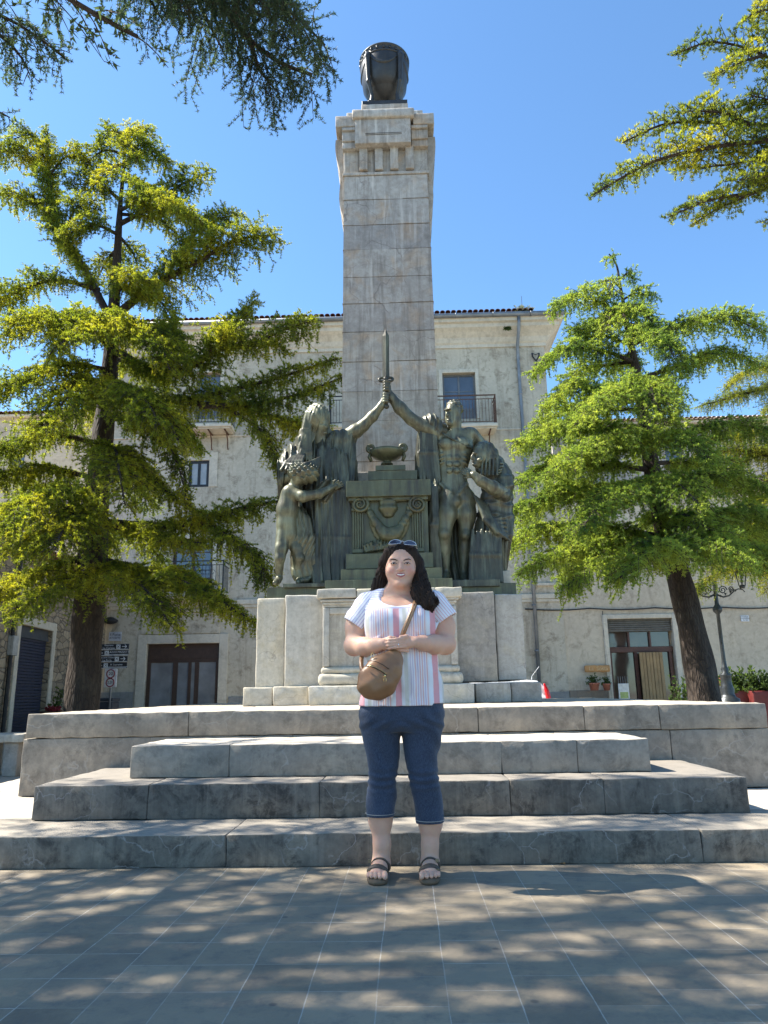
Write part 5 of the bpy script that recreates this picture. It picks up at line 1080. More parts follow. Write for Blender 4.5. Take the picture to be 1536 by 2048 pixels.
# jeans
def mat_denim():
    t = NT('blue_denim'); n = t.noise(5, 5); c_ = t.ramp(n, [(.3, (.009, .017, .038)), (.7, (.020, .034, .068))])
    z = t.sep(t.tc.outputs['Object'])[2]; w = t.ramp(t.noise(300, 2, t.mapv((1, 1, .3))), [(.4, (0,)*3), (.7, (.35,)*3)]); c_ = t.mix(w, c_, (.09, .13, .20))
    t.set(Base_Color=c_, Roughness=.8); t.b.inputs['Sheen Weight'].default_value = .15; t.bump(t.math('ADD', t.noise(260, 2), t.math('MULTIPLY', t.noise(18, 4), 2)), .35, .003); return t.m
S = SDF((B(705, 1500)[0], YB-.22, B(860, 1660)[2]), (B(900, 1500)[0], YB+.22, B(800, 1385)[2]), .004)
S.loft([(B(803, y)[0], YB+.01, B(803, y)[2], rx*q4, ry) for y, rx, ry in ((1390, 79, .155), (1412, 82.5, .165), (1432, 83, .165), (1450, 80, .15), (1462, 74, .12))], .03, pw=2.4)
def leg(L_): 
    S.loft([(B((x0+x1)/2, y)[0], YB+o, B((x0+x1)/2, y)[2], (x1-x0)/2*q4, ry) for y, x0, x1, ry, o in L_], .02, pw=2.2)
leg([(1425, 722, 803, .13, .01), (1450, 722, 802, .125, .01), (1478, 726, 799, .115, .01), (1518, 735, 798, .098, .005), (1550, 738, 793, .086, .0), (1566, 737, 792, .084, .005), (1600, 733, 791, .085, .02), (1633, 734, 787, .080, .025)])
leg([(1425, 803, 886, .13, .01), (1450, 804, 885, .125, .01), (1478, 806, 882, .115, .01), (1518, 811, 874, .098, .005), (1550, 818, 875, .086, .0), (1566, 820, 878, .084, .005), (1600, 828, 884, .085, .02), (1646, 834, 887, .080, .025)])
def kn(X, Y, Z):
    zk = B(800, 1558)[2]; return .0035*np.sin((Z-zk)*150+X*14+np.sin(X*30))*np.exp(-((Z-zk)/.055)**2)+.0035*np.sin(Z*46+X*60+Y*20)*np.clip(np.sin(X*21+Z*7),0,1)+.0045*np.sin((Z-.86)*90+np.abs(X-B(803, 1440)[0])*60)*np.exp(-((Z-B(803, 1447)[2])/.03)**2)
S.warp(kn); jn = S.mesh('jeans', mat_denim(), wo_)
M_thread = plain('pale_thread', (.42, .40, .36), .8, bump=0)
for cx, y, rx in ((760.5, 1627, 28.3), (860.5, 1640, 28.0)):
    bm = NB(); c_ = B(cx, y); tube(bm, [(c_[0]+(rx*q4)*math.copysign(abs(math.cos(t))**.9, math.cos(t)), YB+.025+.087*math.sin(t), c_[2]) for t in [i*math.pi/16 for i in range(32)]], .0014, 5, True); done('hem_stitching', bm, M_thread, jn, True)
# sandals
M_leather = plain('brown_sandal_leather', (.075, .055, .04), .6, sc=40); M_sole = plain('cork_sole', (.13, .085, .05), .8, sc=60); M_bed = plain('suede_footbed', (.16, .12, .085), .9, sc=60)
for an, heel, ball, sgn in FT:
    s_ = SDF((ball[0]-.09, YB-.25, -.004), (ball[0]+.10, YB+.14, .14), .004)
    sa = thing('sandal', None, None); tag(sa, None)
    bpy.data.objects.remove(sa)
    pts = [(heel[0], YB+.07), (heel[0], YB+.02), ((heel[0]+ball[0])/2, YB-.05), (ball[0], YB-.115), (ball[0]+sgn*.004, YB-.168)]; rr = [.034, .037, .039, .051, .044]
    for i in range(4):
        for t in np.linspace(0, 1, 6)[:5 if i < 3 else 6]:
            x = pts[i][0]*(1-t)+pts[i+1][0]*t; y = pts[i][1]*(1-t)+pts[i+1][1]*t; r_ = rr[i]*(1-t)+rr[i+1]*t; s_.ell((x, y, .0135), (r_, r_, .020), .01)
    s_.bx((ball[0], YB, -.02), (.3, .4, .0205), .001, .001, 's'); sole = s_.mesh('sandal', M_sole, wo_)
    st_ = SDF((ball[0]-.09, YB-.25, -.004), (ball[0]+.10, YB+.14, .16), .004)
    st_.lo = SK.lo; st_.n = SK.n; st_.ax = SK.ax; D0 = footD-.006
    zmax = int((.15-SK.lo[2])/.004); xa_ = int((ball[0]-.1-SK.lo[0])/.004); xb_ = int((ball[0]+.11-SK.lo[0])/.004)
    Dn = D0[max(0, xa_):xb_, :, :zmax].copy(); st_.lo = SK.lo+np.array([max(0, xa_)*.004, 0, 0]); st_.n = np.array(Dn.shape); st_.ax = [st_.lo[i]+.004*np.arange(Dn.shape[i]) for i in range(3)]
    Yg = st_.ax[1][None, :, None]; Zg = st_.ax[2][None, None, :]; Xg = st_.ax[0][:, None, None]
    inner = footD[max(0, xa_):xb_, :, :zmax]
    def band(yc, hw_, tilt, zc): return np.abs((Yg-yc)+tilt*(Zg-zc)+.12*(Xg-ball[0])*sgn)-hw_
    b1 = band(YB-.125, .017, .5, .06); b2 = band(YB-.052, .014, .9, .09); b3 = np.maximum(np.abs(Zg-.118+.15*(Yg-YB))-.011, -.2)
    bb = np.minimum(b1, b2); st_.D = np.maximum(np.maximum(Dn, bb), .020-Zg+0*Dn).astype(np.float32); st_.D = np.maximum(st_.D, -(inner+.004)).astype(np.float32)
    st_.mesh('strap', M_leather, sole)
    bm = NB()
    for yb_, zb_ in ((YB-.135, .066), (YB-.075, .098)): box(bm, ball[0]-sgn*.040-.008, ball[0]-sgn*.040+.008, yb_-.009, yb_-.006+.004, zb_-.02, zb_-.004, .001)
    done('buckle', bm, plain('dull_brass', (.25, .2, .13), .4, .8, bump=0), sole)
# ---- shoulder bag
def mat_leather():
    t = NT('tan_leather'); n = t.noise(9, 5); c_ = t.ramp(n, [(.3, (.20, .095, .04)), (.7, (.30, .155, .07))])
    t.set(Base_Color=c_, Roughness=.38); t.bump(t.vor(320), .18, .002); return t.m
M_bag = mat_leather(); M_gold = plain('gold_zip', (.75, .52, .22), .25, 1, bump=0)
bag = thing('shoulder_bag', 'tan leather sling bag worn across the blouse of the woman', 'bag', B(760, 1350, -.22))
S = SDF((B(700, 1410)[0], YB-.34, B(760, 1405)[2]), (B(815, 1300)[0], YB-.12, B(760, 1288)[2]), .004)
chB(S, [(746, 1366, -.235), (757, 1358, -.235), (770, 1340, -.235), (788, 1318, -.225)], [29, 34, 31, 18], .03, flat=1.9)
S.ell(B(752, 1372, -.235), (.085, .05, .06), .03); S.warp(lambda X, Y, Z: .002*np.sin(X*60+Z*40)+.0015*np.sin(Z*90-X*50))
fl = S.mesh('pouch', M_bag, bag)
bm = NB()
def curve3(pts, n=14): Q, _ = resample([B(*p) for p in pts], n); return Q
tube(bm, curve3([(731, 1332, -.275), (745, 1334, -.298), (760, 1341, -.303), (773, 1350, -.292)]), .0030, 6); tube(bm, curve3([(735, 1322, -.268), (748, 1322, -.292), (763, 1328, -.300), (778, 1338, -.286)]), .0022, 6); done('seam', bm, plain('dark_seam', (.05, .025, .012), .7), fl, True)
bm = NB(); tube(bm, curve3([(732, 1330.5, -.276), (745, 1332.3, -.300), (760, 1339, -.305), (773, 1348, -.294)]), .0012, 6)
e = B(770, 1350, -.302); box(bm, e[0]-.004, e[0]+.004, e[1]-.004, e[1]+.002, e[2]-.010, e[2]+.002, .001); tube(bm, [e+np.array(o) for o in ((-.004, -.003, -.01), (-.008, -.003, -.034), (.006, -.003, -.034), (.004, -.003, -.01))], .0017, 6, True)
e2 = B(745, 1311, -.262); tube(bm, [e2+np.array([.008*math.cos(t), 0, .011*math.sin(t)]) for t in [i*math.pi/6 for i in range(12)]], .0018, 6, True); done('zip_fastener', bm, M_gold, fl, True)
def ribbon(bm, pts, w, th, nrm=(0, -1, 0)):
    Q = np.array(pts); T = unit(np.gradient(Q, axis=0)); N_ = np.array(nrm, float); W_ = unit(np.cross(T, N_))*w/2; N_ = unit(np.cross(W_, T))*th; V = []
    for q, a_, n_ in zip(Q, W_, N_): V.append([bm.verts.new(q+a_), bm.verts.new(q-a_), bm.verts.new(q-a_+n_), bm.verts.new(q+a_+n_)])
    for A_, B_ in zip(V, V[1:]):
        for k in range(4): bm.faces.new((A_[k], A_[(k+1) % 4], B_[(k+1) % 4], B_[k]))
    bm.faces.new(V[0]); bm.faces.new(V[-1])
bm = NB(); ribbon(bm, curve3([(838, 1186, .0), (835, 1196, -.065), (828, 1212, -.140), (818, 1238, -.182), (808, 1262, -.190), (800, 1285, -.182), (794, 1308, -.19), (788, 1322, -.215)], 30), .026, .004); ribbon(bm, curve3([(726, 1306, -.08), (722, 1325, -.15), (727, 1345, -.20), (735, 1352, -.225)], 12), .022, .004); done('strap', bm, M_bag, bag, True)
bm = NB()
for o in (-.0055, .0055): tube(bm, curve3([(830+o*360, 1207, -.135), (828+o*360, 1212, -.1465), (818+o*360, 1238, -.189), (808+o*360, 1262, -.197)], 16), .0010, 5)
done('strap_stitching', bm, plain('pale_stitch', (.4, .3, .2), .8), bag, True)
# ---- sunglasses
sg_ = thing('sunglasses', 'dark sunglasses with silver rims pushed up on top of the woman\'s hair', 'sunglasses', B(805, 1085, -.02))
M_lens = plain('dark_lens', (.03, .035, .06), .08, bump=0); M_silver = plain('silver_rim', (.7, .7, .72), .2, 1, bump=0)
c0 = B(790, 1083.5, -.05); c1 = B(820, 1085.5, -.05); bmr = NB(); bml = NB()
for c_, tl_ in ((c0, .08), (c1, -.12)):
    ring = [c_+np.array([.034*math.cos(t), .022*math.sin(t)*.75, .0155*math.sin(t)+tl_*.03*math.cos(t)-.006*math.cos(t)**2]) for t in [i*math.pi/14 for i in range(28)]]
    tube(bmr, ring, .0016, 6, True); V = [bml.verts.new(p) for p in ring]; f_ = bml.faces.new(V); r = bmesh.ops.extrude_face_region(bml, geom=[f_]); bmesh.ops.translate(bml, verts=[v for v in r['geom'] if isinstance(v, bmesh.types.BMVert)], vec=(0, .0015, -.0012))
tube(bmr, [c0+np.array([.028, 0, .002]), (c0+c1)/2+np.array([0, -.004, .006]), c1+np.array([-.028, 0, .002])], .0018, 6)
tube(bmr, [c1+np.array([.029, 0, 0]), c1+np.array([.036, .02, -.014]), c1+np.array([.042, .09, -.05])], .0022, 6); tube(bmr, [c0+np.array([-.029, 0, 0]), c0+np.array([-.036, .02, -.014]), c0+np.array([-.040, .09, -.05])], .0022, 6)
done('frame', bmr, M_silver, sg_, True); done('lens', bml, M_lens, sg_)
# ================================================================ buildings behind
def plaster(name, a, b, stain, amt=.6, sc=1.0, streak=.5, base=None):
    t = NT(name); c = t.ramp(t.noise(.55*sc, 8, rough=.65), [(.35, a), (.65, b)])
    c = t.mix(t.ramp(t.noise(2.2*sc, 8, rough=.75, dist=.5), [(.5, (0,)*3), (.66, (amt,)*3)]), c, stain)
    s = t.noise(1.6*sc, 7, t.mapv((1.5, 1.5, .14)), .7); c = t.mix(t.ramp(s, [(.52, (0,)*3), (.70, (streak,)*3)]), c, stain)
    c = t.mix(t.ramp(t.noise(9*sc, 6), [(.45, (0,)*3), (.75, (.4,)*3)]), c, tuple(min(1, v*1.2) for v in b))
    t.set(Base_Color=c, Roughness=.92); t.bump(t.math('ADD', t.noise(14, 6), t.math('MULTIPLY', t.noise(60, 3), .4)), .5, .02); return t.m
M_pl = plaster('ochre_grey_plaster', (.42, .372, .29), (.54, .482, .375), (.19, .155, .11), .85, streak=.75)
M_pl2 = plaster('warm_plaster', (.46, .39, .295), (.57, .495, .375), (.27, .215, .155), .65, streak=.65)
M_trim = plaster('stone_trim', (.50, .45, .36), (.62, .56, .45), (.27, .235, .18), .5)
M_wood = plain('dark_brown_joinery', (.055, .03, .02), .5); M_iron = plain('wrought_iron', (.03, .03, .032), .5, .5); M_rust = plain('rusty_iron', (.11, .055, .035), .8, .2)
M_grey = plain('grey_painted_joinery', (.13, .135, .14), .5)
def glass(name, c=(.10, .12, .15), r=.06):
    t = NT(name); n = t.noise(1.5, 3); t.set(Base_Color=t.ramp(n, [(.35, tuple(v*.6 for v in c)), (.7, c)]), Roughness=r); t.b.inputs['Specular IOR Level'].default_value = 1.0; t.bump(t.noise(.9, 2), .08, .05); return t.m
M_gl = glass('window_glass'); M_curt = plain('curtain', (.42, .42, .40), .9, var=.3, sc=3); M_zinc = plain('zinc_pipe', (.20, .21, .22), .5, .5, sc=3)
M_tile = plain('clay_tile', (.22, .10, .065), .9, var=.6, sc=5)
def facade(name, x0, x1, z0, z1, Y, holes, mat, parent, depth=.28, back=6.0):
    xs = sorted({x0, x1, *[h[0] for h in holes], *[h[1] for h in holes]}); zs = sorted({z0, z1, *[h[2] for h in holes], *[h[3] for h in holes]}); bm = NB()
    for a, b in zip(xs, xs[1:]):
        for c, d in zip(zs, zs[1:]):
            mx_, mz_ = (a+b)/2, (c+d)/2
            if any(h[0] < mx_ < h[1] and h[2] < mz_ < h[3] for h in holes): continue
            quad(bm, (a, Y, c), (b, Y, c), (b, Y, d), (a, Y, d))
    for a, b, c, d in holes:
        quad(bm, (a, Y, c), (a, Y+depth, c), (a, Y+depth, d), (a, Y, d)); quad(bm, (b, Y, c), (b, Y, d), (b, Y+depth, d), (b, Y+depth, c))
        quad(bm, (a, Y, d), (a, Y+depth, d), (b, Y+depth, d), (b, Y, d)); quad(bm, (a, Y, c), (b, Y, c), (b, Y+depth, c), (a, Y+depth, c))
        quad(bm, (a, Y+depth, c), (b, Y+depth, c), (b, Y+depth, d), (a, Y+depth, d))
    quad(bm, (x0, Y, z0), (x0, Y, z1), (x0, Y+back, z1), (x0, Y+back, z0)); quad(bm, (x1, Y, z0), (x1, Y+back, z0), (x1, Y+back, z1), (x1, Y, z1))
    quad(bm, (x0, Y+back, z0), (x0, Y+back, z1), (x1, Y+back, z1), (x1, Y+back, z0)); quad(bm, (x0, Y, z1), (x1, Y, z1), (x1, Y+back, z1), (x0, Y+back, z1))
    bmesh.ops.remove_doubles(bm, verts=bm.verts[:], dist=1e-4)
    me = bpy.data.meshes.new(name); bmesh.ops.recalc_face_normals(bm, faces=bm.faces[:]); bm.to_mesh(me); bm.free(); return link(name, me, mat, parent)
def hole(p0, p1, Y=25, zlo=None):
    a = at(p0[0], (p0[1]+p1[1])/2, Y)[0]; b = at(p1[0], (p0[1]+p1[1])/2, Y)[0]; pm = (p0[0]+p1[0])/2
    return (a, b, at(pm, p1[1], Y)[2] if zlo is None else zlo, at(pm, p0[1], Y)[2])
def window(name, h, Y, parent, fm, cols=2, rows=2, d=.16, fw=.07, panel=0, curtain=True, gl=None):
    a, b, c, e = h; w = thing_part(name, parent); bm = NB(); y0, y1 = Y+d, Y+d+.05
    box(bm, a+.004, a+fw, y0, y1, c+.004, e-.004); box(bm, b-fw, b-.004, y0, y1, c+.004, e-.004); box(bm, a+fw+.001, b-fw-.001, y0, y1, e-fw, e-.004); box(bm, a+fw+.001, b-fw-.001, y0, y1, c+.004, c+fw)
    zi = c+fw+panel*(e-c)
    if panel: box(bm, a+fw+.001, b-fw-.001, y0+.01, y1-.005, c+fw+.001, zi)
    for i in range(1, cols): x = a+(b-a)*i/cols; box(bm, x-fw*.45, x+fw*.45, y0-.008, y1-.01, zi+.002, e-fw-.001)
    for i in range(1, rows): z = zi+(e-zi)*i/rows; box(bm, a+fw+.002, b-fw-.002, y0+.012, y1-.012, z-.018, z+.018)
    o = done(name, bm, fm, parent); bm = NB(); box(bm, a+fw*.8, b-fw*.8, y0+.022, y0+.028, zi-.002, e-fw*.8); done('pane', bm, gl or M_gl, o)
    if curtain:
        bm = NB(); n = 24
        for s0, s1 in ((a+fw, a+(b-a)*.42), (b-(b-a)*.42, b-fw)):
            xs = np.linspace(s0, s1, n); A = [bm.verts.new((x, y0+.07+.012*math.sin(i*1.9), zi)) for i, x in enumerate(xs)]; B_ = [bm.verts.new((x, y0+.07+.012*math.sin(i*1.9), e-fw)) for i, x in enumerate(xs)]
            for i in range(n-1): bm.faces.new((A[i], A[i+1], B_[i+1], B_[i]))
    return o
def thing_part(n, p): return None
def surround(h, Y, parent, w=.14, d=.05, sill=True, name='window_surround'):
    a, b, c, e = h; bm = NB(); box(bm, a-w, a-.003, Y-d, Y+.02, c, e+w, .006); box(bm, b+.003, b+w, Y-d, Y+.02, c, e+w, .006); box(bm, a-.002, b+.002, Y-d+.003, Y+.02, e+.003, e+w-.002, .006)
    if sill: box(bm, a-w-.05, b+w+.05, Y-.13, Y+.02, c-.09, c-.003, .008)
    return done(name, bm, M_trim, parent)
def balcony(px0, px1, pslab, prail, Y, parent, mat, dep=.75, thick=.13, scroll=False, rust=False):
    a, b = at(px0, pslab, Y-dep)[0], at(px1, pslab, Y-dep)[0]; zs = at((px0+px1)/2, pslab, Y-dep)[2]; zr_ = at((px0+px1)/2, prail, Y-dep)[2]
    bm = NB(); box(bm, a, b, Y-dep, Y+.05, zs-thick, zs, .02); box(bm, a+.06, b-.06, Y-dep+.07, Y-.002, zs-thick-.05, zs-thick-.002, .01); sl_ = done('balcony_slab', bm, M_trim, parent)
    bm = NB()
    n = int((b-a)/.115)
    for k, z in enumerate((zr_, zr_-.14, zs+.06)):
        r_ = .018 if k == 0 else .011
        box(bm, a+.04, b-.04, Y-dep+.045-r_, Y-dep+.045+r_, z-r_, z+r_); 
        for x in (a+.045, b-.045): box(bm, x-r_, x+r_, Y-dep+.067, Y, z-r_*.9, z+r_*.9)
    for i in range(n+1):
        x = a+.06+(b-a-.12)*i/n; box(bm, x-.007, x+.007, Y-dep+.038, Y-dep+.052, zs+.072, zr_-.152)
    for i in range(6):
        for x in (a+.045, b-.045): y = Y-dep+.06+i*dep/6; box(bm, x-.007, x+.007, y-.007, y+.007, zs+.07, zr_-.15)
    for x in (a+.045, b-.045): box(bm, x-.016, x+.016, Y-dep+.03, Y-dep+.06, zs+.0, zr_+.03)
    if scroll:
        for i in range(int((b-a)/.32)):
            xc = a+.2+i*.32; zc = (zs+zr_)/2-.02
            for s in (-1, 1): tube(bm, [(xc+s*(.09-.05*t/9)*math.cos(t*.7), Y-dep+.03, zc+s*.15+(.10-.05*t/9)*math.sin(t*.7)) for t in range(10)], .008, 5)
    rl = done('railing', bm, mat, parent)
    bm = NB()
    for x in np.linspace(a+.25, b-.25, 4 if b-a > 1.8 else 3):
        tube(bm, [(x, Y-.02, zs-thick-.62), (x, Y-.10, zs-thick-.55), (x, Y-.14, zs-thick-.30), (x, Y-.30, zs-thick-.12), (x, Y-dep+.12, zs-thick-.03)], .022, 6); box(bm, x-.02, x+.02, Y-dep+.1, Y-.03, zs-thick-.09, zs-thick-.055)
    done('bracket', bm, M_rust, parent); return zs
def tile_row(bm, x0, x1, Y, z, pitch=.2, L=3.0, slope=.3, seed=0):
    n = int((x1-x0)/pitch)
    for i in range(n):
        xc = x0+(i+.5)*pitch; j = .03*(hsh(i, seed)-.5); r_ = pitch*.47; seg = 6
        for k in range(4):
            ya = Y+k*.42+j; yb = ya+.46; za = z+(ya-Y)*slope+.012+j*.4; zb = za+.46*slope-.025
            A = [bm.verts.new((xc+r_*math.cos(t), ya, za+r_*.8*math.sin(t))) for t in np.linspace(0, math.pi, seg)]; B_ = [bm.verts.new((xc+r_*.86*math.cos(t), yb, zb+r_*.7*math.sin(t))) for t in np.linspace(0, math.pi, seg)]
            A2 = [bm.verts.new((xc+(r_-.016)*math.cos(t), ya, za+(r_*.8-.016)*math.sin(t))) for t in np.linspace(0, math.pi, seg)]
            for q in range(seg-1): bm.faces.new((A[q], A[q+1], B_[q+1], B_[q])); bm.faces.new((A2[q], A2[q+1], A[q+1], A[q]))
def roof(x0, x1, Y, z, parent, seed=0, L=5.5, slope=.3, name='tiled_roof', mat=None):
    bm = NB(); tile_row(bm, x0, x1, Y, z, seed=seed, slope=slope)
    V = [bm.verts.new(p) for p in ((x0, Y+.05, z-.03), (x1, Y+.05, z-.03), (x1, Y+L, z-.03+L*slope), (x0, Y+L, z-.03+L*slope))]; bm.faces.new(V)
    V = [bm.verts.new(p) for p in ((x0, Y+L+.01, z-.03+L*slope), (x1, Y+L+.01, z-.03+L*slope), (x1, Y+2*L, z-.03), (x0, Y+2*L, z-.03))]; bm.faces.new(V)
    return done(name, bm, mat or M_tile, parent)
ZG = -.03
FX0, FX1 = -10.6, at(1093, 760, 25)[0]
mb = thing('palazzo', 'long beige plastered palazzo with balconies and tiled roof directly behind the monument', 'building', (-3, 25, ZG))
hA = hole((886, 746), (952, 838)); hB = hole((392, 746), (440, 838)); hC = hole((742, 746), (800, 838)); hD = hole((377, 921), (418, 974)); hE = hole((343, 1078), (425, 1182)); hF = hole((291, 1287), (437, 1400), zlo=ZG+.02)
hG = hole((1080, 1078), (1130, 1166)); hS = hole((1221, 1237), (1352, 1400), zlo=ZG+.02)
ztop = at(700, 655, 25)[2]
facade('wall', FX0, FX1, ZG, ztop, 25, [hA, hB, hC, hD, hE, hF], M_pl, mb, back=9)
for h in (hA, hB, hC): window('balcony_door', h, 25, mb, M_grey, 2, 2, panel=.22); surround(h, 25, mb, .13, .045, False)
window('small_window', hD, 25, mb, M_iron, 2, 1, d=.04, fw=.10, gl=glass('bright_glass', (.42, .43, .42), .2)); surround(hD, 25, mb, .30, .03, False)
window('balcony_door', hE, 25, mb, M_wood, 2, 3, panel=.2, fw=.11); surround(hE, 25, mb, .16, .05, False)
# glazed entrance
a, b, c, e = hF; surround(hF, 25, mb, .30, .05, False, 'door_surround')
bm = NB(); y0 = 25.12; box(bm, a+.005, b-.005, y0+.01, y0+.07, e-.62, e-.005)
for x0_, x1_ in ((a+.005, a+.13), (a+.36*(b-a), a+.36*(b-a)+.16), (a+.57*(b-a), a+.57*(b-a)+.10), (a+.66*(b-a), a+.66*(b-a)+.14), (b-.13, b-.005)): box(bm, x0_, x1_, y0, y0+.08, c, e-.623)
box(bm, a+.131, b-.131, y0+.02, y0+.06, c, c+.55); box(bm, a+.06, b-.06, y0-.004, y0+.009, e-.50, e-.15, .004); dr = done('glazed_door', bm, M_wood, mb)
bm = NB(); box(bm, a+.1, b-.1, y0+.035, y0+.04, c+.5, e-.6); done('pane', bm, glass('door_glass', (.25, .26, .27), .04), dr)
bm = NB(); xm = a+.34*(b-a); box(bm, xm-.02, xm, y0-.05, y0-.01, c+1.0, c+1.16, .004); done('handle', bm, M_zinc, dr)
bm = NB(); ph = hole((284, 1248), (438, 1284)); box(bm, ph[0]-.02, ph[1]+.02, 24.95, 25.01, e+.32, e+1.02, .01); box(bm, a-.38, b+.38, 24.86, 25.0, e+1.04, e+1.12, .01); done('door_panel', bm, M_pl, mb)
zsA = balcony(872, 996, 846, 790, 25, mb, M_rust); balcony(368, 462, 846, 790, 25, mb, M_iron); balcony(656, 838, 846, 790, 25, mb, M_iron); balcony(296, 447, 1184, 1122, 25, mb, M_iron, .8, .16, True)
# cornice
bm = NB(); zz = lambda p: at(700, p, 25)[2]; xr = FX1
prof = [(0, zz(703)), (-.05, zz(703)), (-.05, zz(697)), (-.10, zz(694)), (-.16, zz(686)), (-.30, zz(678)), (-.44, zz(672)), (-.46, zz(666)), (-.56, zz(664)), (-.58, zz(655)), (0, zz(655))]
A = [bm.verts.new((FX0-.1, 25+y, z)) for y, z in prof]; Bv = [bm.verts.new((xr-y*1.15, 25+y, z)) for y, z in prof]; Cv = [bm.verts.new((xr-y*1.15, 34, z)) for y, z in prof]
for P_, Q_ in ((A, Bv), (Bv, Cv)):
    for i in range(len(prof)-1): bm.faces.new((P_[i], P_[i+1], Q_[i+1], Q_[i]))
done('cornice', bm, M_trim, mb)
bm = NB(); zgt = zz(654)
rod(bm, (FX0, 24.36, zgt), (xr+.72, 24.36, zgt), .085, .085, 10); 
for i in range(12): x = FX0+.5+i*1.35; rod(bm, (x, 24.36, zgt), (x+.03, 24.36, zgt), .097, .097, 10)
done('gutter', bm, M_zinc, mb, True)
roof(FX0-.1, xr-.35, 24.42, zz(645.5), mb, 1)
bm = NB(); zs1 = zz(1205)
for z, dpt, hgt in ((zz(866), .03, .06), (zz(1200), .07, .16), (zz(1208), .04, .10)): box(bm, FX0, xr-.002, 25-dpt, 24.999, z-hgt/2, z+hgt/2, .008)
done('string_course', bm, M_trim, mb)
bm = NB(); box(bm, b+.36, xr, 24.95, 24.998, ZG, at(1150, 1383, 25)[2], .01); box(bm, FX0, a-.36, 24.95, 24.998, ZG, at(200, 1385, 25)[2], .01); done('plinth_course', bm, plaster('grey_plinth', (.2, .2, .19), (.27, .265, .25), (.12, .12, .11)), mb)
bm = NB(); x_ = at(1039, 660, 24.4)[0]; xw = at(1047, 760, 24.9)[0]
tube(bm, [(x_, 24.4, zz(657)), (x_, 24.42, zz(672)), (x_-.03, 24.85, zz(705)), (x_-.03, 24.9, zz(740)), (x_-.0, 24.9, zz(1000)), (x_, 24.9, zz(1385))], .06, 10)
for p in (730, 800, 880, 960, 1040, 1130, 1220, 1310): rod(bm, (x_-.02, 24.9, zz(p)), (x_-.02, 24.9, zz(p)+.06), .078, .078, 10)
done('downpipe', bm, M_zinc, mb, True)
bm = NB(); q = lambda p, r: tuple(at(p, r, 24.93)); tube(bm, [q(1064, 706), q(1065, 713), q(1072, 722), q(1072, 760)], .03, 6); tube(bm, [q(1078, 706), q(1078, 713), q(1072, 722)], .03, 6); tube(bm, [q(1064, 706), q(1071, 709), q(1078, 706)], .015, 6); done('tie_rod_anchor', bm, M_iron, mb)
# antenna and shrub on the roof
for p, Yp, hh in ((1046, 26, 1.0), (333, 27, 1.3)):
    o_ = at(p, 640, Yp); an_ = thing('roof_antenna', 'thin rod antenna above the roof shrub' if p > 1000 else 'thin rod antenna standing on the left part of the palazzo roof', 'antenna', (o_[0], Yp, zz(650)+.3), 'antennas on the roofs'); bm = NB(); rod(bm, (o_[0], Yp, zz(650)), (o_[0], Yp, zz(640)+hh+.35), .012, .008, 6)
    for k in range(3): rod(bm, (o_[0]-.12, Yp, zz(640)+hh-.1-.12*k), (o_[0]+.12, Yp, zz(640)+hh-.1-.12*k), .006, .006, 5)
    done('mast', bm, M_iron, an_)
def leafy(name, label, cat, c, R_, n, mat, seed=0, stem=True, group=None, ll=.06, lw=.018, parent=None, par_mat=None):
    "leafy plant: arching stems with many small blades"
    r = np.random.RandomState(seed); t_ = parent or thing(name, label, cat, tuple(c), group); c = np.array(c, float); T_ = []; SA = []; SB = []
    for i in range(n):
        a_ = r.rand()*6.28; e_ = r.uniform(.2, 1.35); L = r.uniform(.6, 1.0); d = np.array([math.cos(a_)*math.cos(e_)*R_[0], math.sin(a_)*math.cos(e_)*R_[1], math.sin(e_)*R_[2]])*L
        for j in range(7):
            u0, u1 = j/7, (j+1)/7; p0 = c+d*u0-np.array([0, 0, .15*R_[2]])*u0**2; p1 = c+d*u1-np.array([0, 0, .15*R_[2]])*u1**2; SA.append(p0); SB.append(p1)
            for k in range(4):
                nd = unit(r.normal(size=3)+np.array([0, 0, .5])+d*.6); w = unit(np.cross(nd, r.normal(size=3)))*lw; b0 = p1+r.normal(0, .012, 3); l_ = ll*r.uniform(.6, 1.3); m_ = b0+nd*l_*.5; T_ += [np.stack([b0, m_+w, m_-w]), np.stack([m_-w, m_+w, b0+nd*l_])]
    T_ = np.array(T_); meshq('foliage', T_.reshape(-1, 3), np.arange(len(T_)*3).reshape(-1, 3), mat, t_)
    tw = twig_tris(np.array(SA), np.array(SB), np.full(len(SA), .006)); meshq('stems', tw.reshape(-1, 3), np.arange(len(tw)*3).reshape(-1, 3), M_bark, t_); return t_
M_leafd = mat_needles('shrub_leaves', (.05, .08, .03), (.08, .13, .04), (.12, .17, .05), (1.4, 1.4, .8))
o_ = at(1046, 648, 24.7); leafy('roof_shrub', 'grey-green shrub growing out of the roof tiles near the corner', 'shrub', (o_[0], 24.7, zz(650)+.0), (.62, .35, .42), 60, mat_needles('roof_shrub_leaves', (.12, .15, .09), (.2, .22, .14), (.25, .26, .17), (1, 1, .8)), 4, ll=.12, lw=.018)
leafy('roof_weed', 'small dark weed hanging beneath the gutter', 'plant', tuple(at(1016, 658, 24.38)), (.16, .1, .06), 16, M_leafd, 9, ll=.07)

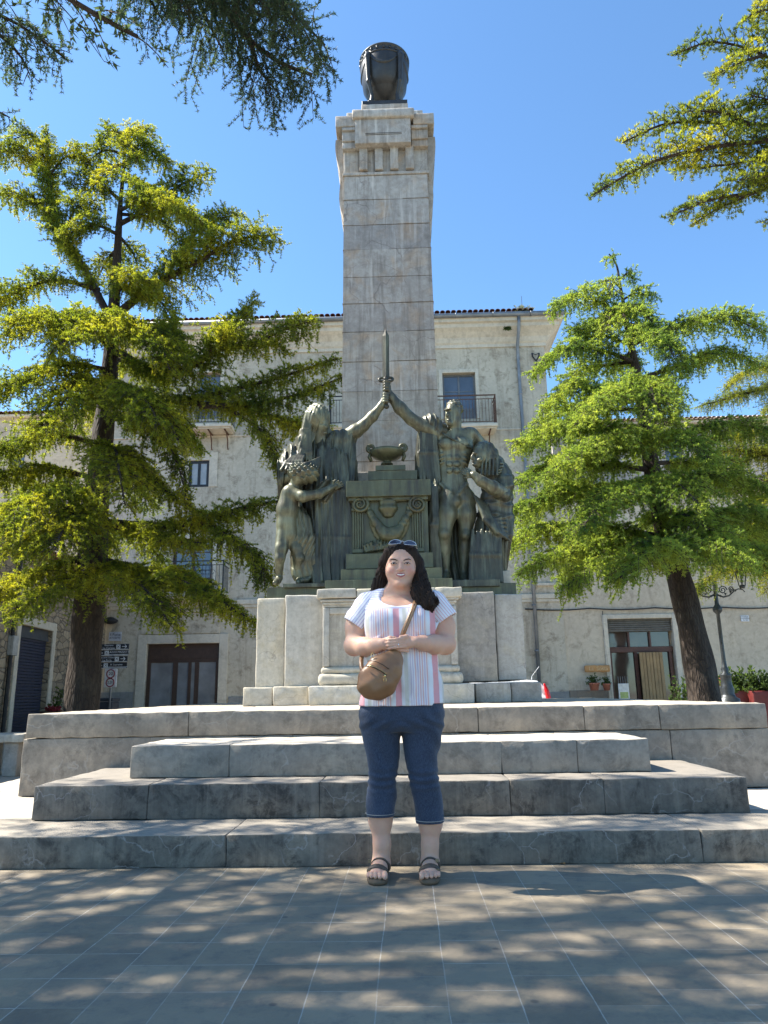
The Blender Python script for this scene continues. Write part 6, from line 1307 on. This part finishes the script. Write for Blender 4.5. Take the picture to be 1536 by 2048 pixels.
# lower building on the right with the shop
rb = thing('shop_house', 'low ochre plastered house with an open shop doorway, right of the monument', 'building', (9, 25, ZG)); zr1 = at(1470, 972, 25)[2]
sw_ = hole((1448, 1040), (1490, 1110))
facade('wall', FX1+.004, 17.5, ZG, zr1, 25.03, [hG, hS, sw_], M_pl2, rb, back=5)
window('window', hG, 25.03, rb, M_grey, 2, 2); surround(hG, 25.03, rb); window('window', sw_, 25.03, rb, M_grey, 2, 2); surround(sw_, 25.03, rb)
bm = NB(); box(bm, FX1+.01, 17.6, 24.72, 25.02, zr1-.14, zr1, .02); done('eaves', bm, M_trim, rb)
roof(FX1+.05, 17.6, 24.6, zr1+.03, rb, 5, 3.0, name='tiled_roof', mat=plain('pale_clay_tile', (.42, .33, .26), .9, var=.5, sc=5))
a, b, c, e = hS; bm = NB(); box(bm, a-.16, a-.004, 24.97, 25.05, c, e+.15, .01); box(bm, b+.004, b+.16, 24.97, 25.05, c, e+.15, .01); box(bm, a-.002, b+.002, 24.973, 25.05, e+.004, e+.148, .01); done('shop_surround', bm, M_trim, rb)
bm = NB()
for i in range(6): box(bm, a+.01, b-.01, 25.10-.008*(i % 2), 25.16, e-.07*(i+1)+.004, e-.07*i-.004, .01)
done('roller_shutter', bm, plain('shutter_grey', (.12, .115, .10), .6, .3), rb)
bm = NB(); zt_ = at(1285, 1300, 25)[2]; box(bm, a+.01, b-.01, 25.16, 25.24, zt_-.06, zt_+.12, .01)
for x in (a+.05, a+.42*(b-a), b-.55, b-.10): box(bm, x-.05, x+.05, 25.17, 25.235, c, zt_-.062)
for x in (a+.33*(b-a), a+.66*(b-a)): box(bm, x-.03, x+.03, 25.17, 25.23, zt_+.122, e-.43)
dr = done('shop_frame', bm, plain('red_brown_joinery', (.085, .035, .025), .5), rb)
bm = NB(); box(bm, a+.06, b-.06, 25.255, 25.262, c+.02, e-.42); done('pane', bm, glass('shop_glass', (.07, .05, .04), .05), dr)
bm = NB(); x0_, x1_ = at(1283, 1350, 24.9)[0], at(1330, 1350, 24.9)[0]
for i in range(7): box(bm, x0_+(x1_-x0_)*i/7+.004, x0_+(x1_-x0_)*(i+1)/7-.004, 24.93+.05*(i % 2)*.3, 24.99, c, zt_-.08, .006)
done('folding_door', bm, plain('golden_wood', (.26, .17, .075), .5, sc=3), dr)
bm = NB(); box(bm, FX1+.01, a-.17, 24.96, 25.025, ZG, at(1150, 1381, 25)[2], .01); box(bm, b+.17, 17.4, 24.96, 25.025, ZG, at(1150, 1381, 25)[2], .01); done('plinth_course', bm, plaster('brown_plinth', (.19, .155, .12), (.26, .215, .165), (.12, .1, .08)), rb)
cb = thing('overhead_cable', 'dark cable clipped along the wall above the shop doorway', 'cable', tuple(at(1050, 1218, 24.96))); bm = NB()
tube(bm, [at(p, 1218-.016*(p-1050)*.6+3*math.sin(math.pi*((p-1050) % 130)/130), 24.97) for p in range(1050, 1620, 13)], .022, 6); done('wire', bm, M_iron, cb)
cb = thing('drop_cable', 'thin cable dropping beside the shop doorway', 'cable', tuple(at(1205, 1225, 24.99))); bm = NB(); tube(bm, [at(1205, 1222, 24.98), at(1208, 1270, 24.98), at(1216, 1330, 24.98), at(1224, 1400, 24.98)], .012, 5); done('wire', bm, M_iron, cb)
# rear house right
r2 = thing('rear_house', 'grey house with tiled eaves seen over the shop roof at the right', 'building', (13, 32, ZG)); zq = at(1470, 842, 32)[2]; w1 = hole((1432, 900), (1474, 928), 32); w2 = hole((1330, 880), (1365, 930), 32)
facade('wall', 7.2, 24, ZG, zq, 32, [w1, w2], plaster('grey_pink_plaster', (.40, .36, .32), (.5, .455, .40), (.28, .25, .22)), r2, back=5)
window('window', w1, 32, r2, M_grey, 2, 1); window('window', w2, 32, r2, M_grey, 2, 1)
bm = NB(); box(bm, 7.1, 24, 31.7, 31.99, zq-.12, zq, .02); done('eaves', bm, M_trim, r2); roof(7.1, 24, 31.55, zq+.02, r2, 8, 3.0, mat=plain('grey_clay_tile', (.40, .32, .26), .9, var=.5, sc=5))
rl2 = thing('rear_beige_house', 'tall beige house glimpsed through the left cedar behind the stone house', 'building', (-16, 31, ZG)); zq = at(50, 832, 31)[2]; w1 = hole((20, 900), (48, 950), 31)
facade('wall', -26, -13.2, ZG, zq, 31, [w1], M_pl2, rl2, back=5); window('window', w1, 31, rl2, M_grey, 2, 2); bm = NB(); box(bm, -26, -13.1, 30.7, 30.99, zq-.12, zq, .02); done('eaves', bm, M_trim, rl2); roof(-26, -13.1, 30.6, zq+.02, rl2, 8, 3.0)
# ---- left street house
pA = at(-110, 1420, 14.5)[:2]; pB = at(194, 1420, 24.6)[:2]; ang = math.atan2(pB[1]-pA[1], pB[0]-pA[0]); LW = math.hypot(*(pB-pA))
def onwall(px_, py_):
    d = at(px_, py_, 10.)-CAM; d2 = d[:2]; n = np.array([-(pB-pA)[1], (pB-pA)[0]]); t = ((pA-CAM[:2])@n)/(d2@n); p = CAM+d*t
    return (p[:2]-pA)@(pB-pA)/LW, p[2]
def mat_rubble():
    t = NT('rubble_stone'); v = t.mapv((1, 1, 2.6)); w = v
    d = t.vor(2.4, w, 'DISTANCE_TO_EDGE'); c = t.vor(2.4, w, 'F1', 1); cc = t.mix(t.math('MULTIPLY', t.sep(c)[0], .8), (.24, .20, .15), (.46, .39, .30)); cc = t.mix(1.0, cc, (1, .93, .8), 'MULTIPLY')
    cc = t.mix(t.ramp(t.noise(8, 6), [(.4, (0,)*3), (.7, (.7,)*3)]), cc, (.15, .13, .10)); cc = t.mix(t.ramp(d, [(.0, (1,)*3), (.07, (0,)*3)]), cc, (.07, .06, .05))
    t.set(Base_Color=cc, Roughness=.95); t.bump(t.math('ADD', t.math('MINIMUM', d, .15), t.math('MULTIPLY', t.noise(14, 6), .15)), 1.0, .12); return t.m
M_rub = mat_rubble()
lh = thing('stone_house', 'old rubble stone house with a dark blue shuttered doorway at the left edge', 'building', (pA[0], pA[1], ZG), rz=ang)
s0, zt0_ = onwall(41, 1249); s1, zt1_ = onwall(105, 1262); ztd = (zt0_+zt1_)/2; zlt = 4.5
ho = (s0, s1, 0, ztd-ZG)
o = facade('wall', -6, LW+.3, 0, zlt-ZG, 0, [ho], M_rub, lh, .35, 6); o.matrix_parent_inverse = Matrix()
bm = NB(); hh = ztd-ZG
box(bm, s0-.22, s0-.004, -.04, .02, 0, hh+.22, .012); box(bm, s1+.004, s1+.22, -.04, .02, 0, hh+.22, .012); box(bm, s0-.002, s1+.002, -.037, .02, hh+.004, hh+.217, .012); done('door_surround', bm, M_trim, lh, keep=False)
bm = NB(); zl_ = onwall(70, 1275)[1]-ZG
for i in range(int(zl_/.075)): z = i*.075; box(bm, s0+.01, s1-.01, .14-.006*(i % 2), .18, z+.004, z+.071, .008)
sh_ = done('roller_shutter', bm, plain('dark_blue_paint', (.022, .028, .055), .45), lh, keep=False)
bm = NB(); box(bm, s0+.005, s1-.005, .10, .18, zl_+.05, hh-.005); box(bm, s0+.005, s1-.005, .08, .20, zl_-.03, zl_+.049); done('fanlight', bm, plain('blue_grey_paint', (.05, .058, .068), .5), lh, keep=False)
sp_, _ = onwall(10, 1350); bm = NB(); rod(bm, (sp_, -.08, 0), (sp_, -.08, zlt-ZG), .05, .05, 8); done('downpipe', bm, M_iron, lh, keep=False)
su, _ = onwall(24, 1300); bm = NB(); box(bm, su-.3, su-.02, -.14, -.002, 1.9, 2.35, .01); done('meter_box', bm, plain('pale_grey_box', (.35, .35, .33), .6), lh, keep=False)
bm = NB(); tile_row(bm, -6, LW+.3, -.35, zlt-ZG); box(bm, -6, LW+.3, -.28, 6, zlt-ZG+.003, zlt-ZG+.05); done('roof', bm, M_tile, lh, keep=False)

# ================================================================ street things
# fingerpost signs
YS = 20.0; sg = thing('direction_signs', 'stack of four dark direction boards on a pole beside the left cedar trunk', 'sign', (at(222, 1400, YS)[0], YS, ZG))
M_blk = plain('dark_board', (.016, .018, .024), .4); M_wht = plain('white_lettering', (.62, .64, .66), .5, bump=0)
xp = at(219, 1390, YS)[0]; bm = NB(); rod(bm, (xp, YS+.05, ZG), (xp, YS+.05, at(222, 1290, YS)[2]), .03, .03, 10); done('pole', bm, M_zinc, sg, True)
rows_ = [(1288, 1299, 198, 258, 1, 'Ristorante', 'La Corona'), (1300.5, 1311, 195, 257, -1, 'PALAZZO MAZZETTI', ''), (1312.5, 1323.5, 194, 255, 1, 'Pasticceria Gelateria', 'La Perla'), (1325, 1336.5, 193, 254, -1, "A' Supremo", '')]
for (y0_, y1_, xa_, xb_, dr_, s1_, s2_) in rows_:
    xa2, xb2, za, zb = at(xa_, (y0_+y1_)/2, YS)[0], at(xb_, (y0_+y1_)/2, YS)[0], at(225, y1_, YS)[2], at(225, y0_, YS)[2]; hgt = zb-za
    bm = NB(); box(bm, xa2, xb2, YS-.02, YS+.02, za, zb, .006); bd = done('board', bm, M_blk, sg)
    tx = xb2-.12 if dr_ > 0 else xa2+.10; zc_ = (za+zb)/2; bm = NB(); yy = YS-.024
    rod(bm, (tx-.06, yy, zc_), (tx+.06, yy, zc_), .008, .008, 6)
    for s in (-1, 1): rod(bm, (tx+dr_*.065, yy, zc_), (tx+dr_*.015, yy, zc_+s*.05), .008, .008, 6)
    ix = tx-dr_*.16; box(bm, ix-.055, ix+.055, yy-.002, yy+.002, zc_-.055, zc_+.055); done('arrow', bm, M_wht, bd)
    bm = NB()
    for s in (-1, 1): rod(bm, (ix-.035, yy-.004, zc_-s*.035), (ix+.035, yy-.004, zc_+s*.035), .006, .006, 5)
    done('pictogram', bm, M_blk, bd)
    cx = (xa2+xb2)/2-dr_*.13
    if s2_: text('lettering', s1_, .058, (cx, YS-.022, zc_+.038), M_wht, bd, .001); text('lettering', s2_, .075, (cx, YS-.022, zc_-.035), M_wht, bd, .001)
    else: text('lettering', s1_, .07, (cx, YS-.022, zc_+.018), M_wht, bd, .001); bm = NB(); box(bm, cx-.3, cx+.3, YS-.024, YS-.021, zc_-.05, zc_-.038); done('rule', bm, M_wht, bd)
    bm = NB(); box(bm, xa2+.01, xb2-.01, YS-.024, YS-.0205, za+.001, za+.012); done('edge_line', bm, M_wht, bd)
lm = thing('speed_sign', 'white panel with two round red-rimmed limits below the direction boards', 'sign', tuple(at(221, 1375, YS-.04))); x0_, x1_ = at(209, 1356, YS-.06)[0], at(234, 1356, YS-.06)[0]; z0_, z1_ = at(221, 1375, YS-.06)[2], at(221, 1338, YS-.06)[2]
bm = NB(); box(bm, x0_, x1_, YS-.08, YS-.05, z0_, z1_, .01); bd = done('panel', bm, plain('off_white_panel', (.55, .54, .53), .5), lm)
for k, tx_ in ((.74, '20'), (.27, '2,20')):
    zc_ = z0_+(z1_-z0_)*k; cx = (x0_+x1_)/2; bm = NB(); tube(bm, [(cx+.105*math.cos(t), YS-.082, zc_+.105*math.sin(t)) for t in [i*math.pi/16 for i in range(32)]], .016, 6, True); done('ring', bm, plain('sign_red', (.22, .03, .04), .4), bd, True); text('lettering', tx_, .12 if k > .5 else .09, (cx, YS-.083, zc_), M_blk, bd, .001)
bn = thing('street_bin', 'low dark bin box at the foot of the sign pole', 'bin', (at(205, 1405, YS)[0], YS+.2, ZG)); bm = NB(); q0, q1 = at(190, 1405, YS)[0], at(222, 1405, YS)[0]; box(bm, q0, q1, YS+.1, YS+.6, ZG, at(205, 1404, YS)[2], .02); box(bm, q0-.02, q1+.02, YS+.08, YS+.62, at(205, 1403, YS)[2], at(205, 1396, YS)[2], .02); done('bin_body', bm, plain('dark_slate_bin', (.03, .035, .045), .5), bn)
pq = thing('street_name_plaque', 'white street name plaque on the palazzo wall above the direction boards', 'sign', tuple(at(231, 1273, 24.97))); a_, b_ = at(218, 1273, 24.97)[0], at(243, 1273, 24.97)[0]; z0_, z1_ = at(231, 1282, 24.97)[2], at(231, 1264, 24.97)[2]
bm = NB(); box(bm, a_, b_, 24.95, 24.985, z0_, z1_, .006); bd = done('panel', bm, plain('white_marble_plaque', (.42, .44, .50), .5), pq); text('lettering', 'Il Paese', .12, ((a_+b_)/2, 24.948, z0_+(z1_-z0_)*.7), M_blk, bd, .001); text('lettering', 'da Scoprire', .08, ((a_+b_)/2, 24.948, z0_+(z1_-z0_)*.35), M_blk, bd, .001)
wl_ = thing('wall_lamp', 'dark round lamp on the palazzo wall over the white plaque', 'lamp', tuple(at(221, 1240, 24.9))); bm = NB(); c_ = at(221, 1242, 24.75); lathe(bm, [(0, .14), (.10, .12), (.24, .03), (.25, 0), (.2, -.05), (.1, -.1), (0, -.11)], c_, 20); rod(bm, c_, (c_[0], 25, c_[2]+.05), .025, .025, 8); done('lamp_housing', bm, M_iron, wl_, True)
# notice on the right wall
nt_ = thing('wall_notice', 'small white notice with dark lines on the ochre wall right of the street lamp', 'sign', tuple(at(1490, 1237, 25))); a_, b_ = at(1482, 1237, 25)[0], at(1498, 1237, 25)[0]; z0_, z1_ = at(1490, 1243, 25)[2], at(1490, 1231, 25)[2]; bm = NB(); box(bm, a_, b_, 24.99, 25.028, z0_, z1_, .004); bd = done('panel', bm, M_wht, nt_)
for k, s in ((.78, 'SCUOLA'), (.5, 'COMUNALE'), (.22, 'DI VIA')): text('lettering', s, .055, ((a_+b_)/2, 24.988, z0_+(z1_-z0_)*k), M_blk, bd, .001)
# wooden shop sign and pots
ws = thing('wooden_shop_sign', 'carved orange wood sign board left of the shop doorway', 'sign', tuple(at(1195, 1337, 24.9))); a_, b_ = at(1169, 1337, 24.9)[0], at(1220, 1337, 24.9)[0]; z0_, z1_ = at(1195, 1344, 24.9)[2], at(1195, 1330.5, 24.9)[2]
bm = NB(); worn_block(bm, a_, b_, 24.88, 24.94, z0_, z1_, .02, .08, .008, 3); bd = done('plank', bm, plain('orange_wood', (.42, .22, .08), .6, sc=3), ws, True); text('lettering', 'La  Sosta', .17, ((a_+b_)/2+.03, 24.874, (z0_+z1_)/2), plain('cream_letter', (.62, .45, .24), .6, bump=0), bd, .004)
M_terra = plain('terracotta', (.36, .13, .08), .8, sc=6)
def pot(lbl, p, py, Y, r_, h_, seed, R_, grp='terracotta pots of plants by the wall', n=16):
    c_ = at(p, py, Y); t_ = thing('potted_plant', lbl, 'potted plant', tuple(c_), grp); bm = NB(); lathe(bm, [(0, 0), (r_*.72, 0), (r_*.95, h_*.82), (r_*1.08, h_*.83), (r_*1.08, h_), (r_*.9, h_), (r_*.85, h_*.85), (0, h_*.85)], c_, 20); done('pot', bm, M_terra, t_, True)
    leafy(None, None, None, c_+np.array([0, 0, h_*.8]), R_, n, M_leafd, seed, parent=t_); return t_
pot('terracotta pot with a bushy dark plant under the wooden shop sign', 1189, 1381, 24.7, .17, .24, 1, (.3, .2, .45)); pot('smaller terracotta pot with spiky shoots against the doorway jamb', 1214, 1381, 24.7, .13, .22, 2, (.16, .14, .35))
pot('terracotta pot with a sparse plant between cedar trunk and street lamp', 1439, 1372, 20, .13, .2, 3, (.12, .1, .15), n=8)
ps = thing('poster_stand', 'white wire poster stand with a green and white poster in the shop doorway', 'stand', tuple(at(1246, 1404, 24.3))); a_, b_ = at(1236, 1370, 24.3)[0], at(1257, 1370, 24.3)[0]; z0_, z1_ = at(1246, 1398, 24.3)[2], at(1246, 1367, 24.3)[2]
bm = NB(); box(bm, a_, b_, 24.28, 24.31, z0_, z1_, .004); bd = done('poster', bm, plain('poster_white', (.6, .6, .56), .5), ps); bm = NB(); box(bm, a_+.04, b_-.04, 24.276, 24.2785, z0_+.02, z0_+(z1_-z0_)*.45); done('poster_picture', bm, plain('poster_green', (.35, .42, .14), .5, sc=20), bd)
bm = NB()
for x in (a_+.02, b_-.02): rod(bm, (x, 24.3, ZG), (x, 24.3, z0_), .01, .01, 6); rod(bm, (x, 24.6, ZG), (x, 24.32, z0_+.3), .01, .01, 6)
for i in range(5): x = a_+.02+(b_-a_-.04)*i/4; rod(bm, (x, 24.3, z1_), (x, 24.3, z1_+.22), .007, .007, 5)
done('wire_legs', bm, M_zinc, ps)
# street lamp
YL_ = 17.0; bx_ = at(1457, 1400, YL_)[0]; lp = thing('street_lamp', 'ornate dark iron street lamp with scrolled arms right of the bright cedar', 'lamp', (bx_, YL_, ZG)); M_cast = plain('cast_iron', (.055, .06, .062), .4, .6, sc=20)
zl = lambda p: at(1450, p, YL_)[2]; bm = NB()
lathe(bm, [(0, ZG), (.24, ZG), (.24, zl(1398)), (.17, zl(1394)), (.135, zl(1388)), (.15, zl(1378)), (.12, zl(1371)), (.11, zl(1362)), (.115, zl(1352)), (.125, zl(1349)), (.06, zl(1345)), (.085, zl(1338)), (.055, zl(1333)), (.045, zl(1320)), (.042, zl(1280)), (.040, zl(1228)), (.10, zl(1222)), (.105, zl(1216)), (.05, zl(1209)), (.045, zl(1205)), (.04, zl(1150)), (.035, zl(1060)), (.02, zl(1040)), (0, zl(1036))], (bx_, YL_, 0), 20); done('post', bm, M_cast, lp, True)
for s in (-1, 1):
    bm = NB(); za = zl(1180)
    tube(bm, [(bx_+s*x, YL_, za+z) for x, z in ((.03, -.10), (.16, -.16), (.30, -.13), (.42, -.03), (.52, .02), (.62, .0), (.66, -.05))], [.022, .02, .018, .015, .014, .012, .012], 8)
    for cx, cz_, r_, d_ in ((.17, .0, .10, 1), (.36, .03, .065, -1)): tube(bm, [(bx_+s*(cx+r_*(1-.8*t/14)*math.cos(d_*t*.75)), YL_, za+cz_+r_*(1-.8*t/14)*math.sin(d_*t*.75)) for t in range(15)], .013, 6)
    for k in range(5): M_ = Matrix.Translation((bx_+s*(.1+.12*k), YL_, za-.14+.04*k)); bmesh.ops.create_cone(bm, cap_ends=True, segments=6, radius1=.03, radius2=0, depth=.06, matrix=M_ @ Matrix.Rotation(math.pi, 4, 'X'))
    am = done('arm', bm, M_cast, lp, True)
    bm = NB(); c_ = (bx_+s*.62, YL_, za+.03); lathe(bm, [(0, 0), (.05, 0), (.07, .05), (.04, .08)], c_, 12); n = 4
    for k in range(6): a_ = k*math.pi/3; rod(bm, (c_[0]+.07*math.cos(a_), YL_+.07*math.sin(a_), c_[2]+.06), (c_[0]+.13*math.cos(a_), YL_+.13*math.sin(a_), c_[2]+.40), .008, .008, 5)
    lathe(bm, [(.15, .40), (.12, .47), (.04, .54), (.02, .60), (0, .62)], c_, 12); lan = done('lantern', bm, M_cast, am, True)
# shrubs in red planters
for k, (p, Yp, lb) in enumerate(((1478, 18.5, 'leafy shrub in a red planter just right of the street lamp'), (1522, 18.2, 'leafy shrub in a red planter at the right edge of the view'))):
    c_ = at(p, 1392, Yp); t_ = thing('planter_shrub', lb, 'potted shrub', (c_[0], Yp, ZG), 'shrubs in red planters'); bm = NB(); worn_block(bm, c_[0]-.27, c_[0]+.27, Yp-.2, Yp+.2, ZG, c_[2]+.12, .02, .1, .004, k); done('planter', bm, plain('dark_red_planter', (.13, .02, .018), .5), t_, True)
    leafy(None, None, None, (c_[0], Yp, c_[2]+.08), (.55, .4, .72), 46, M_leafd, 20+k, parent=t_, ll=.09, lw=.026)
c_ = at(1362, 1400, 16); leafy('climbing_plant', 'tall leafy plant in front of the shop beside the right cedar trunk', 'plant', (c_[0], 16, ZG), (.45, .35, 1.5), 50, M_leafd, 31, ll=.09, lw=.024)
c_ = at(128, 1400, 19); leafy('wall_creeper', 'green creeper at the foot of the stone house left of the cedar trunk', 'plant', (c_[0], 18.6, ZG), (.35, .3, 1.5), 46, M_leafd, 33, ll=.08, lw=.024)
c_ = at(106, 1412, 17); fl_ = leafy('flower_box', 'box of dark red flowers behind the left end of the terrace wall', 'flowers', (c_[0], 17, c_[2]-.12), (.25, .2, .12), 26, plain('dark_red_petals', (.22, .01, .015), .6), 35, ll=.05, lw=.02); bm = NB(); box(bm, c_[0]-.25, c_[0]+.25, 16.9, 17.1, ZG, c_[2]-.11, .01); done('box', bm, M_wood, fl_)
# stone bench
bt = thing('stone_bench', 'grey stone bench in the street behind the left end of the terrace', 'bench', (at(0, 1500, 9.5)[0], 9.5, ZG)); x0_, x1_ = at(-60, 1470, 9.4)[0], at(52, 1470, 9.4)[0]; zb_ = at(20, 1468, 9.4)[2]
bm = NB(); worn_block(bm, x0_, x1_, 9.35, 9.85, zb_-.10, zb_, .015, .1, .003, 3); done('seat', bm, M_pedg, bt, True)
for x in (x0_+.15, x1_-.18): bm = NB(); worn_block(bm, x-.09, x+.09, 9.42, 9.78, ZG, zb_-.102, .015, .1, .003, 4); done('leg', bm, M_pedg, bt, True)
# dry leaves on the paving
r = np.random.RandomState(2)
lf = NB(); M_dl = plain('dry_leaf', (.30, .15, .05), .8)
for i, (p, q) in enumerate(((1131, 1727), (1126, 1729))):
    c_ = at(p, q, 1); t_ = CAM+(c_-CAM)*(-CAM[2]/(c_-CAM)[2]); 
    bm = NB(); V = [bm.verts.new((t_[0]+.014*math.cos(a), t_[1]+.009*math.sin(a), .006+.004*math.sin(2*a))) for a in [k*math.pi/5 for k in range(10)]]; f_ = bm.faces.new(V); rr2 = bmesh.ops.extrude_face_region(bm, geom=[f_]); bmesh.ops.translate(bm, verts=[v for v in rr2['geom'] if isinstance(v, bmesh.types.BMVert)], vec=(0, 0, .001))
    o = done('dry_leaf', bm, M_dl); tag(o, ('larger orange dry leaf', 'smaller orange dry leaf')[i]+' on the paving at the foot of the lowest step', 'leaf', 'dry leaves at the step')
# ---- parked car behind the pedestal, nose to the left
def car():
    Yc = 21.0; xr_ = at(1099, 1395, Yc)[0]; zt_ = at(1075, 1358, Yc)[2]; Ht = zt_-ZG; x0_ = xr_-3.7
    t_ = thing('parked_car', 'white parked car with red tail light half hidden behind the right end of the pedestal', 'car', (xr_-1.85, Yc+.8, ZG)); M_wc = plain('white_car_paint', (.7, .7, .7), .25, bump=0); M_tl = plain('red_tail_lens', (.55, .01, .015), .15, bump=0); M_tyre = plain('tyre_rubber', (.02, .02, .02), .8)
    S = SDF((x0_-.1, Yc-.1, ZG+.1), (xr_+.1, Yc+1.75, zt_+.1), .04)
    n = 40
    for i in range(n):
        u = i/(n-1); x = x0_+.10+u*3.5; top = Ht*np.interp(u, [0, .05, .25, .42, .60, .86, .95, 1], [.48, .58, .64, .95, 1.0, 1.0, .97, .85]); rf = np.interp(u, [0, .3, .42, .9, 1], [.0, .0, .12, .12, 0])
        S.bx((x, Yc+.82, ZG+.20+(top*.5-.2)/2+.1), (.06, .78-.03*abs(2*u-1)**3, (min(top, Ht*.66)-.22)/2), .05, .04)
        if top > Ht*.66: S.bx((x, Yc+.82, ZG+(Ht*.6+top)/2), (.06, .70-rf*.5, (top-Ht*.6)/2), .08, .06)
    for u in (.2, .80): S.cone((x0_+3.7*u, Yc-.2, ZG+.30), (x0_+3.7*u, Yc+1.9, ZG+.30), .34, .34, .02, 's')
    S.mesh('body', M_wc, t_)
    for u in (.2, .80):
        for y in (Yc+.03, Yc+1.42):
            bm = NB(); c_ = Vector((x0_+3.7*u, y, ZG+.30)); rod(bm, c_, c_+Vector((0, .19, 0)), .30, .30, 28); w_ = done('wheel', bm, M_tyre, t_, True); bm = NB(); rod(bm, c_+Vector((0, -.004, 0)), c_+Vector((0, .02, 0)), .19, .19, 20); done('rim', bm, M_zinc, w_)
    for sy in (Yc+.03, Yc+1.5):
        S = SDF((xr_-.25, sy-.05, ZG+.5), (xr_+.06, sy+.22, zt_-.05), .02); S.chain([(xr_-.10, sy+.06, ZG+Ht*.88), (xr_-.04, sy+.06, ZG+Ht*.72), (xr_+.0, sy+.06, ZG+Ht*.56)], [.035, .06, .07], .02); S.mesh('tail_light', M_tl, t_)
    for a0, a1 in ((.44, .60), (.63, .82)):
        bm = NB(); zz0, zz1 = ZG+Ht*.68, ZG+Ht*.92; V = [(x0_+3.7*a0, Yc+.105, zz0), (x0_+3.7*a1, Yc+.105, zz0), (x0_+3.7*(a1-.01), Yc+.13, zz1), (x0_+3.7*(a0+.03), Yc+.13, zz1)]; A = [bm.verts.new(v) for v in V]; B_ = [bm.verts.new((v[0], v[1]+.03, v[2])) for v in V]; bm.faces.new(A); bm.faces.new(B_)
        for i in range(4): bm.faces.new((A[i], A[(i+1) % 4], B_[(i+1) % 4], B_[i]))
        done('side_window', bm, M_gl, t_)
    bm = NB(); box(bm, xr_-.12, xr_+.05, Yc+.1, Yc+1.5, ZG+.28, ZG+.48, .03); done('bumper', bm, M_wc, t_); bm = NB(); tube(bm, [at(1064, 1352, Yc+.8), at(1078, 1333, Yc+.8)], .006, 5); rod(bm, at(1064, 1352, Yc+.8), at(1063, 1356, Yc+.8)-np.array([0, 0, .05]), .01, .012, 6); done('aerial', bm, M_wht, t_)
car()
# sills below the visible horizon line of street: a low pavement in front of the buildings
bm = NB(); box(bm, -11, 18, 23.4, 24.94, -.03+.001, .06, .01); tag(done('pavement', bm, M_trim), kind='structure')
